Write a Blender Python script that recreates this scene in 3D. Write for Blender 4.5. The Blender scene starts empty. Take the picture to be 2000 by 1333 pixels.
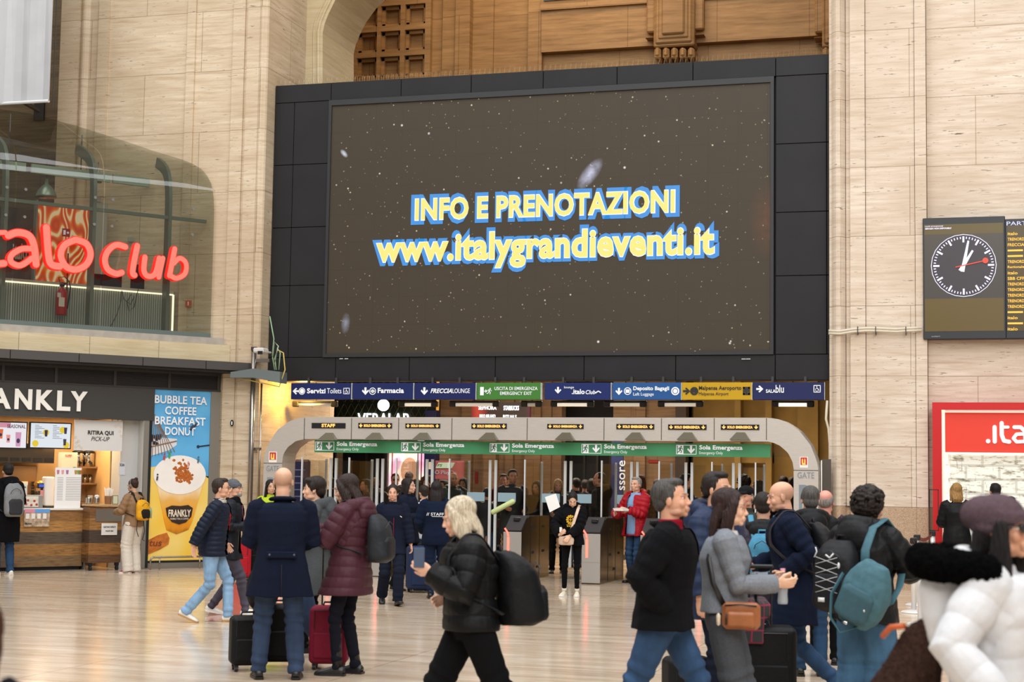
import bpy, math, random
import numpy as np
from mathutils import Matrix, Vector

random.seed(7)
rng = np.random.RandomState(11)
PI = math.pi
SC = bpy.context.scene
COL = SC.collection

# ------------------------------------------------------------------ camera
W_PX, H_PX = 2000, 1333
FPX, PITCH, ROLL, YAW, CAM_H = 3150.0, .0830, .0150, .2843, 1.72
_a = np.array([-math.sin(YAW), math.cos(YAW), 0.0]); _r = np.array([math.cos(YAW), math.sin(YAW), 0.0]); _u = np.array([0, 0, 1.0])
CF = _a*math.cos(PITCH)+_u*math.sin(PITCH)
_up = -_a*math.sin(PITCH)+_u*math.cos(PITCH)
CR = _r*math.cos(ROLL)+_up*math.sin(ROLL)
CU = -_r*math.sin(ROLL)+_up*math.cos(ROLL)
CP = np.array([0, 0, CAM_H])
cam = bpy.data.cameras.new('camera'); cam.sensor_width = 36.0; cam.lens = 36.0*FPX/W_PX
cam.clip_end = 300
cam.dof.use_dof = True; cam.dof.focus_distance = 24.0; cam.dof.aperture_fstop = 3.5
camo = bpy.data.objects.new('camera', cam); COL.objects.link(camo)
camo.matrix_world = Matrix(((CR[0], CU[0], -CF[0], CP[0]), (CR[1], CU[1], -CF[1], CP[1]), (CR[2], CU[2], -CF[2], CP[2]), (0, 0, 0, 1)))
SC.camera = camo

# ------------------------------------------------------------------ light and exposure
SC.view_settings.view_transform = 'Standard'; SC.view_settings.look = 'None'
SC.view_settings.gamma = 1.0; SC.view_settings.use_curve_mapping = False
SC.view_settings.exposure = -0.10
wd = bpy.data.worlds.new('hall_light'); SC.world = wd; wd.use_nodes = True
_n = wd.node_tree.nodes; _bg = _n['Background']; _bg.inputs[0].default_value = (1.0, .955, .89, 1); _bg.inputs[1].default_value = .40

def area_light(name, loc, target, sx, sy, power, color=(1, 1, 1), spread=180):
    l = bpy.data.lights.new(name, 'AREA'); l.shape = 'RECTANGLE'; l.size = sx; l.size_y = sy; l.energy = power; l.color = color
    l.spread = math.radians(spread)
    o = bpy.data.objects.new(name, l); COL.objects.link(o); o.location = loc
    d = Vector(target)-Vector(loc); o.rotation_euler = d.to_track_quat('-Z', 'Y').to_euler()
    return o
# the glazed roof bands of the hall, high above
for i, x in enumerate((-16, -5, 6)):
    area_light('skylight_and_fill', (x, 8, 19), (x, 8.01, 0), 6.0, 30.0, 3300, (.94, .97, 1.0))
area_light('skylight_and_fill', (6, -8, 15), (-6, 27, 3), 16, 8, 3500, (1, .965, .93))  # front fill added to brighten the upright stone walls, not a roof band
# lamps in the passage under the screen, and in the upper gallery
area_light('passage_lamp', (-8, 31.5, 4.4), (-8, 31.6, 0), 8, 1.6, 800, (1, .82, .64))
area_light('passage_lamp', (-2, 34.5, 4.4), (-2, 34.6, 0), 4, 1.2, 130, (1, .76, .45))
area_light('gallery_lamp', (-9, 29.4, 16), (-9.5, 33, 9), 8, 2, 300, (1, .70, .38))

# ------------------------------------------------------------------ pixel of the photograph -> point in the hall
def ray(px, py): return CR*(px-1000)/FPX-CU*(py-666.5)/FPX+CF
def on_y(px, py, Y): d = ray(px, py); return CP+d*(Y/d[1])
def on_z(px, py, z=0.0): d = ray(px, py); return CP+d*((z-CAM_H)/d[2])
def at_depth(px, zc, z=0.0):
    """ground point seen in column px (at eye height) at camera depth zc"""
    d = ray(px, 930); p = CP+d*zc; return np.array([p[0], p[1], z])
def wx(px, py, Y): p = on_y(px, py, Y); return p[0], p[2]
SYAW = .6716
S0 = np.array([-13.98, 25.34, 0]); SD = np.array([math.sin(SYAW), math.cos(SYAW), 0]); SN = np.array([math.cos(SYAW), -math.sin(SYAW), 0])
SROT = PI/2-SYAW
def sx(px, py, t):
    """(along, height) on the kiosk-front plane standing t in front of the poster"""
    d = ray(px, py); p0 = S0+SN*t; p = CP+d*(np.dot(p0-CP, SN)/np.dot(d, SN)); q = p-S0
    return float(q@SD), float(p[2])

# ------------------------------------------------------------------ materials
MATS = {}
def srgb(c):
    if isinstance(c, str):
        c = c.lstrip('#'); c = [int(c[i:i+2], 16)/255 for i in (0, 2, 4)]
    return tuple((x/12.92 if x <= .04045 else ((x+.055)/1.055)**2.4) for x in c)+(1,)
def mat(key, color=(.5, .5, .5), rough=.6, metal=0.0, emit=None, es=1.0, noise=0.0, nscale=20, stretch=(1, 1, 1), bump=0.0, bscale=60, spec=.5, trans=0.0, sheen=0.0, alpha=1.0, attr=None, coat=0.0):
    if key in MATS: return MATS[key]
    m = bpy.data.materials.new(key); m.use_nodes = True; nt = m.node_tree; N = nt.nodes; L = nt.links
    b = N['Principled BSDF']
    c = srgb(color)
    b.inputs['Base Color'].default_value = c
    b.inputs['Roughness'].default_value = rough; b.inputs['Metallic'].default_value = metal
    b.inputs['Specular IOR Level'].default_value = spec
    if trans: b.inputs['Transmission Weight'].default_value = trans
    if coat: b.inputs['Coat Weight'].default_value = coat
    if sheen: b.inputs['Sheen Weight'].default_value = sheen
    if alpha < 1: b.inputs['Alpha'].default_value = alpha
    if emit is not None:
        b.inputs['Emission Color'].default_value = srgb(emit); b.inputs['Emission Strength'].default_value = es
    if noise or bump:
        tc = N.new('ShaderNodeTexCoord'); mp = N.new('ShaderNodeMapping'); mp.inputs['Scale'].default_value = stretch
        L.new(tc.outputs['Object'], mp.inputs[0])
    src = None
    if attr:
        at = N.new('ShaderNodeAttribute'); at.attribute_name = attr; src = at.outputs['Color']; L.new(src, b.inputs['Base Color'])
    if noise:
        nz = N.new('ShaderNodeTexNoise'); nz.inputs['Scale'].default_value = nscale; nz.inputs['Detail'].default_value = 3
        L.new(mp.outputs[0], nz.inputs['Vector'])
        r = N.new('ShaderNodeMapRange'); r.inputs[1].default_value = .3; r.inputs[2].default_value = .7
        r.inputs[3].default_value = 1-noise; r.inputs[4].default_value = 1+noise
        L.new(nz.outputs[0], r.inputs[0])
        mx = N.new('ShaderNodeMix'); mx.data_type = 'RGBA'; mx.blend_type = 'MULTIPLY'; mx.inputs[0].default_value = 1
        mx.inputs[6].default_value = c
        if src: L.new(src, mx.inputs[6])
        L.new(r.outputs[0], mx.inputs[7]); L.new(mx.outputs[2], b.inputs['Base Color'])
    if bump:
        nb = N.new('ShaderNodeTexNoise'); nb.inputs['Scale'].default_value = bscale; nb.inputs['Detail'].default_value = 2
        L.new(mp.outputs[0], nb.inputs['Vector'])
        bp = N.new('ShaderNodeBump'); bp.inputs['Strength'].default_value = bump; bp.inputs['Distance'].default_value = .01
        L.new(nb.outputs[0], bp.inputs['Height']); L.new(bp.outputs[0], b.inputs['Normal'])
    MATS[key] = m
    return m

class NB:
    """small node-building helper"""
    def __init__(s, name):
        s.m = bpy.data.materials.new(name); s.m.use_nodes = True; s.nt = s.m.node_tree; s.N = s.nt.nodes; s.L = s.nt.links; s.b = s.N['Principled BSDF']; MATS[name] = s.m
    def obj(s, scale=(1, 1, 1), loc=(0, 0, 0), rot=(0, 0, 0)):
        tc = s.N.new('ShaderNodeTexCoord'); mp = s.N.new('ShaderNodeMapping'); s.L.new(tc.outputs['Object'], mp.inputs[0])
        mp.inputs['Scale'].default_value = scale; mp.inputs['Location'].default_value = loc; mp.inputs['Rotation'].default_value = rot
        return mp.outputs[0]
    def noise(s, v, scale, detail=4, rough=.5):
        n = s.N.new('ShaderNodeTexNoise'); n.inputs['Scale'].default_value = scale; n.inputs['Detail'].default_value = detail; n.inputs['Roughness'].default_value = rough
        s.L.new(v, n.inputs['Vector']); return n.outputs[0]
    def voro(s, v, scale, rnd=1.0):
        n = s.N.new('ShaderNodeTexVoronoi'); n.inputs['Scale'].default_value = scale; n.inputs['Randomness'].default_value = rnd
        s.L.new(v, n.inputs['Vector']); return n
    def rng(s, v, a, b, c=0.0, d=1.0):
        r = s.N.new('ShaderNodeMapRange'); r.inputs[1].default_value = a; r.inputs[2].default_value = b; r.inputs[3].default_value = c; r.inputs[4].default_value = d
        s.L.new(v, r.inputs[0]); return r.outputs[0]
    def ramp(s, v, stops):
        r = s.N.new('ShaderNodeValToRGB'); e = r.color_ramp.elements
        while len(e) < len(stops): e.new(.5)
        for k, (p, c) in enumerate(stops): e[k].position = p; e[k].color = srgb(c)
        s.L.new(v, r.inputs[0]); return r.outputs[0]
    def mix(s, f, a, b, mode='MIX'):
        m = s.N.new('ShaderNodeMix'); m.data_type = 'RGBA'; m.blend_type = mode
        for i, v in ((0, f), (6, a), (7, b)):
            if isinstance(v, (int, float)): m.inputs[i].default_value = v
            elif isinstance(v, (str, tuple)): m.inputs[i].default_value = srgb(v) if isinstance(v, str) else v
            else: s.L.new(v, m.inputs[i])
        return m.outputs[2]
    def math(s, op, a, b=0.0):
        m = s.N.new('ShaderNodeMath'); m.operation = op
        for i, v in ((0, a), (1, b)):
            if isinstance(v, (int, float)): m.inputs[i].default_value = v
            else: s.L.new(v, m.inputs[i])
        return m.outputs[0]
    def brick(s, v, w, h, mortar=.006, c1=(1, 1, 1, 1), c2=(.9, .9, .9, 1), cm=(.4, .4, .4, 1), off=.5):
        n = s.N.new('ShaderNodeTexBrick'); n.inputs['Scale'].default_value = 1; n.inputs['Brick Width'].default_value = w; n.inputs['Row Height'].default_value = h
        n.inputs['Mortar Size'].default_value = mortar; n.inputs['Mortar Smooth'].default_value = .1; n.offset = off
        n.inputs['Color1'].default_value = c1; n.inputs['Color2'].default_value = c2; n.inputs['Mortar'].default_value = cm
        s.L.new(v, n.inputs['Vector']); return n.outputs[0]
    def out(s, color=None, rough=.6, bump=None, bs=.2, **kw):
        if color is not None:
            if isinstance(color, (str,)): s.b.inputs['Base Color'].default_value = srgb(color)
            else: s.L.new(color, s.b.inputs['Base Color'])
        if isinstance(rough, (int, float)): s.b.inputs['Roughness'].default_value = rough
        else: s.L.new(rough, s.b.inputs['Roughness'])
        if bump is not None:
            bp = s.N.new('ShaderNodeBump'); bp.inputs['Strength'].default_value = bs; bp.inputs['Distance'].default_value = .01
            s.L.new(bump, bp.inputs['Height']); s.L.new(bp.outputs[0], s.b.inputs['Normal'])
        for k, v in kw.items():
            s.b.inputs[k.replace('_', ' ')].default_value = v
        return s.m

def xz_vec(nb):
    """vector (x+y, z, 0) for courses on upright walls"""
    tc = nb.N.new('ShaderNodeTexCoord'); sp = nb.N.new('ShaderNodeSeparateXYZ'); nb.L.new(tc.outputs['Object'], sp.inputs[0])
    cb = nb.N.new('ShaderNodeCombineXYZ'); nb.L.new(nb.math('ADD', sp.outputs[0], sp.outputs[1]), cb.inputs[0]); nb.L.new(sp.outputs[2], cb.inputs[1])
    return cb.outputs[0]

def travertine(name, light, mid, dark, coursed=True, w=2.3, h=1.13, pits=1.0, joint=(.60, .55, .49, 1)):
    nb = NB(name)
    v1 = nb.obj((.55, .55, 7)); v2 = nb.obj((1.5, 1.5, 15)); v0 = nb.obj((.35, .35, .5))
    n0 = nb.noise(v0, 1.6, 3); n1 = nb.noise(v1, 2.2, 6, .62); n2 = nb.noise(v2, 3.0, 5, .7)
    base = nb.ramp(n1, [(.30, dark), (.47, mid), (.66, light)])
    base = nb.mix(nb.rng(n0, .42, .68, 0, .55), base, dark)
    p = nb.rng(n2, .605, .65); patch = nb.rng(n1, .46, .58)
    pit = nb.math('MULTIPLY', nb.math('MULTIPLY', p, patch), pits*.8)
    base = nb.mix(pit, base, '#6b5640')
    if coursed:
        br = nb.brick(xz_vec(nb), w, h, .007, (1, 1, 1, 1), (.93, .92, .90, 1), joint)
        base = nb.mix(1.0, base, br, 'MULTIPLY')
    return nb.out(base, rough=.62, bump=n2, bs=.12)

TRAV_R = travertine('travertine_pale', '#e2d4c4', '#d5c4b1', '#c0ab94', pits=1.5)
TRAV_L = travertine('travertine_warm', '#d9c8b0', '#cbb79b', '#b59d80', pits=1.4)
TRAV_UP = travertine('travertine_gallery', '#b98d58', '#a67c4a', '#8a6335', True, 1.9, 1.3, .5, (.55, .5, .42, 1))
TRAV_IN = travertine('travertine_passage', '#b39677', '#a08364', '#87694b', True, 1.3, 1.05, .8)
STONE_PLAIN = travertine('stone_plain', '#d5c6a6', '#cbb995', '#bda981', False, pits=.4)
def granite():
    nb = NB('granite'); v = nb.obj(); n = nb.noise(v, 90, 3, .7); c = nb.ramp(n, [(.35, '#8d7258'), (.5, '#b3977a'), (.66, '#c9b196')])
    return nb.out(c, rough=.45)
GRANITE = granite()
def floor_mat():
    nb = NB('polished_marble_floor')
    v = nb.obj((1, 1, 1)); vs = nb.obj((.5, 2.4, 1), rot=(0, 0, .25))
    n1 = nb.noise(vs, 1.7, 6, .62); n2 = nb.noise(v, .55, 3); n3 = nb.noise(nb.obj((1.2, 6, 1), rot=(0, 0, .22)), 4, 5, .7)
    c = nb.ramp(n1, [(.28, '#b39c84'), (.45, '#cbb69e'), (.62, '#ddcdb9')])
    c = nb.mix(nb.rng(n3, .56, .64, 0, .35), c, '#8d7660')
    c = nb.mix(nb.rng(n2, .45, .7, 0, .3), c, '#b39c85')
    tc = nb.obj((1, 1, 1), loc=(.4, .3, 0))
    br = nb.brick(tc, 2.4, 2.4, .006, (1, 1, 1, 1), (.93, .91, .88, 1), (.62, .55, .48, 1), .0)
    c = nb.mix(1.0, c, br, 'MULTIPLY')
    return nb.out(c, rough=nb.rng(n3, .3, .7, .10, .2), bump=n2, bs=.02, Specular_IOR_Level=.62)
FLOOR = floor_mat()
M_FRAME = mat('dark_cladding', '#1e1d1f', .55, noise=.15, nscale=1.2, spec=.3)
M_DARK = mat('dark_metal', '#3b3836', .45, .2)
M_BLACK = mat('black_plastic', '#161616', .4)
M_MATTBLACK = mat('matt_black', '#0b0b0c', .8)
def brushed():
    nb = NB('brushed_aluminium'); n = nb.noise(nb.obj((1, 1, 40)), 6, 3)
    return nb.out(nb.ramp(n, [(.3, '#c2bbb2'), (.7, '#d2cbc3')]), rough=.38, Metallic=.5)
BRUSHED = brushed()
STEEL = mat('steel', '#9a938b', .25, .9)
DSTEEL = mat('dark_mirror_steel', '#6a5d50', .16, .9)
CHROME = mat('chrome', '#c8c8c8', .1, 1.0)
WHITE = mat('white_paint', '#e8e6e2', .5)
GLASS_T = None
def glass_mat(name, tint, alpha, rough=.02):
    m = bpy.data.materials.new(name); m.use_nodes = True; nt = m.node_tree; N = nt.nodes; L = nt.links
    N.remove(N['Principled BSDF']); o = N['Material Output']
    tr = N.new('ShaderNodeBsdfTransparent'); tr.inputs[0].default_value = srgb(tint)
    gl = N.new('ShaderNodeBsdfGlossy'); gl.inputs['Roughness'].default_value = rough
    fr = N.new('ShaderNodeLayerWeight'); fr.inputs[0].default_value = .12
    mp = N.new('ShaderNodeMath'); mp.operation = 'MULTIPLY_ADD'; mp.inputs[1].default_value = .30; mp.inputs[2].default_value = alpha; mp.use_clamp = True
    L.new(fr.outputs[0], mp.inputs[0])
    mx = N.new('ShaderNodeMixShader'); L.new(mp.outputs[0], mx.inputs[0]); L.new(tr.outputs[0], mx.inputs[1]); L.new(gl.outputs[0], mx.inputs[2]); L.new(mx.outputs[0], o.inputs[0])
    MATS[name] = m; return m
GLASS = glass_mat('green_tinted_glass', '#ced1c8', .05)
GLASS_CLEAR = glass_mat('clear_glass', '#f6f6f4', .01)
def emis(key, color, s=1.0): return mat(key, '#2a2a2a', .5, emit=color, es=s)

# ------------------------------------------------------------------ mesh building
class MB:
    """collects shapes; build() links them as ONE mesh object"""
    def __init__(s): s.v = []; s.f = []; s.n = 0; s.mi = []
    def add(s, verts, faces, mi=0):
        verts = np.asarray(verts, float).reshape(-1, 3); k = s.n
        s.v.append(verts); s.n += len(verts)
        for f in faces: s.f.append(tuple(i+k for i in f)); s.mi.append(mi)
        return s
    def box(s, x0, x1, y0, y1, z0, z1, mi=0, bev=0.0):
        if x0 > x1: x0, x1 = x1, x0
        if y0 > y1: y0, y1 = y1, y0
        if z0 > z1: z0, z1 = z1, z0
        if bev > 0:
            b = min(bev, (x1-x0)/2.01, (y1-y0)/2.01, (z1-z0)/2.01)
            pts = []
            import itertools
            bmv = []
            for sxx in (0, 1):
                for syy in (0, 1):
                    for szz in (0, 1):
                        X = (x0, x1)[sxx]; Y = (y0, y1)[syy]; Z = (z0, z1)[szz]
                        dx = (1, -1)[sxx]*b; dy = (1, -1)[syy]*b; dz = (1, -1)[szz]*b
                        bmv += [(X+dx, Y+dy, Z), (X+dx, Y, Z+dz), (X, Y+dy, Z+dz)]
            def i(a, c, d, k): return ((a*2+c)*2+d)*3+k
            F = []
            for d in (0, 1):
                q = [i(0, 0, d, 0), i(1, 0, d, 0), i(1, 1, d, 0), i(0, 1, d, 0)]; F.append(q if d else q[::-1])
                q = [i(0, d, 0, 1), i(1, d, 0, 1), i(1, d, 1, 1), i(0, d, 1, 1)]; F.append(q if not d else q[::-1])
                q = [i(d, 0, 0, 2), i(d, 1, 0, 2), i(d, 1, 1, 2), i(d, 0, 1, 2)]; F.append(q if d else q[::-1])
            for c in (0, 1):
                for d in (0, 1):
                    F.append([i(0, c, d, 0), i(1, c, d, 0), i(1, c, d, 1), i(0, c, d, 1)])
                    F.append([i(c, 0, d, 0), i(c, 1, d, 0), i(c, 1, d, 2), i(c, 0, d, 2)])
                    F.append([i(c, d, 0, 1), i(c, d, 1, 1), i(c, d, 1, 2), i(c, d, 0, 2)])
            for a in (0, 1):
                for c in (0, 1):
                    for d in (0, 1): F.append([i(a, c, d, 0), i(a, c, d, 1), i(a, c, d, 2)])
            return s.add(bmv, F, mi)
        v = [(x0, y0, z0), (x1, y0, z0), (x1, y1, z0), (x0, y1, z0), (x0, y0, z1), (x1, y0, z1), (x1, y1, z1), (x0, y1, z1)]
        return s.add(v, [(0, 3, 2, 1), (4, 5, 6, 7), (0, 1, 5, 4), (1, 2, 6, 5), (2, 3, 7, 6), (3, 0, 4, 7)], mi)
    def prism(s, pts, y0, y1, mi=0):
        """polygon pts in (x,z), extruded from y0 to y1"""
        n = len(pts); v = [(x, y0, z) for x, z in pts]+[(x, y1, z) for x, z in pts]
        F = [tuple(range(n)), tuple(range(2*n-1, n-1, -1))]+[(i, (i+1) % n, n+(i+1) % n, n+i) for i in range(n)]
        return s.add(v, F, mi)
    def plan(s, pts, z0, z1, mi=0):
        n = len(pts); v = [(x, y, z0) for x, y in pts]+[(x, y, z1) for x, y in pts]
        F = [tuple(range(n))[::-1], tuple(range(n, 2*n))]+[(i, (i+1) % n, n+(i+1) % n, n+i) for i in range(n)]
        return s.add(v, F, mi)
    def tube(s, path, r, seg=10, mi=0, caps=True, flat=None, up=None, round_caps=False):
        """path of points, radius r (number, list, or list of (ra, rb)); a tapering limb"""
        P = np.asarray(path, float); n = len(P)
        R = [r]*n if isinstance(r, (int, float)) else list(r)
        R = [(q, q) if isinstance(q, (int, float)) else q for q in R]
        T = np.zeros_like(P); T[1:-1] = P[2:]-P[:-2]; T[0] = P[1]-P[0]; T[-1] = P[-1]-P[-2]
        T /= np.linalg.norm(T, axis=1)[:, None]+1e-12
        if round_caps:
            P2 = []; R2 = []
            for a in (60, 30): P2.append(P[0]-T[0]*R[0][0]*math.sin(math.radians(a))*.9); R2.append((R[0][0]*math.cos(math.radians(a)), R[0][1]*math.cos(math.radians(a))))
            P2 += list(P); R2 += R
            for a in (30, 60): P2.append(P[-1]+T[-1]*R[-1][0]*math.sin(math.radians(a))*.9); R2.append((R[-1][0]*math.cos(math.radians(a)), R[-1][1]*math.cos(math.radians(a))))
            T = np.vstack([[T[0]]*2, T, [T[-1]]*2]); P = np.array(P2); R = R2; n = len(P)
        u0 = np.array(up, float) if up is not None else (np.array([1., 0, 0]) if abs(T[0][0]) < .9 else np.array([0, 1., 0]))
        V = []; a = u0
        th = np.linspace(0, 2*PI, seg, endpoint=False); c, sn = np.cos(th), np.sin(th)
        for k in range(n):
            t = T[k]; x = a-t*(a@t); nx = np.linalg.norm(x)
            if nx < 1e-6: x = np.cross(t, [0, 0, 1.]); nx = np.linalg.norm(x)+1e-9
            x /= nx; y = np.cross(t, x); a = x
            V.append(P[k]+np.outer(c*R[k][0], x)+np.outer(sn*R[k][1], y))
        V = np.vstack(V); F = []
        for k in range(n-1):
            for i in range(seg):
                j = (i+1) % seg; F.append((k*seg+i, k*seg+j, (k+1)*seg+j, (k+1)*seg+i))
        if caps: F.append(tuple(range(seg))[::-1]); F.append(tuple(range((n-1)*seg, n*seg)))
        return s.add(V, F, mi)
    def ell(s, c, r, seg=16, rings=10, rot=None, mi=0):
        V = []; F = []
        for i in range(1, rings):
            ph = PI*i/rings
            for j in range(seg):
                th = 2*PI*j/seg; V.append((math.sin(ph)*math.cos(th), math.sin(ph)*math.sin(th), math.cos(ph)))
        V = [(0, 0, 1)]+V+[(0, 0, -1)]; V = np.array(V)*np.array(r, float)
        if rot is not None: V = V@np.array(rot).T
        V = V+np.array(c, float); e = len(V)-1
        for j in range(seg): F.append((0, 1+j, 1+(j+1) % seg)); F.append((e, 1+(rings-2)*seg+(j+1) % seg, 1+(rings-2)*seg+j))
        for i in range(rings-2):
            for j in range(seg): a = 1+i*seg+j; b = 1+i*seg+(j+1) % seg; F.append((a, a+seg, b+seg, b))
        return s.add(V, F, mi)
    def lathe(s, prof, seg=24, c=(0, 0, 0), mi=0):
        """prof of (r, z)"""
        V = []; F = []; n = len(prof)
        for r, z in prof:
            for j in range(seg): th = 2*PI*j/seg; V.append((c[0]+r*math.cos(th), c[1]+r*math.sin(th), c[2]+z))
        for k in range(n-1):
            for j in range(seg): F.append((k*seg+j, k*seg+(j+1) % seg, (k+1)*seg+(j+1) % seg, (k+1)*seg+j))
        F.append(tuple(range(seg))[::-1]); F.append(tuple(range((n-1)*seg, n*seg)))
        return s.add(V, F, mi)
    def disc(s, c, r, y, seg=32, rz=None, a0=0, a1=2*PI, mi=0, depth=.002):
        rz = rz or r; full = abs(a1-a0-2*PI) < 1e-6
        pts = [(c[0]+r*math.cos(a0+(a1-a0)*k/seg), c[1]+rz*math.sin(a0+(a1-a0)*k/seg)) for k in range(seg+(0 if full else 1))]
        return s.prism(pts, y, y+depth, mi)
    def loft(s, rings, mi=0, caps=True):
        n = len(rings); m = len(rings[0]); F = []
        for k in range(n-1):
            for i in range(m): j = (i+1) % m; F.append((k*m+i, k*m+j, (k+1)*m+j, (k+1)*m+i))
        if caps: F.append(tuple(range(m))[::-1]); F.append(tuple(range((n-1)*m, n*m)))
        return s.add(np.vstack([np.asarray(r, float) for r in rings]), F, mi)
    def text(s, body, x0, x1, z0, z1, y=-.004, depth=.003, bold=0.0, shear=0.0, mi=0, keep=False, anchor='c'):
        V, F = text_mesh(body, bold, shear)
        if len(V) == 0: return s
        mn = V.min(0); mxx = V.max(0); w = mxx[0]-mn[0]; h = mxx[1]-mn[1]
        kx = (x1-x0)/w; kz = (z1-z0)/h
        if keep:
            k = min(kx, kz); kx = kz = k
        ox = {'c': (x0+x1)/2-kx*w/2, 'l': x0, 'r': x1-kx*w}[anchor]; oz = (z0+z1)/2-kz*h/2
        n = len(V); A = np.stack([ox+(V[:, 0]-mn[0])*kx, np.full(n, y-depth), oz+(V[:, 1]-mn[1])*kz], 1); B = A.copy(); B[:, 1] = y
        FF = [tuple(f) for f in F]
        # side walls from boundary edges
        cnt = {}
        for f in F:
            for i in range(len(f)):
                e = (f[i], f[(i+1) % len(f)]); cnt[e] = cnt.get(e, 0)+1
        side = [(a, b, b+n, a+n) for (a, b) in cnt if (b, a) not in cnt]
        return s.add(np.vstack([A, B]), FF+side, mi)
    def build(s, name, mt, parent=None, smooth=False, loc=None, rotz=None, label=None, M=None):
        V = np.vstack(s.v) if s.v else np.zeros((0, 3))
        if M is not None: V = V@np.array(M)[:3, :3].T+np.array(M)[:3, 3]
        me = bpy.data.meshes.new(name); me.from_pydata(V.tolist(), [], s.f); me.validate(clean_customdata=False)
        mts = mt if isinstance(mt, (list, tuple)) else [mt]
        for q in mts: me.materials.append(q)
        if any(s.mi) and len(me.polygons) == len(s.mi): me.polygons.foreach_set('material_index', s.mi)
        if smooth: me.polygons.foreach_set('use_smooth', [True]*len(me.polygons))
        fix_normals(me)
        return link(name, me, parent, loc, rotz, label)
def fix_normals(me):
    import bmesh
    bm = bmesh.new(); bm.from_mesh(me); bmesh.ops.recalc_face_normals(bm, faces=bm.faces); bm.to_mesh(me); bm.free()
def link(name, me, parent=None, loc=None, rotz=None, label=None):
    o = bpy.data.objects.new(name, me); COL.objects.link(o)
    if parent is not None: o.parent = parent
    if loc is not None: o.location = loc
    if rotz is not None: o.rotation_euler = (0, 0, rotz)
    if label: o['label'] = label
    return o
_TC = {}
def text_mesh(body, bold=0.0, shear=0.0):
    k = (body, bold, shear)
    if k in _TC: return _TC[k]
    cu = bpy.data.curves.new('t', 'FONT'); cu.body = body; cu.size = 1; cu.offset = bold; cu.shear = shear; cu.resolution_u = 3
    if bold: cu.space_character = 1+bold*1.2
    o = bpy.data.objects.new('t', cu); COL.objects.link(o); dg = bpy.context.evaluated_depsgraph_get()
    me = bpy.data.meshes.new_from_object(o.evaluated_get(dg))
    V = np.array([v.co[:] for v in me.vertices]).reshape(-1, 3); F = [tuple(p.vertices) for p in me.polygons]
    bpy.data.objects.remove(o); bpy.data.curves.remove(cu); bpy.data.meshes.remove(me)
    _TC[k] = (V, F); return V, F
def smooth_angle(o, ang=35):
    me = o.data
    me.polygons.foreach_set('use_smooth', [True]*len(me.polygons))
    try: me.set_sharp_from_angle(angle=math.radians(ang))
    except Exception: pass
    return o
def thing(name, label, cat, loc=(0, 0, 0), rotz=0.0, group=None):
    o = bpy.data.objects.new(name, None); COL.objects.link(o); o.empty_display_size = .1
    o.location = loc; o.rotation_euler = (0, 0, rotz); o['label'] = label; o['category'] = cat
    if group: o['group'] = group
    return o
def tag(o, label, cat, group=None):
    o['label'] = label; o['category'] = cat
    if group: o['group'] = group
    return o
def struct(o): o['kind'] = 'structure'; return o
def sthing(name, label, cat, s, z=0.0, t=0.0, group=None):
    """a thing standing in the kiosk's own frame: s along the front, t outward, z up"""
    p = S0+SD*s+SN*t; return thing(name, label, cat, (p[0], p[1], z), SROT, group)
# ================================================================== the hall
YW = 26.35           # face of the big stone piers
YS = 26.72           # front of the video wall
def X(px, py, Y): return wx(px, py, Y)[0]
def Z(px, py, Y): return wx(px, py, Y)[1]

struct(MB().box(-45, 25, -12, 46, -.3, 0).build('floor', FLOOR))
# red marble inlay
m = MB(); p = [on_z(x, y, 0) for x, y in ((446, 1128), (488, 1128), (470, 1215), (400, 1215))]
m.plan([(q[0], q[1]) for q in p], .001, .003); struct(m.build('trim_1', mat('red_marble', '#b0705c', .12, noise=.15, nscale=3)))

def arc_pts(x0, x1, yb, bulge, n=6):
    return [(x0+(x1-x0)*k/n, yb-bulge*math.sin(PI*k/n)) for k in range(n+1)]
# right pier, with its torus and flat mouldings (plan, from the opening towards the right)
xr = [X(q, 190, YW) for q in (1618, 1624, 1650, 1660, 1689, 1786, 1808)]
plan = [(xr[0], 30.0), (xr[0], YW+.12), (xr[1], YW+.10)]+arc_pts(xr[1], xr[2], YW+.06, .10)+[(xr[2], YW+.09), (xr[3], YW+.09), (xr[3], YW), (xr[4], YW), (xr[4], YW+.035), (xr[5], YW+.035), (xr[5], YW+.0), (xr[6], YW+.0), (xr[6], YW+.16), (12, YW+.16), (12, 30.0)]
def grooved(pl_):
    out = []
    for a, b in zip(pl_[:-1], pl_[1:]):
        out.append(a)
        if abs(a[0]-b[0]) < 1e-6 and .005 < abs(a[1]-b[1]) < .2: y = max(a[1], b[1])+.012; s_ = 1 if b[1] > a[1] else -1; out += [(a[0], y), (a[0]+.007, y), (a[0]+.007, b[1])] if s_ > 0 else [(a[0]-.007, a[1]), (a[0]-.007, y), (a[0], y)]
    return out+[pl_[-1]]
zg = Z(1720, 990, YW)
struct(MB().plan(grooved(plan), zg, 15).build('wall_right', TRAV_R))
plan2 = [(x, y-.01 if y < 29 else y) for x, y in plan]
struct(MB().plan(plan2, 0, zg-.004).build('baseboard_right', GRANITE))
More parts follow.
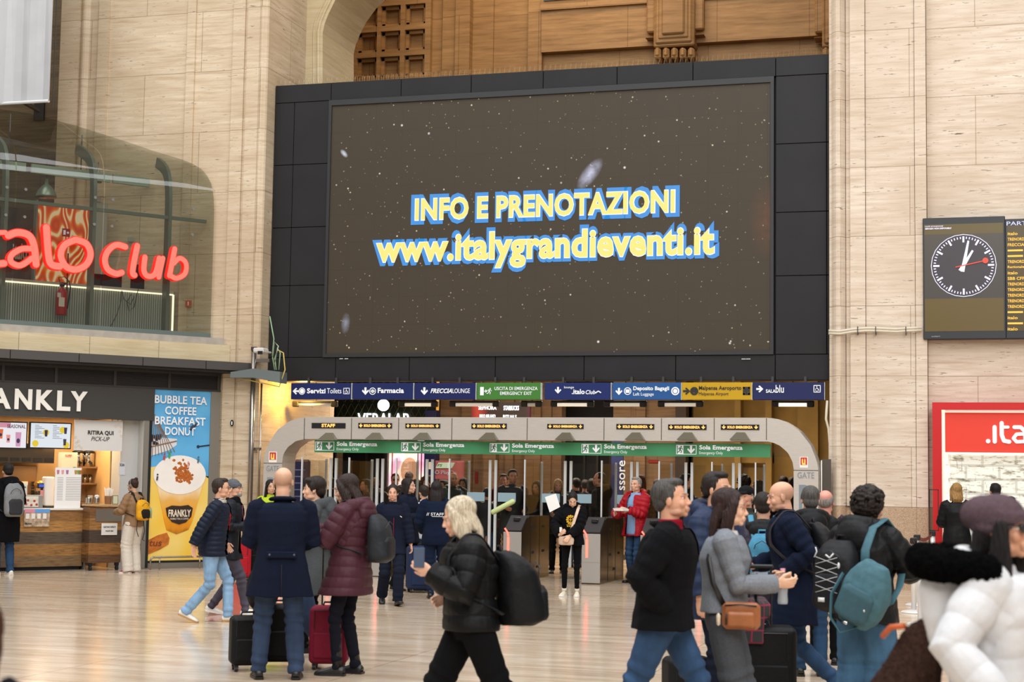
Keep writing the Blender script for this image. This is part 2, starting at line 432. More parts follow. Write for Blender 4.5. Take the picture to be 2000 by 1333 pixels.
# left pier
XJ = X(520, 180, YW)      # the jamb of the great opening
xl = [X(q, 150, YW) for q in (475, 452, 378, 362, 208, 187, 168, 150, 114)]
pl = [(XJ, 30.0), (XJ, YW+.05)]+[(XJ-.02, YW+.02)]+arc_pts(XJ-.05, XJ-.16, YW+.0, .03, 4)[::1]+[(XJ-.17, YW), (xl[0]+.06, YW), (xl[0]+.05, YW+.05), (xl[0], YW+.05), (xl[0], YW+.015), (xl[1], YW+.015), (xl[1], YW+.06), (xl[2], YW+.06), (xl[2], YW+.02), (xl[3], YW+.02), (xl[3], YW+.07), (xl[4], YW+.07), (xl[4], YW+.03), (xl[5], YW+.03), (xl[5], YW+.08)]+arc_pts(xl[6], xl[7], YW+.08, .06)+[(xl[7], YW+.02), (xl[8], YW+.02), (xl[8], 30.0)]
struct(MB().plan(pl, 0, 15).build('wall_left', TRAV_L))
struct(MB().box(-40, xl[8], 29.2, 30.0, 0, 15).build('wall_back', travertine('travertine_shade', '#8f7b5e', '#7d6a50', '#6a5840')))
# deep jamb and arch order above the video wall
YA = XJ/(ray(597, 120)[0]/ray(597, 120)[1])
apx = [(630, 200), (630, 65), (634, 46), (642, 26), (655, 0), (675, -28), (700, -52), (740, -75)]
pts = [wx(a, b, YA) for a, b in apx]
m = MB().prism([(XJ-.3, pts[0][1])]+pts+[(pts[-1][0], 15), (XJ-.3, 15)], YA, YA+1.6); struct(m.build('wall_arch', STONE_PLAIN))
# concentric moulding on the arch
rim = [wx(a-8, b-3, YA) for a, b in apx]; struct(MB().tube([(x, YA-.005, z) for x, z in rim], .035, 8).build('trim_arch', STONE_PLAIN))
rim = [wx(a-17, b-6, YA) for a, b in apx]; struct(MB().tube([(x, YA-.005, z) for x, z in rim], .02, 8).build('trim_arch', STONE_PLAIN))
# gallery wall behind, above the screen
YG = 33.0
m = MB().box(-24, 3, YG, YG+.4, 4.9, 15)
zl = Z(1300, 93, YG); x1062 = X(1062, 60, YG)
m.box(x1062, 2, YG-.22, YG+.1, zl, 15).box(x1062, 2, YG-.30, YG, zl+.9, zl+1.02)
for a, b, d in ((848, 870, .10), (870, 897, .2), (897, 925, .28), (925, 965, .05), (1035, 1062, .14)):
    m.box(X(a, 60, YG), X(b, 60, YG), YG-d, YG+.1, 5, 15)
for a, b, d in ((660, 672, .25), (672, 690, .12)): m.box(X(a, 60, YG), X(b, 60, YG), YG-d, YG+.1, 5, 15)
struct(m.build('wall_gallery', TRAV_UP))
# coffered strip: a grid of ribs standing in front of sunk squares
cx = [X(q, 60, YG) for q in (706, 744, 751, 789, 798, 837)]
m = MB(); xa, xb = X(690, 60, YG), X(848, 60, YG)
zrow = [Z(770, 135, YG)+k*(Z(770, 85.5, YG)-Z(770, 135, YG)) for k in range(-2, 7)]
hs = abs(Z(770, 66, YG)-Z(770, 105, YG))/2
for x0, x1 in ((xa, cx[0]), (cx[1], cx[2]), (cx[3], cx[4]), (cx[5], xb)): m.box(x0, x1, YG-.24, YG+.02, 5, 15)
for k in range(len(zrow)-1):
    for c in range(3): m.box(cx[2*c], cx[2*c+1], YG-.24, YG+.02, zrow[k]+hs, zrow[k+1]-hs)
for z in zrow:
    for c in range(3):
        x0, x1 = cx[2*c], cx[2*c+1]; w = .07
        m.box(x0, x0+w, YG-.14, YG, z-hs, z+hs).box(x1-w, x1, YG-.14, YG, z-hs, z+hs).box(x0, x1, YG-.14, YG, z+hs-w, z+hs).box(x0, x1, YG-.14, YG, z-hs, z-hs+w)
struct(m.build('trim_coffers', TRAV_UP))
def cartouche(px0, px1):
    pxm = (px0+px1)/2; m = MB(); k = (px1-px0)/112.0
    def q(dx, py): return wx(pxm+dx*k, py, YG-.3)
    def bx(a, b, t, u, y): x0, z0 = q(a, t); x1, z1 = q(b, u); m.box(x0, x1, y, YG-.05, z0, z1, bev=.03)
    bx(-56, 56, 66, -60, YG-.40); bx(-57, 57, 78, 70, YG-.46); bx(-40, 40, 98, -60, YG-.52)
    bx(-36, 36, 92, -60, YG-.57); bx(-30, 30, 84, -60, YG-.60); bx(-22, 22, 76, 4, YG-.66)
    for i in range(5):
        bx(-39+i*16.3, -39+i*16.3+13, 119, 98, YG-.5); bx(-37+i*16.3, -37+i*16.3+9, 115, 98, YG-.54)
    return struct(m.build('trim_cartouche', TRAV_UP))
cartouche(1264, 1376); cartouche(1592, 1700)
struct(MB().box(X(1068, 2, YG), X(1172, 2, YG), YG-.26, YG-.2, Z(1100, 6, YG), 13).build('window_1', mat('dark_pane', '#1c1a17', .2)))

# ------------------------------------------------------------------ passage under the screen
YP = 38.0
struct(MB().box(-26, 6, YS+.5, 40, 4.75, 4.95).build('ceiling', mat('passage_ceiling', '#544a3d', .8)))
m = MB()
m.box(-26, X(660, 800, YP), YP, YP+.4, 0, 4.75)
m.box(X(850, 900, YP), X(1096, 900, YP), YP, YP+.4, 0, 4.75); m.box(X(1197, 900, YP), X(1345, 900, YP), YP, YP+.4, 0, 4.75)
for a, b, d in ((905, 925, .2), (950, 975, .3), (990, 1005, .15), (1030, 1060, .25), (1060, 1078, .12), (1240, 1262, .15)): m.box(X(a, 900, YP), X(b, 900, YP), YP-d, YP, 0, 4.75)
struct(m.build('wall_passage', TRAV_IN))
m = MB(); m.box(X(1345, 900, YP), 6, YP+.6, YP+.9, 0, 4.75)
for a, b, d in ((1440, 1452, .5), (1500, 1512, .5), (1560, 1600, .3)): m.box(X(a, 900, YP+.6), X(b, 900, YP+.6), YP+.6-d, YP+.6, 0, 4.75)
m.box(X(1440, 900, YP+.6), X(1512, 900, YP+.6), YP+.3, YP+.6, Z(1450, 905, YP+.6), Z(1450, 885, YP+.6))
struct(m.build('wall_alcove', mat('ochre_wall', '#a98b4d', .7, noise=.15, nscale=2)))
struct(MB().box(X(1345, 900, YP)-.25, X(1345, 900, YP), YP-.4, YP+.6, 0, 4.75).build('trim_2', mat('brown_column', '#3d2d20', .5)))
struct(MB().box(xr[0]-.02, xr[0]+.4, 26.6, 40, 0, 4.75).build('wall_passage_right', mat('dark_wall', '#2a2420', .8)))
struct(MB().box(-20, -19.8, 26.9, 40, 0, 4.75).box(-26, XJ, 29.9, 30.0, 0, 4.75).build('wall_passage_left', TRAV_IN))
# dark doorways at the back
for a, b, n in ((612, 757, 'door_1'), (1094, 1199, 'door_2')):
    x0, x1 = X(a, 900, YP+.3), X(b, 900, YP+.3)
    m = MB().box(x0-.5, x1+.3, YP+1.5, YP+1.7, 0, 4.7); d = struct(m.build(n, mat('door_void', '#14171a', .6)))
    m = MB()
    for k in range(5):
        xx = x0+(x1-x0)*k/4; m.box(xx-.03, xx+.03, YP+1.4, YP+1.47, 0, 3.0)
    m.box(x0, x1, YP+1.4, YP+1.47, 2.9, 3.0); m.build('door_frame', M_DARK, d)

# lattice shopfront with glowing name
YV = 37.2
t = thing('shopfront', 'dark green lattice shopfront with glowing white letters behind the gates', 'shopfront', (X(748, 900, YV), YV, 0))
ox = X(748, 900, YV); f = lambda px, py: (wx(px, py, YV)[0]-ox, wx(px, py, YV)[1])
a, b = f(652, 800)[0], f(846, 800)[0]
MB().box(a, b, 0, .2, 2.75, 4.7).box(a-.12, a, -.05, .25, 0, 4.7).box(b, b+.1, -.05, .25, 0, 4.7).build('fascia', mat('dark_green', '#10190f', .5), t)
m = MB(); n = 14
for i in range(n):
    xx = a+(b-a)*(i+.5)/n
    for j in range(5):
        zz = 2.9+j*.36; w = (b-a)/n/2
        for s1, s2 in ((1, 1), (1, -1), (-1, 1), (-1, -1)): m.tube([(xx+s1*w*.1, -.01, zz+s2*.16), (xx+s1*w, -.01, zz)], .008, 4)
m.build('lattice', mat('brass_green', '#4a5233', .4, .5), t)
x0, z0 = f(700, 833); x1, z1 = f(801, 808)
MB().text('VERALAB', x0, x1, z0, z1, -.03, .04, bold=.0).build('lettering', emis('glow_white', '#ffffff', 2.2), t)
# glowing strips paint the yellow light on the column edges beside it
MB().box(a-.2, a-.15, -.1, 0, 2.7, 4.6).box(b+.11, b+.15, -.1, 0, 2.7, 4.6).build('glow_strip', emis('amber_glow', '#ffb347', .9), t)
# lit pink display window
YD = 36.6
t = thing('window_display', 'brightly lit pink and white shop display behind the gates', 'window display', (X(795, 900, YD), YD, 0)); ox = X(795, 900, YD)
f = lambda px, py: (wx(px, py, YD)[0]-ox, wx(px, py, YD)[1])
a, b = f(757, 900)[0], f(829, 900)[0]; zt = f(800, 872)[1]
def pinkmat():
    nb = NB('display_picture'); n = nb.noise(nb.obj((1.4, 1, .8)), 1.4, 3)
    c = nb.ramp(n, [(.32, '#f7a8c2'), (.43, '#ffd9c4'), (.5, '#fff6ea'), (.6, '#f9b7d8'), (.7, '#e58fb4')])
    nb.L.new(c, nb.b.inputs['Emission Color']); nb.b.inputs['Emission Strength'].default_value = 1.25; return nb.out(c, .4)
MB().box(a, b, .1, .2, .1, zt+.1).build('picture', pinkmat(), t)
x0, z0 = f(776, 925); x1, z1 = f(803, 903)
m = MB().disc(((f(798, 900)[0]), f(800, 920)[1]), .22, .07, 20, .32).disc((f(798, 900)[0], f(800, 950)[1]), .16, .07, 20, .3); m.build('face_print', emis('peach_glow', '#ffb98a', 1.0), t)
MB().box(a-.05, a, -.02, .2, 0, zt+.2).box(b, b+.05, -.02, .2, 0, zt+.2).build('frame', M_DARK, t)
m = MB(); 
for xx in (f(765, 900)[0], f(815, 900)[0], f(822, 900)[0]): m.tube([(xx, .04, .1), (xx, .04, zt)], .015, 6)
m.build('hanging_rail', mat('red_rail', '#c05040', .4), t)
# blue pillar with a notice
YB = 35.5
t = thing('pillar_sign', 'dark blue pillar with a small white notice between pink display and stone', 'pillar', (X(839, 900, YB), YB, 0)); ox = X(839, 900, YB)
f = lambda px, py: (wx(px, py, YB)[0]-ox, wx(px, py, YB)[1])
MB().box(f(828, 900)[0], f(850, 900)[0], 0, .3, 0, 3.2, bev=.01).build('panel', mat('navy_panel', '#171a4a', .4), t)
x0, z0 = f(835, 917); x1, z1 = f(848, 903); m = MB().box(x0, x1, -.01, 0, z0, z1); m.build('notice', mat('paper_white', '#d9d6cf', .7), t)
# magenta banner with pale parallelogram screen
YF = 34.0
t = thing('hanging_banner', 'pink banner with a pale green slanted panel behind the glass gates', 'banner', (X(882, 900, YF), YF, 0)); ox = X(882, 900, YF)
f = lambda px, py: (wx(px, py, YF)[0]-ox, wx(px, py, YF)[1])
x0, z0 = f(850, 936); x1, z1 = f(906, 901); MB().box(x0, x1, 0, .04, z0, z1).build('backing', mat('magenta_print', '#8a4450', .6), t); MB().box(x0+.02, x0+.06, .0, .04, 0, z0).box(x1-.06, x1-.02, .0, .04, 0, z0).build('leg', M_DARK, t)
q = [f(851, 915), f(883, 915), f(889, 904), f(857, 904)]; MB().prism(q, -.02, -.005).build('panel', emis('pale_green_glow', '#d9e8c0', .8), t)
x0, z0 = f(850, 929); x1, z1 = f(892, 920); MB().text('O PlayOn', x0, x1, z0, z1, -.01, .01).build('lettering', emis('soft_white', '#d8c8c8', .6), t)
x0, z0 = f(855, 912); x1, z1 = f(865, 907); MB().text('FS', x0, x1, z0, z1, -.03, .01, bold=.02, shear=.3).build('emblem', mat('dark_green_ink', '#2c4a2c', .6), t)
# digital brand board
YI = 34.5
t = thing('brand_board', 'dark digital board listing shop names in white above the gates', 'sign', (X(977, 800, YI), YI, Z(977, 800, YI))); ox, oz = X(977, 800, YI), Z(977, 800, YI)
f = lambda px, py: (wx(px, py, YI)[0]-ox, wx(px, py, YI)[1]-oz)
x0, z0 = f(920, 835); x1, z1 = f(1035, 786)
def board_mat():
    nb = NB('board_red_glow'); tc = nb.N.new('ShaderNodeTexCoord'); sp = nb.N.new('ShaderNodeSeparateXYZ'); nb.L.new(tc.outputs['Object'], sp.inputs[0])
    c = nb.ramp(nb.rng(sp.outputs[0], -.7, .7), [(0, '#7a1418'), (.12, '#d8402c'), (.3, '#3a0e16'), (.55, '#17101c'), (.9, '#1d1220'), (1, '#5a1030')])
    nb.L.new(c, nb.b.inputs['Emission Color']); nb.b.inputs['Emission Strength'].default_value = .9; return nb.out('#100c10', .3)
MB().box(x0, x1, 0, .1, z0, z1).build('display', board_mat(), t)
m = MB()
for s, a, b, c, d in (('SEPHORA', 935, 970, 801, 793), ('STARBUCKS', 984, 1014, 802, 793), ('KIKO MILANO', 937, 968, 817, 810), ('RITUALS...', 983, 1014, 819, 811)):
    p0 = f(a, c); p1 = f(b, d); m.text(s, p0[0], p1[0], p0[1], p1[1], -.01, .01, bold=.02)
m.build('lettering', emis('glow_white', '#ffffff', 2.2), t)
MB().box(x0+.2, x0+.24, .02, .06, z1, 4.75-oz).box(x1-.24, x1-.2, .02, .06, z1, 4.75-oz).build('hanger', M_DARK, t)
# upright blue banner in the passage
YB = 33.0
t = thing('upright_banner', 'tall narrow dark blue banner with upright white letters behind the gates', 'banner', (X(1206, 900, YB), YB, 0)); ox = X(1206, 900, YB)
f = lambda px, py: (wx(px, py, YB)[0]-ox, wx(px, py, YB)[1])
MB().box(f(1194, 900)[0], f(1217, 900)[0], 0, .06, .1, f(1206, 860)[1]).build('panel', mat('navy_print', '#1a2450', .5), t)
V, F = text_mesh('ssore Li', .01, 0); V2 = V.copy(); h = V[:, 0].max(); k = (f(1206, 880)[1]-f(1206, 965)[1])/h
x0 = f(1201, 900)[0]; P = np.stack([x0+.22-(V[:, 1])*k*.9, np.full(len(V), -.01), f(1206, 940)[1]+V[:, 0]*k-.2], 1)
MB().add(P, F).build('lettering', mat('pale_ink', '#b9c0cc', .5), t)
MB().box(-.15, .15, -.1, .2, 0, .1).build('foot', M_DARK, t)
# globe lamp
gx, gz = wx(749, 792, 33.5)
t = thing('globe_lamp', 'round glowing white globe lamp hanging under the blue signs', 'lamp', (gx, 33.5, gz))
MB().ell((0, 0, 0), (.13, .13, .13), 20, 12).build('globe', emis('globe_glow', '#fff6e6', 6), t, smooth=True)
MB().tube([(0, 0, .12), (0, 0, 4.75-gz)], .012, 6).build('stem', M_DARK, t)
# blue information totem left of the staff gate
YT = 27.2
t = thing('information_totem', 'dark blue standing totem with rounded corners inside the left gate leg', 'totem', (X(590, 950, YT), YT, 0)); ox = X(590, 950, YT)
f = lambda px, py: (wx(px, py, YT)[0]-ox, wx(px, py, YT)[1])
x0 = f(573, 900)[0]; x1 = f(605, 900)[0]; zt = f(590, 898)[1]
MB().box(x0, x1, 0, .08, .05, zt, bev=.04).build('panel', mat('navy_totem', '#1f2350', .35), t)
m = MB()
for k in range(7): m.box(x0+.04, x0+.04+(.12 if k % 3 else .2), -.005, 0, zt-.2-k*.12, zt-.18-k*.12)
m.build('print', mat('faint_print', '#6f78a8', .6), t); MB().box(x0-.05, x1+.05, -.1, .2, 0, .05).build('foot', M_DARK, t)
# red hydrant plates on the passage wall
for k, (a, b, c, d) in enumerate(((928, 934, 922, 945), (1267, 1286, 899, 905))):
    x0, z0 = wx(a, d, YP-.02); x1, z1 = wx(b, c, YP-.02)
    tag(MB().box(x0, x1, YP-.05, YP-.005, z0, z1, bev=.01).build('wall_plate', mat('red_plate', '#a01c18', .4)), ('narrow upright red plate on the brown stone wall behind the gates', 'wide red plate with a stem on the brown wall right of the banner')[k], 'plate')

# ------------------------------------------------------------------ the video wall
t = thing('video_wall', 'giant dark video screen with yellow writing set between the stone piers', 'screen', ((XJ-2.4)/2, YS, Z(1100, 744, YS))); ox, oz = t.location[0], t.location[2]
f = lambda px, py, Y=YS: (wx(px, py, Y)[0]-ox, wx(px, py, Y)[1]-oz)
L, B = XJ-ox+.01, 0; Rr = xr[0]+.12-ox; T = f(1100, 135)[1]
i0, j0 = f(637, 692); i1, j1 = f(1508, 161); i0 = f(643, 450)[0]; i1 = f(1505, 450)[0]
m = MB()
def pan(x0, x1, z0, z1, y=0): m.box(x0+.004, x1-.004, y, y+.35, z0+.004, z1-.004, bev=.006)
xs = [L, f(568, 400)[0], i0-.02]
nT = [L, i0-.03]+[i0+(i1-i0)*k/6 for k in range(1, 6)]+[i1+.08, Rr]
zt0 = j1+.10
for k in range(len(nT)-1): pan(nT[k], nT[k+1], zt0, T)
xb_ = [L, f(655, 720)[0]]+[i0+(i1-i0)*k/5 for k in range(1, 5)]+[i1+.08, Rr]
for k in range(len(xb_)-1): pan(xb_[k], xb_[k+1], 0, j0-.06)
zc = [j0-.06]+[j0+(zt0-j0)*q for q in (.27, .5, .75)]+[zt0]
for k in range(4): pan(L, xs[1]+.02, zc[k], zc[k+1]); pan(xs[1]+.02, i0-.03, zc[k], zc[k+1]); pan(i1+.08, i1+.08+(Rr-i1-.08)*.82, zc[k], zc[k+1]); pan(i1+.08+(Rr-i1-.08)*.82, Rr, zc[k], zc[k+1])
m.box(L+.02, Rr-.02, .1, .6, .02, T-.02)
m.build('surround', M_FRAME, t)
m = MB(); b = .055
m.box(i0-b, i1+b, -.03, .12, j1, j1+.10).box(i0-b, i1+b, -.03, .12, j0-.06, j0).box(i0-b, i0, -.03, .12, j0, j1).box(i1, i1+b, -.03, .12, j0, j1); m.build('bezel', mat('bezel_grey', '#252527', .5), t)
def screen_mat():
    nb = NB('starry_screen'); v = nb.obj()
    sp = nb.N.new('ShaderNodeSeparateXYZ'); nb.L.new(v, sp.inputs[0])
    cb = nb.N.new('ShaderNodeCombineXYZ'); nb.L.new(sp.outputs[0], cb.inputs[0]); nb.L.new(sp.outputs[2], cb.inputs[1]); v2 = cb.outputs[0]
    tot = None
    for sc_, lim, dens, col in ((4.2, .085, .44, '#e8dcc0'), (1.7, .05, .42, '#ffffff'), (7, .11, .46, '#c0aa88'), (10, .13, .48, '#a89478')):
        vo = nb.voro(v2, sc_); st = nb.rng(vo.outputs['Distance'], lim, lim*.3)
        sel = nb.rng(nb.noise(v2, sc_*.9, 2), dens, dens+.03); s = nb.math('MULTIPLY', st, sel)
        e = nb.mix(s, (0, 0, 0, 1), col); tot = e if tot is None else nb.mix(1.0, tot, e, 'ADD')
    def blob(px, py, rx, rz, ang, col, tot, k=1.0):
        bx_, bz_ = f(px, py); mp = nb.N.new('ShaderNodeMapping'); mp.vector_type = 'TEXTURE'; mp.inputs['Location'].default_value = (bx_, bz_, 0); mp.inputs['Rotation'].default_value = (0, 0, ang); mp.inputs['Scale'].default_value = (rx, rz, 1)
        nb.L.new(v2, mp.inputs[0]); ln = nb.N.new('ShaderNodeVectorMath'); ln.operation = 'LENGTH'; nb.L.new(mp.outputs[0], ln.inputs[0])
        fa = nb.math('MULTIPLY', nb.rng(ln.outputs['Value'], 1.0, .05, 0, k), nb.rng(nb.noise(v2, 9, 3), .3, .6, .5, 1))
        return nb.mix(1.0, tot, nb.mix(fa, (0, 0, 0, 1), col), 'ADD')
    tot = blob(1152, 340, .34, .14, .9, '#c9cdea', tot); tot = blob(675, 632, .2, .09, 1.5, '#9a9fb4', tot, .8); tot = blob(672, 300, .1, .05, -.8, '#e8f0ff', tot)
    tot = blob(1500, 430, .35, .7, 0, '#7a3a20', tot, .35)
    nb.L.new(tot, nb.b.inputs['Emission Color']); nb.b.inputs['Emission Strength'].default_value = 1.0
    g = nb.brick(v2, .5, .5, .004, (1, 1, 1, 1), (.96, .96, .96, 1), (.8, .8, .8, 1), 0)
    c = nb.mix(1.0, '#3e3528', g, 'MULTIPLY')
    return nb.out(c, .55, Specular_IOR_Level=.35)
MB().box(i0, i1, 0.0, .12, j0, j1).build('display', screen_mat(), t)
blue = emis('screen_blue', '#2f8fe0', 1.05); yel = emis('screen_yellow', '#ffe67a', 1.12); wht = emis('screen_white', '#f4f8ff', 1.15)
rows = [('INFO E PRENOTAZIONI', 812, 1318, 434, 370, 384, .0), ('www.italygrandieventi.it', 736, 1395, 513, 441, 0, 0)]
for body, a, b_, bot, top, _, _ in rows:
    yc = (bot+top)/2
    p0 = f(a, yc); p1 = f(b_, yc)
    if body.startswith('INFO'): zb, zt_ = f(815, 431)[1], f(815, 389)[1]
    else: zb, zt_ = f(1150, 517)[1]-.02, f(1150, 448)[1]
    for nm, mt, bo, y, ex in (('lettering_outline', blue, .105, -.004, .085), ('lettering_rim', wht, .048, -.012, .014), ('lettering', yel, .034, -.02, .0)):
        MB().text(body, p0[0]-ex, p1[0]+ex, zb-ex, zt_+ex, y, .004, bold=bo).build(nm, mt, t)
# bird spikes along the top edge
m = MB()
for k in range(330):
    xx = L+(Rr-L)*k/330; q = .05*math.sin(k*2.1); m.tube([(xx, .12, T), (xx+q*.4, .08+q, T+.11)], .0025, 3, caps=False)
o = m.build('bird_spikes', mat('spike_steel', '#b09a78', .4, .5), t); o['kind'] = 'stuff'
m = MB(); 
for px in (668, 678, 1453, 1462): q = f(px, 694); m.box(q[0]-.035, q[0]+.035, -.034, -.03, q[1]-.075, q[1]-.06)
m.build('maker_mark', mat('grey_print', '#b8b8b8', .5), t)

# ------------------------------------------------------------------ row of hanging signs
YH = 26.62
signs = [('Servizi', 568, 687, '#1b2a68'), ('Farmacia', 688, 808, '#1b2a68'), ('Freccia', 809, 930, '#1a2764'), ('Uscita', 931, 1057, '#4d8f3c'),
         ('italo', 1063, 1194, '#1d2f70'), ('Bagagli', 1196, 1331, '#2a62a6'), ('Malpensa', 1331, 1469, '#e2b21c'), ('Sala', 1470, 1611, '#232c62')]
slab = ['dark blue sign with a left arrow and wheelchair symbol, leftmost of the row', 'dark blue pharmacy sign with a down arrow and a cross symbol', 'dark blue sign with a down arrow and slanted capitals, left of the green sign', 'green emergency exit sign with a running figure in the hanging row',
        'dark blue club lounge sign with a down arrow, right of the green sign', 'lighter blue left luggage sign with a suitcase symbol', 'yellow airport sign with black lettering and an aeroplane symbol', 'dark blue sign with right arrow at the right end of the row']
WI = mat('sign_white', '#e9ebee', .5, emit='#e9ebee', es=.15); BI = mat('sign_black', '#22211c', .5)
def arrow(m, cx_, cz, s, ang, y=-.008):
    pts = [(-.14, .5), (.14, .5), (.14, -.05), (.38, .2), (.5, .02), (0, -.5), (-.5, .02), (-.38, .2), (-.14, -.05)]
    c, sn = math.cos(ang), math.sin(ang)
    return m.prism([(cx_+(x*c-z*sn)*s, cz+(x*sn+z*c)*s) for x, z in pts], y, y+.004)
def ring(m, c, r, w=.15, y=-.008): 
    n = 24; o_ = [(c[0]+r*math.cos(2*PI*k/n), y, c[1]+r*math.sin(2*PI*k/n)) for k in range(n)]; i_ = [(c[0]+r*(1-w)*math.cos(2*PI*k/n), y, c[1]+r*(1-w)*math.sin(2*PI*k/n)) for k in range(n)]
    return m.add(o_+i_, [(k, (k+1) % n, n+(k+1) % n, n+k) for k in range(n)])
def frame_sq(m, x0, x1, z0, z1, w, y=-.008):
    m.box(x0, x1, y, y+.003, z0, z0+w).box(x0, x1, y, y+.003, z1-w, z1).box(x0, x0+w, y, y+.003, z0, z1).box(x1-w, x1, y, y+.003, z0, z1); return m
def runner(m, x, z, s, y=-.009, flip=1):
    """running figure of a way-out sign"""
    P = lambda pts: [(x+flip*a*s, y, z+b*s) for a, b in pts]
    m.disc((x+flip*.12*s, z+.42*s), .09*s, y, 12)
    for pts, r_ in (([(.05, .3), (-.05, 0)], .09), ([(.05, .28), (.25, .18), (.33, .02)], .04), ([(.02, .28), (-.18, .22), (-.26, .05)], .04), ([(-.03, .0), (.16, -.14), (.08, -.4)], .055), ([(-.05, 0), (-.16, -.24), (-.4, -.3)], .055)):
        m.tube(P(pts), [(r_*s, .002)]*len(pts), 6, up=(0, 0, 1))
    return m
def wheelchair(m, c, s, y=-.009):
    m.disc((c[0]-.05*s, c[1]+.38*s), .08*s, y, 10); ring(m, (c[0]-.05*s, c[1]-.15*s), .26*s, .22, y)
    for pts in ([(-.05, .3), (-.02, 0), (.2, -.02), (.32, -.34)], [(-.04, .15), (.15, .12)]): m.tube([(c[0]+a_*s, y, c[1]+b_*s) for a_, b_ in pts], [(.04*s, .002)]*len(pts), 5)
    return m
for k, (nm, a, b_, col) in enumerate(signs):
    xc = X((a+b_)/2, 764, YH); z0 = Z(1100, 781, YH); z1 = Z(1100, 748, YH)
    t = thing('hanging_sign', slab[k], 'sign', (xc, YH, z0)); H = z1-z0
    x0 = X(a, 764, YH)-xc; x1 = X(b_, 764, YH)-xc
    F = lambda px: X(px, 764, YH)-xc
    zz = lambda py: (Z((a+b_)/2, py, YH)-z0)
    MB().box(x0+.004, x1-.004, 0, .14, 0, H, bev=.006).build('panel', mat('sign_'+col.strip('#'), '#'+''.join('%02x' % int(int(col[i:i+2], 16)*.84) for i in (1, 3, 5)), .45, spec=.3), t)
    MB().box(x1-.006, x1, -.004, .1, 0, H).build('edge_strip', WHITE, t)
    m = MB(); I = WI; bh = H*.34
    if nm == 'Servizi':
        arrow(m, F(578), H*.5, H*.42, -PI/2); ring(m, (F(590), H*.5), H*.22, .2)
        m.disc((F(590), H*.5), H*.15, -.008, 12); m.text('Servizi', F(600), F(636), H*.36, H*.68, bold=.03); m.text('Toilets', F(639), F(667), H*.36, H*.68)
        frame_sq(m, F(671), F(683), H*.32, H*.7, .01); wheelchair(m, (F(677), H*.5), H*.32)
    elif nm == 'Farmacia':
        arrow(m, F(714), H*.5, H*.46, 0); ring(m, (F(728), H*.5), H*.22, .2); m.box(F(726), F(730), -.008, -.004, H*.4, H*.6).box(F(724), F(732), -.008, -.004, H*.46, H*.54); m.text('Farmacia', F(738), F(789), H*.38, H*.7, bold=.03)
    elif nm == 'Freccia':
        arrow(m, F(829), H*.5, H*.46, 0); m.text('FRECCIA', F(841), F(883), H*.38, H*.66, bold=.025, shear=.3); m.text('LOUNGE', F(884), F(918), H*.38, H*.66)
    elif nm == 'Uscita':
        m.box(F(938), F(945), -.008, -.004, H*.25, H*.75); arrow(m, F(949), H*.5, H*.2, PI/2); runner(m, F(956), H*.48, H*.42)
        m.text('USCITA DI EMERGENZA', F(966), F(1050), H*.56, H*.76, bold=.008); m.text('EMERGENCY EXIT', F(977), F(1039), H*.27, H*.47, bold=.008)
    elif nm == 'italo':
        arrow(m, F(1090), H*.55, H*.4, 0); m.text('lounge', F(1102), F(1121), H*.62, H*.8); m.text('.italo', F(1117), F(1142), H*.32, H*.62, bold=.03); m.text('Club', F(1144), F(1163), H*.32, H*.56, shear=.2, bold=.015)
        m.tube([(F(1163), -.008, H*.38), (F(1169), -.008, H*.5), (F(1174), -.008, H*.4)], .012, 5)
    elif nm == 'Bagagli':
        arrow(m, F(1209), H*.48, H*.42, 0); ring(m, (F(1226), H*.5), H*.22, .2); m.box(F(1222), F(1230), -.008, -.004, H*.4, H*.6); m.text('Deposito Bagagli', F(1237), F(1307), H*.48, H*.78, bold=.025); m.text('Left Luggage', F(1237), F(1277), H*.18, H*.42)
        ring(m, (F(1319), H*.5), H*.24, .3); m.disc((F(1319), H*.5), H*.13, -.008, 12)
    elif nm == 'Malpensa':
        I = BI; arrow(m, F(1341), H*.5, H*.42, PI/2); ring(m, (F(1356), H*.5), H*.24, .5); m.box(F(1352), F(1360), -.008, -.004, H*.42, H*.6); m.text('Malpensa Aeroporto', F(1365), F(1448), H*.5, H*.8, bold=.02); m.text('Malpensa Airport', F(1365), F(1423), H*.2, H*.44)
        frame_sq(m, F(1451), F(1465), H*.28, H*.74, .03); m.tube([(F(1458), -.009, H*.34), (F(1458), -.009, H*.68)], [(.02, .002), (.03, .002)], 6); m.prism([(F(1452.5), H*.46), (F(1458), H*.6), (F(1463.5), H*.46), (F(1458), H*.52)], -.009, -.006)
    else:
        arrow(m, F(1484), H*.62, H*.4, PI/2); m.text('SALA', F(1496), F(1515), H*.4, H*.6, bold=.02); m.text('blu', F(1515), F(1531), H*.4, H*.85, bold=.01); frame_sq(m, F(1589), F(1603), H*.42, H*.84, .012); wheelchair(m, (F(1596), H*.63), H*.34)
    m.build('lettering', I, t)
    MB().box(x0+.3, x0+.34, .04, .08, H, H+.1).box(x1-.34, x1-.3, .04, .08, H, H+.1).build('hanger', M_DARK, t)
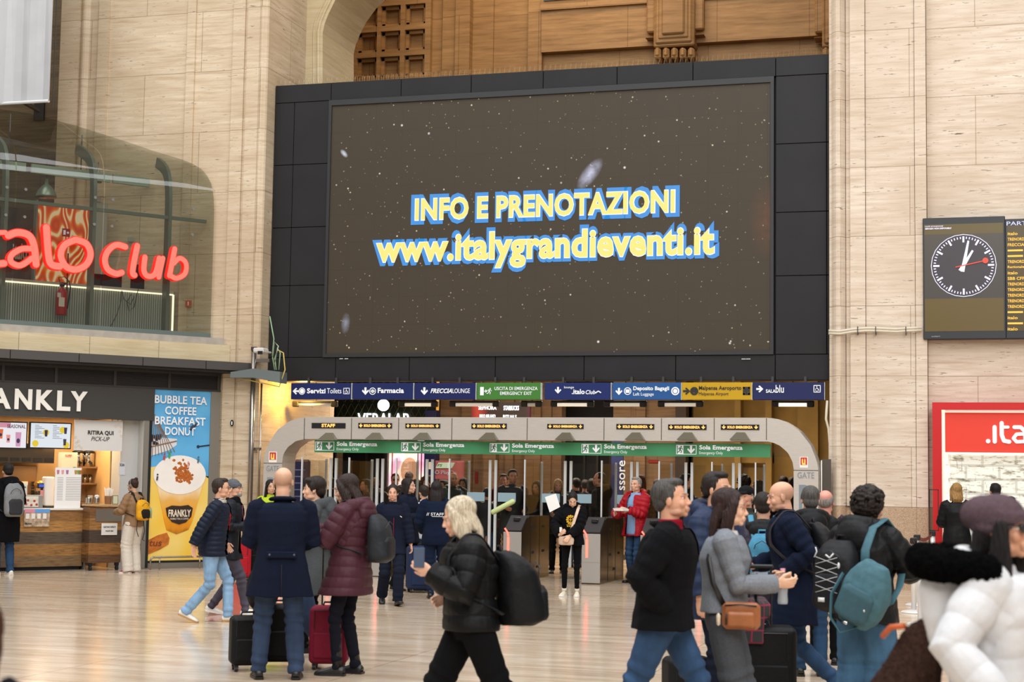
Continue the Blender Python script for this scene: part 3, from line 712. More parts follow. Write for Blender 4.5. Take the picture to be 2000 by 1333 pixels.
# tube lights slung under the signs
tl = [(572, 659, .25, 'at the far left under the toilets sign'), (779, 855, .75, 'under the gap between the pharmacy sign and its right neighbour'), (878, 975, .5, 'under the green exit sign'), (1018, 1059, .2, 'half hidden under the gap after the green sign'), (1076, 1160, .8, 'under the sign for the club lounge'), (1179, 1263, .5, 'under the lighter blue luggage sign'), (1285, 1373, .5, 'under the yellow sign'), (1507, 1590, 1.5, 'under the right end sign, brightest')]
YL = 27.5
for a, b_, g, w_ in tl:
    xc, zc_ = wx((a+b_)/2, 790, YL); h = (X(b_, 790, YL)-X(a, 790, YL))/2
    t = thing('tube_light', 'tube light '+w_, 'light', (xc, YL, zc_))
    MB().box(-h, h, -.03, .05, .02, .06, bev=.01).box(-h, -h+.12, -.05, .05, -.05, .05, bev=.015).box(h-.12, h, -.05, .05, -.05, .05, bev=.015).build('housing', M_DARK, t)
    MB().tube([(-h+.1, 0, -.01), (h-.1, 0, -.01)], .03, 8).build('tube', mat('tube_glow_%d' % int(g*100), '#cfc4b2', .3, emit='#fff0d8', es=g), t, smooth=True)
    MB().tube([(0, .02, .06), (0, .02, 4.75-zc_)], .012, 6).build('stem', M_DARK, t)

# ------------------------------------------------------------------ gate arch
YQ = 25.95
t = thing('gate_portal', 'long brushed metal gate arch with rounded ends and small message displays', 'gate', (X(1050, 900, YQ), YQ, 0)); ox = t.location[0]
f = lambda px, py, Y=YQ: (wx(px, py, Y)[0]-ox, wx(px, py, Y)[1])
out_l = [(515, 905), (517, 888), (525, 866), (542, 840), (564, 824), (580, 818), (597, 815)]
out_r = [(1497, 816.5), (1516, 818), (1532, 823), (1548, 832), (1562, 843), (1583, 870), (1595, 900), (1598, 916)]
in_r = [(1550, 916), (1548, 903), (1539, 885), (1523, 871), (1512, 866), (1500, 863)]
in_l = [(609, 858), (595, 858), (578, 862), (562, 874), (553, 888), (551, 905)]
P = [f(*q) for q in out_l+out_r]; Pi = [f(*q) for q in in_r+in_l]
lx0, lx1 = P[0][0], Pi[-1][0]; rx0, rx1 = Pi[0][0], P[-1][0]
poly = [(lx0, 0)]+P+[(rx1, 0), (rx0, 0)]+Pi+[(lx1, 0)]
m = MB(); DEP = .55
# shell as strips: front faces built from matching outer / inner stations
def stations():
    o_ = [(lx0, 0)]+P+[(rx1, 0)]; i_ = [(lx1, 0)]+[f(*q) for q in in_l[::-1]]+[f(*q) for q in in_r[::-1]]+[(rx0, 0)]
    return o_, i_
o_, i_ = stations()
def resample(pl_, n):
    pl_ = np.array(pl_); d = np.r_[0, np.cumsum(np.hypot(*np.diff(pl_, axis=0).T))]; s_ = np.linspace(0, d[-1], n); return np.stack([np.interp(s_, d, pl_[:, 0]), np.interp(s_, d, pl_[:, 1])], 1)
def seg3(po, pi, n): return resample(po, n), resample(pi, n)
A = [seg3([(lx0, 0), P[0]], [(lx1, 0), f(551, 905)], 2), seg3(P[:7], [f(*q) for q in in_l[::-1]], 14), seg3([P[6], P[7]], [f(609, 858), f(1500, 863)], 2), seg3(P[7:], [f(*q) for q in in_r[::-1]], 14), seg3([P[-1], (rx1, 0)], [f(1550, 916), (rx0, 0)], 2)]
O_ = np.vstack([a[0] if k == 0 else a[0][1:] for k, a in enumerate(A)]); I_ = np.vstack([a[1] if k == 0 else a[1][1:] for k, a in enumerate(A)])
rings = []
for k in range(len(O_)):
    (a, b_), (c, d) = O_[k], I_[k]; rings.append([(a, 0, b_), (c, 0, d), (c, DEP, d), (a, DEP, b_)])
m.loft(rings); m.build('shell', BRUSHED, t)
m = MB()
for k in range(1, len(I_)-1):
    pass
m.loft([[(c, .03, d), (c-(0), .03, d-.012 if 0 else d), (c, DEP-.03, d)] for c, d in I_[1:-1]], caps=False) if False else None
for px in (595, 687, 779, 883, 1030, 1180, 1292, 1395, 1497): 
    a = f(px, 816); b_ = f(px, 860); m.box(a[0]-.006, a[0]+.006, -.004, .01, b_[1], a[1]-.01)
a = f(515, 905); m.box(lx0, lx1, -.004, .01, a[1]-.006, a[1]+.004).box(rx0, rx1, -.004, .01, a[1]-.006, a[1]+.004)
m.build('seam', mat('seam_dark', '#4c4640', .5), t)
AMB = emis('led_amber', '#ffb45a', 2.0)
leds = [(609, 675, 827, 837), (700, 766, 827, 837), (792, 860, 828, 837), (921, 990, 828, 838), (1069, 1140, 829, 838), (1204, 1278, 829, 839), (1305, 1380, 830, 840), (1408, 1483, 830, 840)]
for k, (a, b_, c, d) in enumerate(leds):
    x0, z0 = f(a, d); x1, z1 = f(b_, c); w = x1-x0; h = z1-z0
    pnl = MB().box(x0, x1, -.012, .02, z0, z1).build('message_display', M_MATTBLACK, t)
    m = MB()
    if k == 0: m.text('STAFF', x0+w*.3, x1-w*.3, z0+h*.2, z1-h*.15, -.014, .004, bold=.04)
    else:
        m.text('SOLO EMERGENZA', x0+w*.17, x1-w*.17, z0+h*.25, z1-h*.25, -.014, .004, bold=.05); arrow(m, x0+w*.08, z0+h*.5, h*.7, 0, -.018); arrow(m, x1-w*.08, z0+h*.5, h*.7, 0, -.018)
    m.build('led_text', AMB, pnl)
    xc = f((a+b_)/2+1, 859)[0]; zb = f((a+b_)/2, 860)[1]; s = .125
    m = MB(); m.loft([[(xc-s*1.3, 0, zb), (xc+s*1.3, 0, zb), (xc+s*.55, 0, zb+s), (xc-s*.55, 0, zb+s)], [(xc-s*1.3, -.14, zb), (xc+s*1.3, -.14, zb), (xc+s*.5, -.02, zb+s*.97), (xc-s*.5, -.02, zb+s*.97)]])
    m.build('sensor_hood', mat('hood_metal', '#6d6757', .35, .7), t)
# green overhead banner
x0, x1 = f(609, 870)[0], f(1503, 880)[0]; z0, z1 = f(1050, 889, 26.1)[1], f(1050, 864, 26.1)[1]
bn = MB().box(x0, x1, .12, .15, z0, z1).build('green_banner', mat('banner_green', '#3f8a5c', .45, emit='#3f8a5c', es=.05, noise=.08, nscale=2), t); H = z1-z0
m = MB(); fx = lambda px: f(px, 877, YQ+.12)[0]
for q in (616, 784, 957, 1136, 1321):
    k = 1+(q-616)/700*.07
    frame_sq(m, fx(q), fx(q+37*k), z0+H*.15, z0+H*.88, .01, .108); m.box(fx(q+3), fx(q+13*k), .112, .118, z0+H*.18, z0+H*.85)
    arrow(m, fx(q+27*k), z0+H*.52, H*.6, 0, .108); m.build('pictogram', WI, bn); m = MB(); m.text('Sola Emergenza', fx(q+42*k), fx(q+121*k), z0+H*.44, z0+H*.88, .112, .003, bold=.035); m.text('Emergency Only', fx(q+42*k), fx(q+85*k), z0+H*.12, z0+H*.4, .112, .003); m.build('lettering', WI, bn); m = MB()
for q in (616, 784, 957, 1136, 1321): runner(MB(), fx(q+8), z0+H*.5, H*.6, .104).build('running_figure', mat('picto_green', '#2f6f49', .5), bn)
# glazed strip joining the banner to the right end
x0, z0 = f(1503, 893); x1, z1 = f(1549, 870); MB().box(x0, x1, .13, .14, z0, z1).build('glass_strip', GLASS_CLEAR, t)
# stickers and gate letters
for k, (c0, c1, r0, r1) in enumerate(((525, 541, 883, 904), (1562, 1578, 893, 914))):
    x0, z0 = f(c0, r1); x1, z1 = f(c1, r0); s = MB().box(x0, x1, -.004, 0, z0, z1).build('safety_sticker', mat('sticker_white', '#eae6e0', .5), t)
    w = x1-x0; h = z1-z0; MB().box(x0+w*.1, x1-w*.1, -.006, -.004, z0+h*.25, z1-h*.06).build('sticker_print', mat('sticker_red', '#c4202c', .5), s)
    m = MB(); 
    for q in (.33, .63): m.box(x0+w*(q-.08), x0+w*(q+.08), -.008, -.006, z0+h*.35, z0+h*.72).disc((x0+w*q, z0+h*.77), w*.07, -.008, 8)
    m.prism([(x0+w*.25, z0+h*.27), (x0+w*.8, z0+h*.27), (x0+w*.5, z0+h*.45)], -.009, -.006); m.build('sticker_figure', mat('sticker_yellow', '#f4d860', .5), s)
    gl = emis('gate_letter', '#ccd6de', .35)
    xx = (lx0, rx0)[k]; ww = (lx1-lx0, rx1-rx0)[k]
    c = f((532, 1574)[k], (915, 928)[k])
    MB().text('GATE', xx+ww*.16, xx+ww*.84, c[1]-.055, c[1]+.04, -.004, .004).build('lettering', gl, t)
    MB().text('D', xx+ww*.22, xx+ww*.8, c[1]-.62, c[1]-.16, -.004, .004, bold=.03).build('gate_letter', gl, t)

# ------------------------------------------------------------------ ticket turnstiles
def cabinet(name_x, label):
    t = thing('turnstile', label, 'turnstile', (name_x, 25.3, 0), 0, 'ticket turnstiles under the gate arch')
    w = .15
    prof = [(0, 0), (0, .78), (.42, 1.04), (1.75, 1.04), (1.75, 0)]
    m = MB(); m.loft([[(-w, y, z) for y, z in prof], [(w, y, z) for y, z in prof]]); m.build('body', DSTEEL, t)
    MB().box(-w-.003, w+.003, -.012, .0, 0.02, .80, bev=.004).prism([(-w-.003, .35), (w+.003, .35), (w*.5, .5), (-w*.5, .5)], -.016, -.012).build('front_panel', mat('satin_panel', '#b5b0aa', .35, .5), t)
    m = MB().loft([[(-w+.01, .02, .80), (w-.01, .02, .80), (w-.01, .40, 1.045), (-w+.01, .40, 1.045)], [(-w+.01, .0, .83), (w-.01, .0, .83), (w-.01, .38, 1.06), (-w+.01, .38, 1.06)]]); m.build('sloping_top', mat('reader_grey', '#3a3638', .35), t)
    MB().box(-.05, .05, .2, .3, .97, 1.03, bev=.01).build('ticket_reader', M_BLACK, t)
    red = emis('red_led', '#ff5a48', 4.0)
    MB().box(-w*.45-.018, -w*.45+.018, -.02, -.012, .42, .72).tube([(-w*.45, -.014, .73), (-w*.55, -.02, .80), (-w*.85, -.018, .86)], .014, 6).build('glow_strip', red, t)
    m = MB()
    for y, z in ((.7, .86), (.7, .45), (1.35, .86), (1.35, .45), (1.0, .2)): m.box(w-.001, w+.006, y-.06, y+.06, z-.02, z+.02)
    m.box(w, w+.004, .55, .56, .02, 1.02).box(w, w+.004, 1.1, 1.11, .02, 1.02).build('slot', M_MATTBLACK, t)
    wp = mat('white_post', '#d9dbdc', .3, .3)
    for y, tz, ww in ((.62, 1.98, .022), (1.70, 1.96, .035)): MB().box(-ww/2+.02, ww/2+.02, y-.02, y+.02, 1.03, tz).build('post', wp, t)
    MB().box(.017, .023, .64, 1.68, 1.08, 1.93).build('glass_panel', GLASS_CLEAR, t)
    return t
seam_px = (595, 687, 779, 883, 1030, 1180, 1292, 1395, 1480)
seamX = [X(q, 900, YQ) for q in seam_px]
clab = ['at the far left end beside the GATE leg', 'second from the left, behind the bald man in navy', 'behind the woman in the burgundy coat', 'behind the staff women in navy', 'just right of the blonde woman, red strip lit', 'right beside the woman in the black hoodie, red strip lit', 'between red jacket man and man in black coat', 'behind the dark haired man in blue', 'at the far right end beside the GATE leg']
for k, x in enumerate(seamX): cabinet(x-.05, 'steel turnstile '+clab[k])
wp = MATS['white_post']
for k in range(len(seamX)-1):
    a, b_ = seamX[k]+.12, seamX[k+1]-.2; mid = (a+b_)/2; lab = ['behind the bald man', 'behind the dark haired woman in grey', 'behind the burgundy coat', 'behind the staff women', 'left of the woman in the black hoodie', 'behind the woman in the black hoodie', 'right of the man in the red jacket', 'above the crowd at the far right'][k]
    for s, (e0, e1), side in ((-1, (a, mid-.05), 'left'), (1, (mid+.05, b_), 'right')):
        t = thing('lane_door', side+' glass door of the lane '+lab, 'gate door', ((e0+e1)/2, 26.3, 0), 0, 'glass lane doors')
        h = (e1-e0)/2; e = -s*h
        MB().box(-h, h, -.006, .006, .22, 1.93).build('glass_pane', GLASS_CLEAR, t)
        MB().box(e-.022, e+.022, -.02, .02, .2, 1.97).build('edge_post', wp, t)
        if k in (3, 4, 5): MB().box(-h*.8, h*.6, -.01, -.006, 1.27, 1.42).build('blue_sticker', mat('sticker_blue', '#8fa9b4', .5), t)
# ================================================================== kiosk under the club lounge (its own frame: s along, t outward)
def SF(px, py, t, s0=0, z0=0): s, z = sx(px, py, t); return s-s0, z-z0
# in local coordinates of a kiosk thing: x = s - s0, y = -(t - t0), z
SL = -7.5            # far left end of the kiosk, out of frame
# building shell -------------------------------------------------
def sstruct(mb, name, mt): o = mb.build(name, mt); p = S0; o.location = (p[0], p[1], 0); o.rotation_euler = (0, 0, SROT); return struct(o)
def send(t, Y=YW): return (Y-.0-S0[1]-SN[1]*t)/SD[1]     # s where the plane t meets the stone pier
# stone band of the lounge floor, canopy, ceiling
e1, e2 = 1.42, 1.42
sstruct(MB().plan([(SL, .9), (SL, -.16), (1.40, -.16), (1.52, -.10), (1.52, .12), (send(-.2), .2), (send(-.9), .9)], 3.665, 3.97), 'wall_band', STONE_PLAIN)
m = MB()
for s in (-6.1, -4.9, -3.7, -2.42, -1.2, .05): m.box(s-.004, s+.004, -.163, -.15, 3.665, 3.97)
sstruct(m, 'trim_3', mat('joint_dark', '#8e7d62', .8))
sstruct(MB().plan([(SL, .9), (SL, -.13), (1.30, -.13), (send(-.2)-.02, .15), (send(-.9), .9)], 3.97, 4.09), 'trim_4', mat('grey_ledge', '#a59d92', .6, noise=.12, nscale=6))
# canopy: dark panels
t = sthing('canopy', 'long dark grey metal canopy running above the snack kiosk', 'canopy', 0, 0, 0)
js = [SL, -5.2, -4.05, -2.66, -1.50, -.37, .80, 1.69]
m = MB()
for a, b in zip(js[:-1], js[1:]): m.box(a+.006, b-.006, -.5, -.42, 3.50, 3.645, bev=.004)
m.build('fascia_panel', mat('canopy_grey', '#524e4c', .45, .3), t)
MB().box(SL, 1.68, -.49, .02, 3.62, 3.65).box(SL, 1.68, -.45, .02, 3.46, 3.52).build('soffit', mat('soffit_dark', '#1f1b19', .7), t)
# louvred band above the sign
t = sthing('louvre_band', 'dark louvred band between the canopy and the kiosk name', 'louvre', 0, 0, 0)
m = MB().box(SL, 1.31, -.02, .3, 3.14, 3.455); m.build('backing', mat('louvre_dark', '#1b1716', .7), t)
m = MB(); m.box(SL, 1.31, -.04, -.02, 3.41, 3.455).box(SL, 1.31, -.04, -.02, 3.13, 3.165)
for s in (-5.9, -4.8, -3.7, -2.62, -1.72, -.68, .32, 1.26): m.box(s-.025, s+.025, -.045, -.02, 3.14, 3.455)
m.build('frame', mat('louvre_frame', '#332d29', .5), t)
m = MB()
for k in range(9): m.box(SL, 1.25, -.03, -.015, 3.18+k*.026, 3.188+k*.026)
m.build('slats', mat('slat_dark', '#262120', .5), t)
# name board
t = sthing('name_board', 'dark grey kiosk name board with large white capital letters', 'sign', -2, 2.575, .04)
MB().box(SL+2, .06+2, 0, .25, 0, .56).build('panel', mat('board_grey', '#3a3836', .5, noise=.06, nscale=30), t)
m = MB()
le = mat('letter_cream', '#e6e2da', .5, emit='#e6e2da', es=.15)
sA = sx(-148, 780, .06)[0]
word = [('F', -163, -121), ('R', -113, -66), ('A', -56, 23-0), ('N', 28, 62), ('K', 70, 104), ('L', 111, 137), ('Y', 138, 170)]
word = [('F', -126, -92), ('R', -84, -46), ('A', -22, 21), ('N', 28, 62), ('K', 70, 105), ('L', 111, 137), ('Y', 137, 170)]
for c, a, b in word:
    s0, _ = sx(a, 785, .06); s1, _ = sx(b, 785, .06); m.text(c, s0+2, s1+2, .115, .455, -.02, .02, bold=.035)
m.build('lettering', le, t)
# ---- poster
t = sthing('poster', 'tall blue and yellow advertising poster for bubble tea and coffee', 'poster', 0, 0, 0)
PW0, PW1, PZ0, PZ1 = .03, 1.13, .14, 3.13
fr = mat('poster_frame', '#8f8a80', .4, .5)
MB().box(PW1, PW1+.18, -.03, .2, .02, PZ1+.0).box(-.12, PW0, -.03, .2, .02, 2.6).box(-.12, PW1+.18, -.02, .2, 0.0, .10).build('frame', fr, t)
MB().box(-.02, PW0+.0, -.035, .1, .02, 2.58).box(PW0, PW1, -.02, 0, .10, PZ0).build('frame_edge', M_BLACK, t)
pc = lambda px, py: sx(px, py, .02)
def blues():
    nb = NB('poster_blue'); v = nb.obj(); n = nb.noise(v, 1.3, 2); return nb.out(nb.ramp(n, [(.3, '#3f92cc'), (.6, '#63b2e2')]), .35)
def yel_():
    nb = NB('poster_yellow'); v = nb.obj((1, 1, .7)); n = nb.noise(v, 1.1, 2); return nb.out(nb.ramp(n, [(.3, '#f2d98a'), (.55, '#f0c74e'), (.7, '#eeb52e')]), .35)
MB().box(PW0, PW1, -.012, .05, 1.62, PZ1).build('blue_print', blues(), t)
q = [(PW0, PZ0), (PW1, PZ0), (PW1, pc(405, 935)[1]), (pc(365, 905)[0], pc(365, 905)[1]), (PW0, pc(292, 913)[1])]
MB().prism(q, -.015, -.01).build('yellow_print', yel_(), t)
# boat and net
q = [pc(*p) for p in ((293, 853), (346, 858), (345, 870), (330, 880), (292, 892))]; MB().prism(q, -.018, -.015).build('boat_print', mat('print_white', '#d8dadd', .4), t)
m = MB()
for k in range(9): a = pc(300+k*2, 805+k*4); b = pc(291+k*6.3, 893-k*1.2); m.tube([(a[0], -.02, a[1]), (b[0], -.02, b[1])], .007, 4)
a, b = pc(292, 874), pc(345, 862); m.tube([(a[0], -.02, a[1]), (b[0], -.02, b[1])], .012, 4); m.build('net_print', mat('print_rope', '#8d6f55', .5), t)
m = MB()
for k in range(14): a = pc(304+random.uniform(-9, 10), 860+random.uniform(-9, 9)); m.disc(a, .035, -.022, 7)
a, b = pc(387, 873), pc(409, 870); m.tube([(a[0], -.02, a[1]), (b[0], -.02, b[1])], .012, 4); m.disc(a, .03, -.02, 8); c = pc(370, 840); m.tube([(c[0], -.02, c[1]), (pc(384, 828)[0], -.02, pc(384, 828)[1])], .03, 4)
m.build('prop_print', mat('print_navy', '#28314a', .4), t)
# cup
def cupm():
    nb = NB('cup_print'); v = nb.obj((1, 1, 1)); n = nb.noise(nb.obj((1.5, 1, .8)), 2.4, 3); sp = nb.N.new('ShaderNodeSeparateXYZ'); nb.L.new(v, sp.inputs[0])
    z = nb.math('ADD', nb.rng(sp.outputs[2], .55, 1.45), nb.math('MULTIPLY', nb.math('SUBTRACT', n, .5), .5))
    return nb.out(nb.ramp(z, [(.0, '#8e5418'), (.12, '#d98a18'), (.4, '#f0a520'), (.7, '#e8ae55'), (.95, '#f2d6a8')]), .35)
q = [pc(*p) for p in ((304, 935), (402, 925), (375, 1020), (368, 1035), (345, 1044), (325, 1036), (321, 1020))]; MB().prism(q, -.024, -.018).build('cup_print', cupm(), t)
c = pc(351, 928); rx = (pc(403, 928)[0]-pc(301, 928)[0])/2; rz = (pc(351, 890)[1]-pc(351, 966)[1])/2
MB().disc(c, rx, -.03, 40, rz).build('foam_print', mat('print_foam', '#f3ede6', .4, noise=.04, nscale=4), t)
m = MB()
for k in range(110):
    a = random.gauss(0, .42); b = random.gauss(0, .42); px = 357+a*17+b*4; py = 925+b*24; q = pc(px, py); m.ell((q[0], -.032, q[1]), (.02+random.random()*.014, .004, .02+random.random()*.014), 6, 4)
m.build('crumb_print', mat('print_crumb', '#b5601c', .5, noise=.4, nscale=30), t)
pl_ = [pc(*p) for p in ((323, 993), (335, 988), (352, 989), (367, 987), (376, 993), (373, 1010), (362, 1021), (349, 1025), (335, 1020), (326, 1009))]
MB().prism(pl_, -.036, -.03).build('label_print', mat('print_brown', '#33241c', .4), t)
a, b = pc(328, 1010), pc(372, 996); MB().text('FRANKLY', a[0], b[0], a[1], b[1], -.038, .002, bold=.03).text('BUBBLE TEA & COFFEE', a[0]+.04, b[0]-.04, a[1]-.05, a[1]-.02, -.038, .002).build('label_lettering', mat('print_cream', '#e8d9c2', .4), t)
q = [pc(*p) for p in ((285, 1058), (308, 1046), (326, 1041), (331, 1052), (329, 1064), (312, 1074), (285, 1085))]; ck = MB().prism(q, -.024, -.015).build('biscuit_print', mat('print_biscuit', '#bf6a1e', .5, noise=.25, nscale=14), t)
a, b = pc(291, 1068), pc(316, 1056); MB().text('tus', a[0], b[0], a[1], b[1], -.026, .002, bold=.02, shear=.2).build('biscuit_lettering', mat('print_dark_biscuit', '#7c3c10', .5), ck)
for cc, (px, py), col in (('a', (320, 892), '#c03030'), ('b', (330, 889), '#3a9c3a'), ('c', (386, 898), '#55626e'), ('d', (306, 932), '#3c3c44'), ('e', (366, 908), '#d9a0a8')):
    q = pc(px, py); MB().tube([(q[0], -.034, q[1]-.06), (q[0]+.01, -.034, q[1]+.01)], .018, 5).disc((q[0]+.01, q[1]+.04), .017, -.036, 8).build('figurine_print', mat('print_fig_'+cc, col, .5), t)
m = MB()
for s, x0, x1, y0, y1 in (('BUBBLE TEA', 302, 404, 789, 774), ('COFFEE', 322, 383, 810, 795), ('BREAKFAST', 302, 401, 830, 815), ('DONUT', 322, 381, 850, 835)):
    a, b = pc(x0, (y0+y1)/2), pc(x1, (y0+y1)/2); zt, zb = pc((x0+x1)/2, y1)[1], pc((x0+x1)/2, y0+1)[1]
    m.text(s, a[0], b[0], zb, zt, -.03, .003, bold=.02)
m.build('lettering', mat('print_letter_white', '#f0f2f4', .4), t)
# bent steel rail at the foot of the poster
t = sthing('guard_rail', 'low bent steel rail on the floor in front of the poster', 'rail', 0, 0, .22)
MB().tube([(0, 0, 0), (0, 0, .15), (.015, 0, .19), (.05, 0, .21), (1.02, 0, .21), (1.06, 0, .19), (1.07, 0, .15), (1.07, 0, 0)], .018, 8).build('rail', STEEL, t, smooth=True)
MB().tube([(.17, .0, .21), (.17, 0, 0)], .014, 8).build('post', STEEL, t, smooth=True)
MB().tube([(.92, .0, .21), (.92, 0, 0)], .014, 8).build('post', STEEL, t, smooth=True)
# pale column between opening and poster
sstruct(MB().box(-.44, -.12, .20, .6, 0, 2.60).box(-.125, -.10, -.03, .5, 0, 2.6), 'wall_column', mat('column_grey', '#b9b9b7', .5))
q0 = sx(237, 940, .02); 
t = sthing('notice_sticker', 'small square printed notice on the pale column beside the woman in brown', 'sticker', sx(238, 915, -.2)[0], 1.62, -.195)
MB().box(-.055, .055, -.004, 0, .0, .22).build('paper', mat('paper_grey', '#c7c8cc', .6), t); MB().text('SCAN', -.04, .04, .15, .2, -.005, .002, bold=.03).build('print', BI, t)
# back wall, ceiling and side of the kiosk room
cream = mat('cream_tile', '#d9b27c', .5, noise=.05, nscale=3)
sstruct(MB().box(SL, -.3, 1.75, 1.8, 0, 3.1).box(-.46, -.44, .62, 1.75, 0, 2.6), 'wall_kiosk', cream)
sstruct(MB().box(SL, -.1, .05, 1.8, 2.62, 2.7), 'ceiling_kiosk', mat('kiosk_ceiling', '#5c4a38', .7))
for s in (-2.6, -1.6, -.9):
    l = bpy.data.lights.new('kiosk_spot', 'AREA'); l.energy = 22; l.size = .25; l.color = (1, .72, .42)
    o = bpy.data.objects.new('kiosk_spot', l); COL.objects.link(o); p = S0+SD*s-SN*.75; o.location = (p[0], p[1], 2.6)
# hanging menu screens, pick-up board
def mboard(name, lab, px0, px1, py0, py1, tt, cat='screen'):
    s0, z0 = sx(px0, py1, tt); s1, z1 = sx(px1, py0, tt); sm = (s0+s1)/2; t = sthing(name, lab, cat, sm, z0, tt); return t, (s1-s0)/2, z1-z0
t, h, H = mboard('menu_screen', 'lit menu screen headed SEASONAL with pink drinks', -60, 52, 827, 873, -.35)
MB().box(-h-.02, h+.02, .0, .06, -.02, H+.02).build('casing', M_BLACK, t)
MB().box(-h, h, -.005, 0, 0, H).build('display', emis('menu_white', '#f4f0f6', .95), t)
k = h*2/112.0; u = lambda px: -h+(px+60)*k
MB().box(-h, u(20), -.006, -.004, H*.8, H).build('print_band', emis('menu_pink', '#e8a0b4', .8), t)
MB().text('SEASONAL', u(13), u(50), H*.78, H*.93, -.008, .002, bold=.015).build('lettering', emis('menu_ink', '#3a3550', .3), t)
def cup(cx_, z, w, hh, col, key):
    MB().prism([(cx_-w*.38, z), (cx_+w*.38, z), (cx_+w*.5, z+hh), (cx_-w*.5, z+hh)], -.009, -.005).build('cup_print', emis('menu_cup_'+key, col, .85), t)
    MB().disc((cx_, z+hh*.4), w*.3, -.012, 12, hh*.17).build('cup_label', emis('menu_navy', '#2c2f66', .5), t)
cup(u(0), H*.35, .09, .16, '#e87038', 'o'); cup(u(16), H*.2, .07, .13, '#f0a0a0', 'r'); cup(u(36), H*.05, .10, .24, '#e0a0c4', 'p'); cup(u(-30), H*.2, .1, .2, '#e8c060', 'y')
t, h, H = mboard('menu_screen', 'lit white menu screen with yellow dots beside the pick-up board', 59, 138, 829, 874, -.35)
MB().box(-h-.02, h+.02, .0, .06, -.02, H+.02).build('casing', M_BLACK, t)
MB().box(-h, h, -.005, 0, 0, H).build('display', emis('menu_pale', '#e6eef6', .95), t)
m = MB()
for a, b in ((.38, .62), (.80, .74), (.12, .16), (.9, .12)): m.disc((-h+2*h*a, H*b), .055, -.009, 16)
m.build('dot_print', emis('menu_yellow', '#f2d21e', .9), t)
m = MB()
for a in (.1, .55): 
    for kk in range(9): m.box(-h+2*h*a, -h+2*h*(a+.1+.07*((kk*7) % 3)), -.007, -.005, H*(.9-kk*.065), H*(.91-kk*.065)+.004)
m.build('menu_text', emis('menu_grey', '#9aa2b4', .5), t)
for a, b in ((.38, .55), (.87, .68), (.86, .2)): MB().prism([(-h+2*h*a-.02, H*b-.04), (-h+2*h*a+.02, H*b-.04), (-h+2*h*a+.028, H*b+.07), (-h+2*h*a-.028, H*b+.07)], -.012, -.009).build('cup_print', emis('menu_navy', '#2c2f66', .5), t)
t, h, H = mboard('pickup_board', 'white hanging board reading RITIRA QUI PICK-UP', 144, 240, 823, 880, -.06, 'sign')
MB().box(-h, h, 0, .02, 0, H).build('panel', mat('board_white', '#d6d3cf', .5), t)
MB().text('RITIRA QUI', -h*.45, h*.62, H*.50, H*.66, -.004, .003, bold=.03).text('PICK-UP', -h*.3, h*.46, H*.32, H*.46, -.004, .003, shear=.25).build('lettering', BI, t)
m = MB()
for a, b in ((-.93, .1), (-.8, .14), (-.9, .24), (-.82, .3), (-.7, .08), (.7, .82), (.82, .86), (.93, .8), (.88, .65), (.95, .5), (-.95, .42)): ring(m, (h*a, H*b), .02, .2, -.004)
m.build('ring_print', mat('print_gold', '#c9a45a', .5), t)
MB().box(-h*.8, -h*.78, 0, .01, H, H+.2).box(h*.78, h*.8, 0, .01, H, H+.2).build('hanger', M_DARK, t)
# counters with reclaimed boards
def boards(key, rows, seedv):
    nb = NB(key); tc = nb.obj(); sp = nb.N.new('ShaderNodeSeparateXYZ'); nb.L.new(tc, sp.inputs[0])
    r = nb.N.new('ShaderNodeValToRGB'); r.color_ramp.interpolation = 'CONSTANT'; e = r.color_ramp.elements
    while len(e) < len(rows): e.new(.5)
    for k, (p, c) in enumerate(rows): e[k].position = p; e[k].color = srgb(c)
    nb.L.new(nb.math('DIVIDE', sp.outputs[2], 1.1), r.inputs[0])
    n = nb.noise(nb.obj((2, 2, 22), loc=(seedv, 0, 0)), 2.2, 5, .65); n2 = nb.noise(nb.obj((3, 3, 5), loc=(seedv, 0, 0)), 1.6, 3)
    c = nb.mix(1.0, r.outputs[0], nb.ramp(n, [(.3, '#8c8c8c'), (.5, '#dcdcdc'), (.7, '#ffffff')]), 'MULTIPLY')
    c = nb.mix(nb.rng(n2, .62, .72, 0, .6), c, '#3a2415')
    return nb.out(c, .55, bump=n, bs=.2)
W1 = boards('reclaimed_boards_a', [(0, '#8a6a44'), (.22, '#a8783e'), (.40, '#5f5040'), (.585, '#c08a48'), (.745, '#a0703c'), (.93, '#8d6438')], 0)
W2 = boards('reclaimed_boards_b', [(0, '#6d4a2c'), (.24, '#a06c34'), (.42, '#4c3d32'), (.62, '#a8763c'), (.80, '#8a5c30')], 3)
W3 = boards('reclaimed_boards_c', [(0, '#6f5a4a'), (.3, '#64503f'), (.55, '#7d6450'), (.8, '#80654c')], 6)
def counter(lab, s0, s1, mt, top=1.04, tt=-.2, z0=.06, name='counter', dp=.7):
    t = sthing(name, lab, 'counter', (s0+s1)/2, 0, tt); h = (s1-s0)/2
    m = MB(); m.box(-h, h, 0, dp, z0, top-.03, bev=.004); m.build('body', mt, t)
    return t, h
t, h = counter('wooden plank counter with photo card and tall menu, middle of the kiosk', -2.26, -1.06, W1)
MB().box(-h-.02, h+.03, -.03, .74, 1.01, 1.045, bev=.005).build('worktop', mat('worktop_pale', '#ded8cc', .35), t)
MB().box(-h+.03, h-.03, .05, .65, 0, .06).build('plinth', M_MATTBLACK, t)
t, h = counter('greyer plank counter at the left edge, behind the backpack customer', -7.0, -2.28, W3)
MB().box(-h-.02, h+.0, -.03, .74, 1.01, 1.045, bev=.005).build('worktop', MATS['worktop_pale'], t)
MB().box(-h+.03, h-.03, .05, .65, 0, .06).build('plinth', M_MATTBLACK, t)
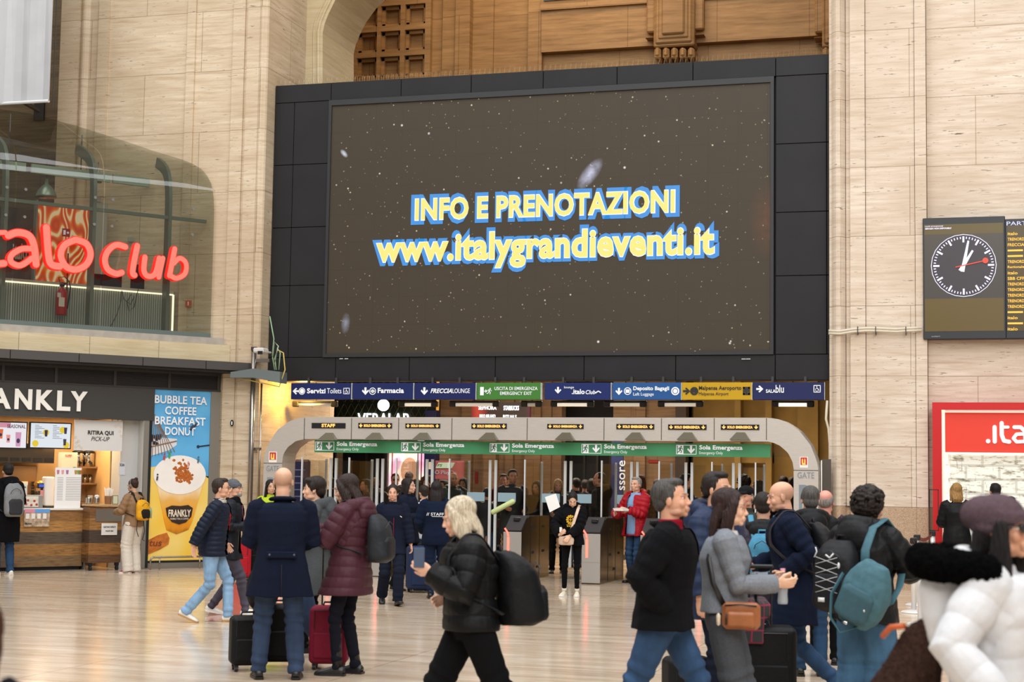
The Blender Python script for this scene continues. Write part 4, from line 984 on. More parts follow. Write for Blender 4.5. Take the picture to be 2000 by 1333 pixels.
tL, tR = sx(174, 1050, .17)[0], sx(237, 1050, .17)[0]
t, h = counter('dark plank trolley counter on castors with taped paper notice', tL, tR, W2, 1.10, .17, .13, 'trolley_counter', .33)
MB().box(-h-.02, h+.02, -.03, .35, 1.085, 1.12, bev=.005).build('worktop', mat('worktop_wood', '#b89468', .4), t)
MB().box(-h+.1, h-.02, -.012, 0, .83, 1.04).build('metal_plate', mat('plate_grey', '#8d877d', .3, .6), t)
pn = MB().box(-.08, .20, -.018, -.012, .60, .80).build('paper_notice', mat('paper_white', '#d9d6cf', .7), t)
MB().text('CESTINO RIFIUTI', -.05, .17, .72, .75, -.02, .001, bold=.02).text('WASTE BIN', -.01, .13, .655, .68, -.02, .001, bold=.03).build('print', BI, pn)
for x_ in (-h+.05, h-.05):
    w = MB().tube([(x_-.02, .04, .04), (x_+.02, .04, .04)], .04, 14).box(x_-.03, x_+.03, .02, .08, .08, .13).build('castor', M_BLACK, t)
# steel corner piece between the counters
sstruct(MB().box(-1.03, -1.00, -.1+.3, .9, 0, 1.0), 'trim_5', mat('grey_post', '#8f8d88', .4, .4))
# things on the counter (t about -.25 .. -.6)
def on_counter(name, lab, cat, px, tt, top=1.045): s, _ = sx(px, 985, tt); return sthing(name, lab, cat, s, top, tt)
t = on_counter('menu_poster', 'tall white menu sheet standing on the counter with drink pictures', 'menu', 131.5, -.22)
h = (sx(157, 950, -.22)[0]-sx(106, 950, -.22)[0])/2; H = sx(130, 914, -.22)[1]-1.045
MB().box(-h, h, 0, .01, 0, H).build('sheet', mat('sheet_white', '#efedea', .5), t)
m = MB()
for i in range(3):
    for j in range(14): m.box(-h+.04+i*h*.66, -h+.04+i*h*.66+.10+.05*((i*5+j*3) % 3)/2, -.003, 0, H*.2+j*H*.042, H*.2+j*H*.042+.008)
m.build('menu_text', mat('print_grey', '#a3a3a6', .6), t)
for k, (a, c) in enumerate(((-.8, '#c07a94'), (-.45, '#e0a0a8'), (-.1, '#a870a0'), (.55, '#b5883c'), (.75, '#6f9c4c'), (.9, '#b0602c'))):
    MB().prism([(h*a-.016, H*.84), (h*a+.016, H*.84), (h*a+.024, H*.94), (h*a-.024, H*.94)], -.006, -.002).build('cup_print', mat('sheet_cup_%d' % k, c, .5), t)
t = on_counter('paper_dispenser', 'plain white box dispenser left of the tall menu sheet', 'dispenser', 97, -.35)
MB().box(-.085, .085, 0, .2, .03, .53, bev=.02).build('body', mat('dispenser_white', '#d6d3ce', .4), t); MB().box(-.08, .08, .01, .19, 0, .03).build('base', M_BLACK, t)
t = on_counter('display_case', 'low clear counter display with drink picture cards', 'display', 61, -.2)
MB().box(-.24, .2, .0, .2, 0, .22, bev=.01).build('case', mat('case_grey', '#8f8b86', .3), t)
MB().box(-.13, .12, -.005, 0, .02, .20).build('picture_card', mat('card_pale', '#d8cfc0', .5, noise=.2, nscale=12), t)
m = MB()
for a, b in ((-.09, .07), (-.06, .13), (.05, .12), (.09, .06), (.0, .05)): m.disc((a, b), .022, -.008, 10)
m.build('card_print', mat('card_red', '#a8453c', .5), t)
t = on_counter('small_sign', 'small white tilted card with printed lines behind the case', 'card', 44, -.5)
MB().box(-.07, .07, 0, .01, .2, .42).build('card', mat('paper_white', '#d9d6cf', .7), t); MB().text('TORNA ORA', -.05, .05, .33, .36, -.003, .002, bold=.02).build('print', BI, t); MB().box(-.01, .01, .0, .02, 0, .2).build('stem', M_DARK, t)
t = on_counter('card_terminal', 'dark payment pole with small glowing blue display', 'terminal', 82, -.45)
MB().box(-.02, .02, .02, .05, 0, .33).build('pole', M_DARK, t); d = MB().box(-.09, .09, -.02, .03, .33, .42, bev=.01).build('housing', M_BLACK, t); MB().box(-.07, .07, -.025, -.02, .35, .40).build('display', emis('blue_lcd', '#3858d8', .9), d)
MB().box(-.045, .045, -.03, -.02, .15, .3).build('pink_tag', mat('pink_tag', '#d88a84', .5), t)
t = on_counter('cup_stack', 'two tall stacks of stainless cups standing near the straws', 'cups', 183, .08, 1.12)
for k in (-.07, .07): MB().lathe([(.045, 0), (.05, .03), (.05, .10), (.052, .11), (.045, .11)], 16, (k, .05, 0)).build('metal_cup', CHROME, t, smooth=True)
MB().ell((.07, .05, .13), (.045, .045, .03), 10, 6).build('napkins', mat('napkin', '#ddd6cc', .8), t)
t = on_counter('straw_pot', 'brown pot holding a bunch of white paper straws', 'pot', 211, .06, 1.12)
MB().lathe([(.055, 0), (.065, .14), (.058, .14), (.05, .02)], 16).build('pot', mat('brown_card', '#8a5f3c', .7), t)
m = MB()
for k in range(26): a = random.uniform(0, 6.28); r = random.uniform(0, .05); m.tube([(r*.7*math.cos(a), r*.7*math.sin(a), .03), (r*1.7*math.cos(a), r*1.7*math.sin(a), .27+random.uniform(-.02, .02))], .006, 5)
o = m.build('straws', mat('straw_white', '#eee8de', .6), t)
t = on_counter('clear_cup', 'empty clear plastic cup beside the metal cups', 'cup', 176, .02, 1.12)
MB().lathe([(.03, 0), (.045, .15), (.043, .15), (.028, .005)], 14).build('cup', mat('clear_plastic', '#cbb48f', .15, alpha=.5), t, smooth=True)
t = on_counter('card_stand', 'small framed pale card at the right end of the trolley top', 'card', 225, .1, 1.12)
MB().box(-.05, .05, 0, .012, 0, .15).build('frame', M_DARK, t); MB().box(-.042, .042, -.003, 0, .008, .142).build('card', mat('card_green', '#c8c9a8', .5), t)
# photo card rack fixed low on the counter front
s0, z1 = sx(47, 995, -.2); s1, z0 = sx(95, 1029, -.2)
t = sthing('picture_rack', 'clear acrylic rack with bright drink photos fixed on the counter front', 'rack', (s0+s1)/2, z0, -.195)
h = (s1-s0)/2; H = z1-z0
MB().box(-h, h, -.03, 0, 0, H).build('photo', mat('rack_photo', '#b09a82', .4, noise=.5, nscale=18), t)
MB().box(-h, -h*.2, -.034, -.03, H*.8, H).build('pink_strip', mat('strip_pink', '#d88aa0', .5), t); MB().box(-h*.2, h, -.034, -.03, H*.8, H).build('blue_strip', mat('strip_blue', '#5f9ad8', .5), t)
m = MB()
for k in range(4): m.box(-h*.9+k*h*.45, -h*.9+k*h*.45+.06, -.036, -.03, H*.45, H*.75)
m.build('carton_print', mat('strip_white', '#e6e0da', .5), t)
MB().text('PROVA', -h*.95, -h*.4, H*.12, H*.22, -.036, .002, bold=.03).build('print', BI, t)
# kitchen equipment
def back(name, lab, cat, px, py_bot, tt): s, z = sx(px, py_bot, tt); return sthing(name, lab, cat, s, z, tt)
t = sthing('extractor_hood', 'long dark steel extractor hood in the kiosk kitchen', 'hood', sx(60, 890, -1.1)[0], sx(60, 905, -1.1)[1], -1.1)
MB().box(-.62, .42, 0, .5, 0, .3).build('body', DSTEEL, t); MB().box(-.64, .44, -.03, 0, .3, .34).build('edge', CHROME, t)
m = MB()
for k in range(5): m.box(-.55+k*.2, -.4+k*.2, -.01, 0, .03, .09)
m.build('filter', M_BLACK, t)
t = sthing('oven', 'brown steel oven with a row of knobs behind the counter', 'oven', sx(43, 935, -1.15)[0], .95, -1.15)
H = sx(43, 910, -1.15)[1]-.95; MB().box(-.30, .26, 0, .45, 0, H, bev=.01).build('body', mat('oven_steel', '#8a6a48', .3, .7), t); MB().box(-.2, .1, -.02, 0, H*.58, H*.66).build('handle', mat('oven_handle', '#e8c9a0', .3), t)
m = MB()
for k in range(7): m.box(.17, .22, -.02, 0, H*.25+k*.05, H*.25+k*.05+.03)
m.build('knob', M_BLACK, t)
t = sthing('worktable', 'steel back worktable in the kiosk kitchen', 'table', -1.6, 0, -1.1); MB().box(-1.4, 1.1, 0, .55, .9, .94).build('top', STEEL, t); MB().box(-1.4, -1.36, .02, .06, 0, .9).box(1.06, 1.1, .02, .06, 0, .9).box(-1.4, 1.1, .4, .5, 0, .9).build('frame', STEEL, t)
t = sthing('grinder', 'round brass coloured grinder drum beside the oven', 'grinder', sx(80, 940, -.9)[0], .94, -.9)
MB().box(-.06, .06, -.02, .14, 0, .38, bev=.02).build('body', M_DARK, t); MB().lathe([(.0, -.07), (.09, -.06), (.12, 0), (.09, .06), (0, .07)], 20, (0, 0, .5)).build('drum', mat('brass_drum', '#b98a3e', .3, .7), t, smooth=True)
t = sthing('shelving', 'open kitchen shelving under the steel drink urns', 'shelf', sx(176, 900, -1.2)[0], 0, -1.2); zt = sx(176, 912, -1.2)[1]
MB().box(-.32, .32, 0, .4, zt-.03, zt).box(-.32, .32, 0, .4, zt-.32, zt-.29).box(-.32, .32, 0, .4, 1.1, 1.13).build('shelf', mat('shelf_wood', '#8b6a44', .5), t)
MB().box(-.32, -.29, 0, .03, 0, zt).box(.29, .32, 0, .03, 0, zt).box(-.32, -.29, .37, .4, 0, zt).box(.29, .32, .37, .4, 0, zt).build('post', STEEL, t)
for k, (px, lab) in enumerate(((166, 'shining steel drink urn, left of the pair on the shelf'), (187, 'shining steel drink urn, right of the pair on the shelf'))):
    s, _ = sx(px, 905, -1.0); t = sthing('drink_urn', lab, 'urn', s, zt, -1.35, 'steel drink urns')
    MB().lathe([(.10, 0), (.10, .25), (.09, .26)], 20).build('body', CHROME, t, smooth=True); MB().lathe([(.105, .24), (.105, .27), (.05, .29), (.02, .31)], 20).build('lid', M_BLACK, t, smooth=True); MB().box(-.02, .02, -.14, -.1, .04, .08).build('tap', M_BLACK, t)
for k, (px, lab) in enumerate(((178, 'small steel can, left one on the middle shelf'), (188, 'small steel can, right one on the middle shelf'))):
    s, _ = sx(px, 930, -1.05); t = sthing('steel_can', lab, 'can', s, zt-.29, -1.35, 'cans on the middle shelf'); MB().lathe([(.035, 0), (.035, .13)], 14).build('body', CHROME, t, smooth=True); MB().lathe([(.037, .12), (.03, .15)], 14).build('lid', M_DARK, t)
t = sthing('supply_box', 'white and red printed carton above the tall menu sheet', 'box', sx(138, 905, -.9)[0], .94, -.9)
H = sx(138, 884, -.9)[1]-.94; MB().box(-.17, .13, 0, .3, 0, H-.35).build('shelf_unit', cream, t); MB().box(-.15, .12, 0, .25, H-.35, H).build('carton', mat('carton_white', '#dcd6c8', .6), t); MB().text('ILLARIA', -.1, .02, H-.07, H-.04, -.004, .002, bold=.03).build('print', mat('print_red', '#b03030', .5), t); MB().disc((.07, H-.31), .055, -.006, 18).build('green_dot', mat('print_green', '#2e8a5c', .5), t)

# ================================================================== glazed lounge above
prof = [(-.15, 4.09), (-.15, 6.40), (-.16, 6.62), (-.18, 6.78), (-.21, 6.93), (-.28, 7.09), (-.38, 7.22), (-.49, 7.30), (-.59, 7.36), (-.82, 7.46), (-1.15, 7.59), (-1.57, 7.78), (-2.0, 7.96), (-2.43, 8.14), (-3.2, 8.42)]
t = sthing('glass_lounge', 'rounded glass front of the lounge above the kiosk with steel ribs', 'glass enclosure', 0, 0, 0)
bays = [SL, -5.45, -3.95, -2.47, -.92, None]
for k in range(5):
    m = MB(); V = []; F = []
    for i, (tt, z) in enumerate(prof):
        se = send(tt)-.01 if bays[k+1] is None else min(bays[k+1]-.01, send(tt)-.02)
        s0 = min(bays[k]+.01, se-.001); V += [(s0, -tt, z), (se, -tt, z)]
    for i in range(len(prof)-1): F.append((2*i, 2*i+1, 2*i+3, 2*i+2))
    m.add(V, F); o = m.build('glass_pane', GLASS, t, smooth=True)
rib = mat('rib_green_grey', '#777c73', .4, .3)
for s in (-5.45-.1, -3.95-.1, -2.60, -1.06, .34):
    pts = [(a-.10, b) for a, b in prof]; pts = [(a, min(b, b-.0)) for a, b in pts]
    pr = []
    for a, b in pts[:10]:
        pr.append((s, -a+.0, b))
    # web: a deep flat rib following the glass
    ins = []
    for i, (a, b) in enumerate(prof[:11]):
        j0_ = max(i-1, 0); j1_ = min(i+1, 10); tx, tz = prof[j1_][0]-prof[j0_][0], prof[j1_][1]-prof[j0_][1]; l = math.hypot(tx, tz); nx, nz = -abs(tz)/l, -abs(tx)/l
        ins.append((a+nx*.05, b+nz*.05, a+nx*.24, b+nz*.24))
    if s > 0: ins = [q for q in ins if send(q[0]) > s+.03]
    rings = [[(s-.03, -q[0], q[1]), (s+.03, -q[0], q[1]), (s+.03, -q[2], q[3]), (s-.03, -q[2], q[3])] for q in ins]
    MB().loft(rings).build('rib', rib, t)
MB().box(SL, 1.05, .22, .27, 6.20, 6.26).build('transom', rib, t)
MB().box(SL, 1.16, .14, .26, 4.09, 4.19).build('sill_rail', mat('sill_green', '#6f7b76', .4, .4), t)
for s in (-2.60, -1.06, -3.85, .9):
    for ds in (-.16, .16):
        for z in (6.42, 5.95):
            if s == .9 and ds > 0: continue
            MB().lathe([(0, -.012), (.026, -.012), (.026, .012), (0, .012)], 12).build('glass_fixing', CHROME, t, loc=(s+ds+(.13 if s < .5 else 0), .13, z)).rotation_euler = (PI/2, 0, 0)
        
# green-white beams inside, under the roof
t = sthing('roof_beam', 'pale green beams hanging under the lounge roof', 'beam', 0, 0, 0)
MB().box(SL, -2.0, 1.1, 1.16, 6.9, 7.06).build('beam', mat('pale_green_beam', '#93a091', .5), t)
MB().box(-1.9, -.45, 1.1, 1.16, 6.9, 7.06).build('beam', MATS['pale_green_beam'], t)
MB().box(-.40, .30, 1.1, 1.16, 6.9, 7.06).build('beam', MATS['pale_green_beam'], t)
MB().tube([(-2.3, 1.13, 7.06), (-2.3, 1.13, 7.9)], .01, 5).tube([(-1, 1.13, 7.06), (-1, 1.13, 7.7)], .01, 5).build('hanger', M_DARK, t)
# floor slab inside the lounge and its lights
sstruct(MB().box(SL, -1.0, .3, 4.0, 4.0, 4.06), 'floor_lounge', mat('lounge_floor', '#5a5048', .5))
def pend(px, py, tt, lab, r=.17, g=4):
    s, z = sx(px, py, tt); t = sthing('pendant_lamp', lab, 'lamp', s, z, tt)
    MB().lathe([(r, 0), (r*.98, .03), (r*.8, .12), (r*.45, .2), (r*.2, .24), (r*.12, .34)], 24).build('lamp_shade', mat('pendant_grey', '#8d9488', .35, .6), t, smooth=True)
    MB().lathe([(r*.93, .004), (.001, .004)], 24).build('bulb', emis('pendant_glow_%d' % g, '#ffd9a0', g), t); MB().tube([(0, 0, .33), (0, 0, 7.3-z)], .006, 5).build('cord', M_BLACK, t)
pend(90, 386, -1.2, 'large grey metal pendant lamp glowing warm behind the lounge glass', .19, 5)
pend(191, 357, -1.4, 'smaller pale pendant lamp near the lounge beam', .07, 5)
# fluted bar counter
t = sthing('bar_counter', 'fluted grey bar counter with glowing edge inside the lounge', 'counter', 0, 0, -.72)
sL, sR = SL, sx(340, 600, -.72)[0]; zt = sx(340, 571, -.72)[1]
def flute():
    nb = NB('fluted_panel'); w = nb.N.new('ShaderNodeTexWave'); w.inputs['Scale'].default_value = 7.5; nb.L.new(nb.obj(), w.inputs['Vector']); return nb.out(nb.ramp(w.outputs[0], [(0, '#6f756f'), (1, '#b5bcb4')]), .5, bump=w.outputs[0], bs=.6)
MB().box(sL, sR-.06, 0, .1, 4.06, zt-.05).build('front', flute(), t)
MB().box(sL, sR-.04, -.06, .12, zt-.04, zt).build('top', mat('bar_top', '#c9c4b8', .4), t)
MB().box(sL, sR-.05, -.05, -.03, zt-.07, zt-.045).box(sR-.05, sR-.02, -.04, -.02, 4.12, zt-.05).build('glow_strip', emis('strip_warm', '#fff0d0', 2.2), t)
MB().box(sR-.1, sR, -.02, .1, 4.06, zt).build('end_panel', mat('bar_end', '#857e6f', .5), t)
# monitor boxes on the bar
for k, (a, b, c, d) in enumerate(((172, 238, 546, 562), (255, 283, 522, 566))):
    s0, z0 = sx(a, d, -.75); s1, z1 = sx(b, c, -.75); t2 = sthing('till_screen', ('low black till screen lying on the bar behind the letters', 'upright black till screen at the right end of the bar')[k], 'screen', (s0+s1)/2, zt, -.74)
    h = (s1-s0)/2; MB().box(-h, h, 0, .04, .0, (z1-z0)+.02, bev=.008).build('casing', M_BLACK, t2); MB().box(-h*.4, h*.4, .0, .07, 0, .015).build('foot', M_BLACK, t2)
# dangling cables
t = sthing('loose_cable', 'thin black cables dangling down the front of the fluted bar', 'cable', 0, 0, 0)
A_ = [sx(*q, -.66) for q in ((238, 568), (236, 590), (228, 615), (216, 638))]; B_ = [sx(*q, -.66) for q in ((238, 568), (242, 585), (255, 595), (262, 580), (256, 575), (248, 590), (252, 608), (262, 600), (270, 565))]
MB().tube([(s, .66, z) for s, z in A_], .006, 5).tube([(s, .66, z) for s, z in B_], .006, 5).build('cable', M_BLACK, t)
# orange marbled lit panel and grey stele
def agate():
    nb = NB('orange_agate'); v = nb.obj((1.0, 1, .38), rot=(0, .3, 0)); n = nb.noise(v, 1.1, 2, .45); w = nb.math('SINE', nb.math('MULTIPLY', n, 190))
    c = nb.ramp(nb.rng(w, -1, 1), [(.0, '#d9420c'), (.45, '#f06a1c'), (.72, '#ff9a45'), (.9, '#ffe0b0')])
    nb.L.new(c, nb.b.inputs['Emission Color']); nb.b.inputs['Emission Strength'].default_value = .75; return nb.out('#502010', .4)
s0, _ = sx(70, 500, -1.75); s1, z1 = sx(190, 408, -1.75)
t = sthing('art_panel', 'glowing orange marbled wall panel inside the lounge', 'panel', (s0+s1)/2, 4.06, -1.75); h = (s1-s0)/2
MB().box(-h, h, 0, .1, 0, z1-4.06).build('panel', agate(), t); MB().box(-h-.03, -h, -.02, .12, 0, z1-4.02).box(h, h+.03, -.02, .12, 0, z1-4.02).build('frame', mat('panel_grey', '#8d877c', .5), t)
s0, _ = sx(-40, 500, -2.3); s1, z1 = sx(68, 410, -2.3)
t = sthing('dark_picture', 'dark grey picture wall left of the orange panel inside the lounge', 'panel', (s0+s1)/2, 4.06, -2.3); h = (s1-s0)/2
MB().box(-h, h, 0, .1, 0, z1-4.06).build('panel', mat('dark_picture', '#4a3f3a', .4, noise=.5, nscale=3), t); MB().text('italo', h*.2, h*.75, z1-4.06-.95, z1-4.06-.65, -.02, .01, bold=.03).build('lettering', mat('soft_grey_letter', '#a39a92', .5), t)
s0, _ = sx(172, 500, -1.6); s1, z1 = sx(208, 398, -1.6)
t = sthing('grey_stele', 'light grey upright block at the right of the orange panel', 'block', (s0+s1)/2+.03, 4.06, -1.5); MB().box(-.12, .12, 0, .2, 0, z1-4.06, bev=.01).build('block', mat('stele_grey', '#a39c90', .6), t)
MB().box(-.14, -.02, -.02, 0, z1-4.06, z1-4.06+.08).build('cap', MATS['stele_grey'], t)
# fire extinguisher and its small sign
s0, z0 = sx(119, 616, -.5); t = sthing('fire_extinguisher', 'red fire extinguisher hanging behind the lounge glass', 'extinguisher', s0, z0, -.5)
RED = mat('extinguisher_red', '#b01414', .3)
MB().lathe([(.0, 0), (.085, .0), (.095, .02), (.095, .38), (.07, .44), (.03, .47), (.02, .5)], 20).build('cylinder', RED, t, smooth=True); MB().box(-.04, .04, -.02, .02, .5, .54).box(-.02, .07, -.01, .01, .55, .57).build('valve', M_BLACK, t)
MB().tube([(.03, 0, .53), (.12, 0, .6), (.15, 0, .5), (.13, 0, .3), (.11, 0, .12)], .012, 6).tube([(.0, .05, .5), (-.05, .05, .66), (.06, .05, .68), (.15, .05, .6)], .008, 5).build('hose', M_BLACK, t); MB().box(-.11, -.05, -.1, -.09, .3, .38).box(-.08, .02, -.1, -.09, .14, .3).build('label', mat('label_white', '#d8d2c8', .5), t)
MB().box(.11, .13, .08, .1, 0, 1.1).build('post', mat('post_red', '#8c1a14', .4), t)
s0, z0 = sx(127, 463, -.55); t = sthing('extinguisher_sign', 'small red square sign above the extinguisher', 'sign', s0, z0, -.5); MB().box(-.07, .07, 0, .01, 0, .14).build('panel', mat('sign_red', '#a82030', .4), t); MB().box(-.05, -.01, -.003, 0, .03, .11).disc((.03, .07), .02, -.003, 8).build('picto', WI, t)
s0, z0 = sx(367, 600, -1.0)
xx, zz = wx(367, 600, YW); o = MB().box(-.06, .06, -.012, 0, 0, .12).build('panel', mat('sticker_orange', '#c85c2c', .5)); t = thing('wall_sticker', 'small orange warning sticker on the stone behind the lounge glass', 'sticker', (xx, YW+.02, zz)); o.parent = t; MB().text('!', -.01, .01, .03, .1, -.014, .002, bold=.05).build('print', WI, t)
xx, zz = wx(254, 472, YW); t = thing('wall_plate', 'tiny pale plate on the stone above the lounge bar', 'plate', (xx, YW+.02, zz)); MB().box(-.06, .06, -.01, 0, 0, .08).build('panel', mat('plate_pale', '#a8a6a0', .5), t)
# neon lettering
t = sthing('neon_sign', 'glowing red three dimensional lettering across the curved glass lounge front', 'sign', -2, 0, .0)
neon = emis('neon_face', '#ff7a66', 1.15); nred = mat('neon_side', '#c01410', .4, emit='#ff2010', es=.7)
lets = [('t', -22, 8, 516, 448, .0), ('a', 10, 70, 524, 452, .05), ('l', 79, 105, 527, 440, .0), ('o', 112, 174, 531, 463, .0)]
def neon_letter(c, pts, wd=.05, y=-.1):
    P_ = [(sx(a, b, .06)[0]+2, sx(a, b, .06)[1]) for a, b in pts]
    # smooth the stroke
    pp = np.array(P_); n = len(pp); uu = np.linspace(0, n-1, (n-1)*5+1); q = []
    for u_ in uu:
        i = min(int(u_), n-2); f_ = u_-i; p0 = pp[max(i-1, 0)]; p1 = pp[i]; p2 = pp[i+1]; p3 = pp[min(i+2, n-1)]
        q.append(.5*((2*p1)+(-p0+p2)*f_+(2*p0-5*p1+4*p2-p3)*f_**2+(-p0+3*p1-3*p2+p3)*f_**3))
    q = np.array(q); 
    MB().tube([(a, y+.02, b) for a, b in q], [(wd, .05)]*len(q), 8, up=(1, 0, 0)).build('letter_'+c, nred, t, smooth=True)
    MB().tube([(a, y-.035, b) for a, b in q], [(wd*.84, .012)]*len(q), 8, up=(1, 0, 0)).build('letter_face_'+c, neon, t, smooth=True)
def stroke(c, pts, wd):
    P_ = [(sx(a, b, .06)[0]+2, sx(a, b, .06)[1]) for a, b in pts]; pp = np.array(P_); n = len(pp); q = []
    for u_ in np.linspace(0, n-1, (n-1)*5+1):
        i = min(int(u_), n-2); f_ = u_-i; p0 = pp[max(i-1, 0)]; p1 = pp[i]; p2 = pp[i+1]; p3 = pp[min(i+2, n-1)]
        q.append(.5*((2*p1)+(-p0+p2)*f_+(2*p0-5*p1+4*p2-p3)*f_**2+(-p0+3*p1-3*p2+p3)*f_**3))
    q = np.array(q); T_ = np.gradient(q, axis=0); T_ /= np.linalg.norm(T_, axis=1)[:, None]; Nn = np.stack([-T_[:, 1], T_[:, 0]], 1)
    def band(m, w, y0, y1):
        A_ = q+Nn*w; B_ = q-Nn*w; m.loft([[(a[0], y0, a[1]), (b[0], y0, b[1]), (b[0], y1, b[1]), (a[0], y1, a[1])] for a, b in zip(A_, B_)])
        for e in (q[0], q[-1]): m.disc((e[0], e[1]), w, y0+.0005, 12, depth=y1-y0-.001)
    return band
groups = {'t': [([(-18, 430), (-18, 505), (-10, 516), (4, 516)], .07), ([(-34, 456), (6, 456)], .05)],
          'a': [([(12, 462), (30, 456), (52, 462), (62, 482), (66, 518)], .075), ([(62, 488), (38, 488), (18, 500), (18, 514), (36, 520), (58, 506)], .06)],
          'l': [([(86, 446), (90, 500), (96, 518), (112, 522)], .075)],
          'o': [([(143, 470), (122, 480), (114, 500), (124, 522), (144, 528), (164, 518), (172, 498), (164, 478), (143, 470)], .07)],
          'C': [([(240, 484), (222, 480), (206, 492), (200, 510), (206, 528), (222, 536), (233, 534)], .065)],
          'l2': [([(263, 482), (254, 530), (258, 539)], .065)],
          'u': [([(278, 504), (276, 530), (284, 541), (298, 536), (306, 506)], .06), ([(313, 506), (305, 543)], .055)],
          'b': [([(336, 488), (326, 540)], .06), ([(334, 516), (346, 506), (358, 516), (356, 536), (340, 545), (328, 540)], .055)]}
for g, sts in groups.items():
    m1 = MB(); m2 = MB()
    for pts, wd in sts: b = stroke(g, pts, wd); b(m1, wd*.95, -.17, -.07); b(m2, wd*.76, -.18, -.165)
    L_ = m1.build('letter', nred, t); m2.build('letter_face', neon, L_)
# banner hanging at the upper left, with its bracket
xa, za = wx(-60, 203, 24.5); xb_, zb_ = wx(104, 0, 24.5); xc2, zc2 = wx(95, 197, 24.5)
t = thing('hanging_cloth', 'large pale grey cloth banner hanging at the top left corner', 'banner', (xc2, 24.5, zc2))
m = MB(); W_ = xc2-xa+2; rows_ = []
for k in range(25):
    x_ = -W_*k/24; y_ = .03*math.sin(k*1.7)+.05*math.sin(k*.5); rows_.append([(x_, y_, -.05*(k/24)*0), (x_, y_*.5, 3), (x_, 0, 6), (x_, .02, 6), (x_, y_*.5+.02, 3), (x_, y_+.02, 0)])
m.loft(rows_); m.build('cloth', mat('cloth_grey', '#b4b4b6', .8, noise=.05, nscale=2), t)
MB().tube([(-W_, .01, -.0), (0, .01, -.0)], .03, 8).build('hem_bar', mat('bar_white', '#d6d6d6', .4), t); MB().tube([(.02, .1, -.1), (.02, .1, 6)], .012, 6).build('side_rope', M_DARK, t)
x_, z_ = wx(46, 205, 28.6); t = thing('wall_bracket', 'short steel bracket sticking out below the cloth banner', 'bracket', (x_, 29.2, z_)); MB().box(-.12, .12, -.04, 0, -.2, .2).build('plate', M_DARK, t); MB().tube([(0, 0, 0), (-.5, -.9, .35)], .05, 8).build('arm', STEEL, t)

# ------------------------------------------------------------------ pipe, camera and cable tray by the left jamb
p = S0+SD*1.72+SN*.54; t = thing('downpipe', 'tall shiny steel pipe standing beside the left gate leg', 'pipe', (p[0]+.02, p[1]-.09, 0))
MB().tube([(0, 0, 0), (0, 0, 3.93)], .045, 14).build('pipe', STEEL, t, smooth=True); MB().tube([(.12, .1, 0), (.12, .1, 3.3)], .018, 8).build('thin_pipe', STEEL, t, smooth=True); MB().lathe([(.055, 0), (.055, .06)], 14, (0, 0, 3.87)).build('collar', M_DARK, t); MB().box(-.04, .3, -.0, .1, 3.66, 3.72).box(-.02, .14, .04, .12, 2.1, 2.14).build('bracket', STEEL, t)
x_, z_ = wx(507, 690, 25.9); t = thing('security_camera', 'small white security camera above the cable tray', 'camera', (x_, 25.95, z_)); MB().box(-.1, .1, -.12, .12, 0, .09, bev=.02).build('body', mat('camera_white', '#cfcac4', .4), t); MB().box(.0, .09, -.13, -.12, -.03, .03).build('lens', M_BLACK, t); MB().tube([(0, .1, .04), (0, .4, .04)], .02, 6).build('arm', MATS['camera_white'], t)
x0, z0 = wx(450, 738, 26.0); x1, z1 = wx(547, 722, 26.0); t = thing('cable_tray', 'grey metal cable tray on the stone jamb under the screen corner', 'tray', (x0, 26.0, z0)); MB().loft([[(0, 0, 0), (0, .3, 0), (0, .3, .1), (0, 0, .1)], [(.45, 0, 0), (.45, .3, 0), (.45, .3, .16), (.45, 0, .16)], [(x1-x0, 0, -.1), (x1-x0, .3, -.1), (x1-x0, .3, .1), (x1-x0, 0, .1)]]).build('tray', mat('tray_grey', '#6f7878', .5, .3), t)
t = thing('cable_bundle', 'bundle of pale green and yellow cables spilling over the tray', 'cables', (x1-.15, 26.1, z1))
for k, (c, pts) in enumerate((('#8fae86', [(0, 0, 0), (-.05, 0, .25), (-.03, 0, .55), (-.12, 0, .95)]), ('#a7bf9a', [(.03, 0, 0), (.0, 0, .2), (.06, .0, .42), (-.02, 0, .5), (-.05, 0, .2)]), ('#c9b45a', [(.05, 0, .35), (.16, 0, .3), (.2, 0, .0), (.1, 0, -.3), (-.3, 0, -.22), (-.8, 0, -.12)]), ('#90ab88', [(.08, 0, 0), (.1, 0, .3), (.04, .0, .4), (.0, 0, .1)]))): MB().tube(pts, .011, 6).build('cable', mat('cable_%d' % k, c, .5), t, smooth=True)
l = bpy.data.lights.new('jamb_lamp', 'POINT'); l.energy = 60; l.color = (1, .58, .12); l.shadow_soft_size = .08
o = bpy.data.objects.new('jamb_lamp', l); COL.objects.link(o); o.location = (XJ+.45, 27.35, 3.15)
x_, z_ = wx(453, 827, YW-.01); t = thing('wall_number', 'tiny dark oval number plate on the stone left of the pipe', 'plate', (x_, YW, z_)); MB().disc((0, 0), .035, -.012, 16, .06).build('plate', M_MATTBLACK, t); MB().text('1', -.01, .01, -.03, .03, -.014, .002).build('digit', WI, t)

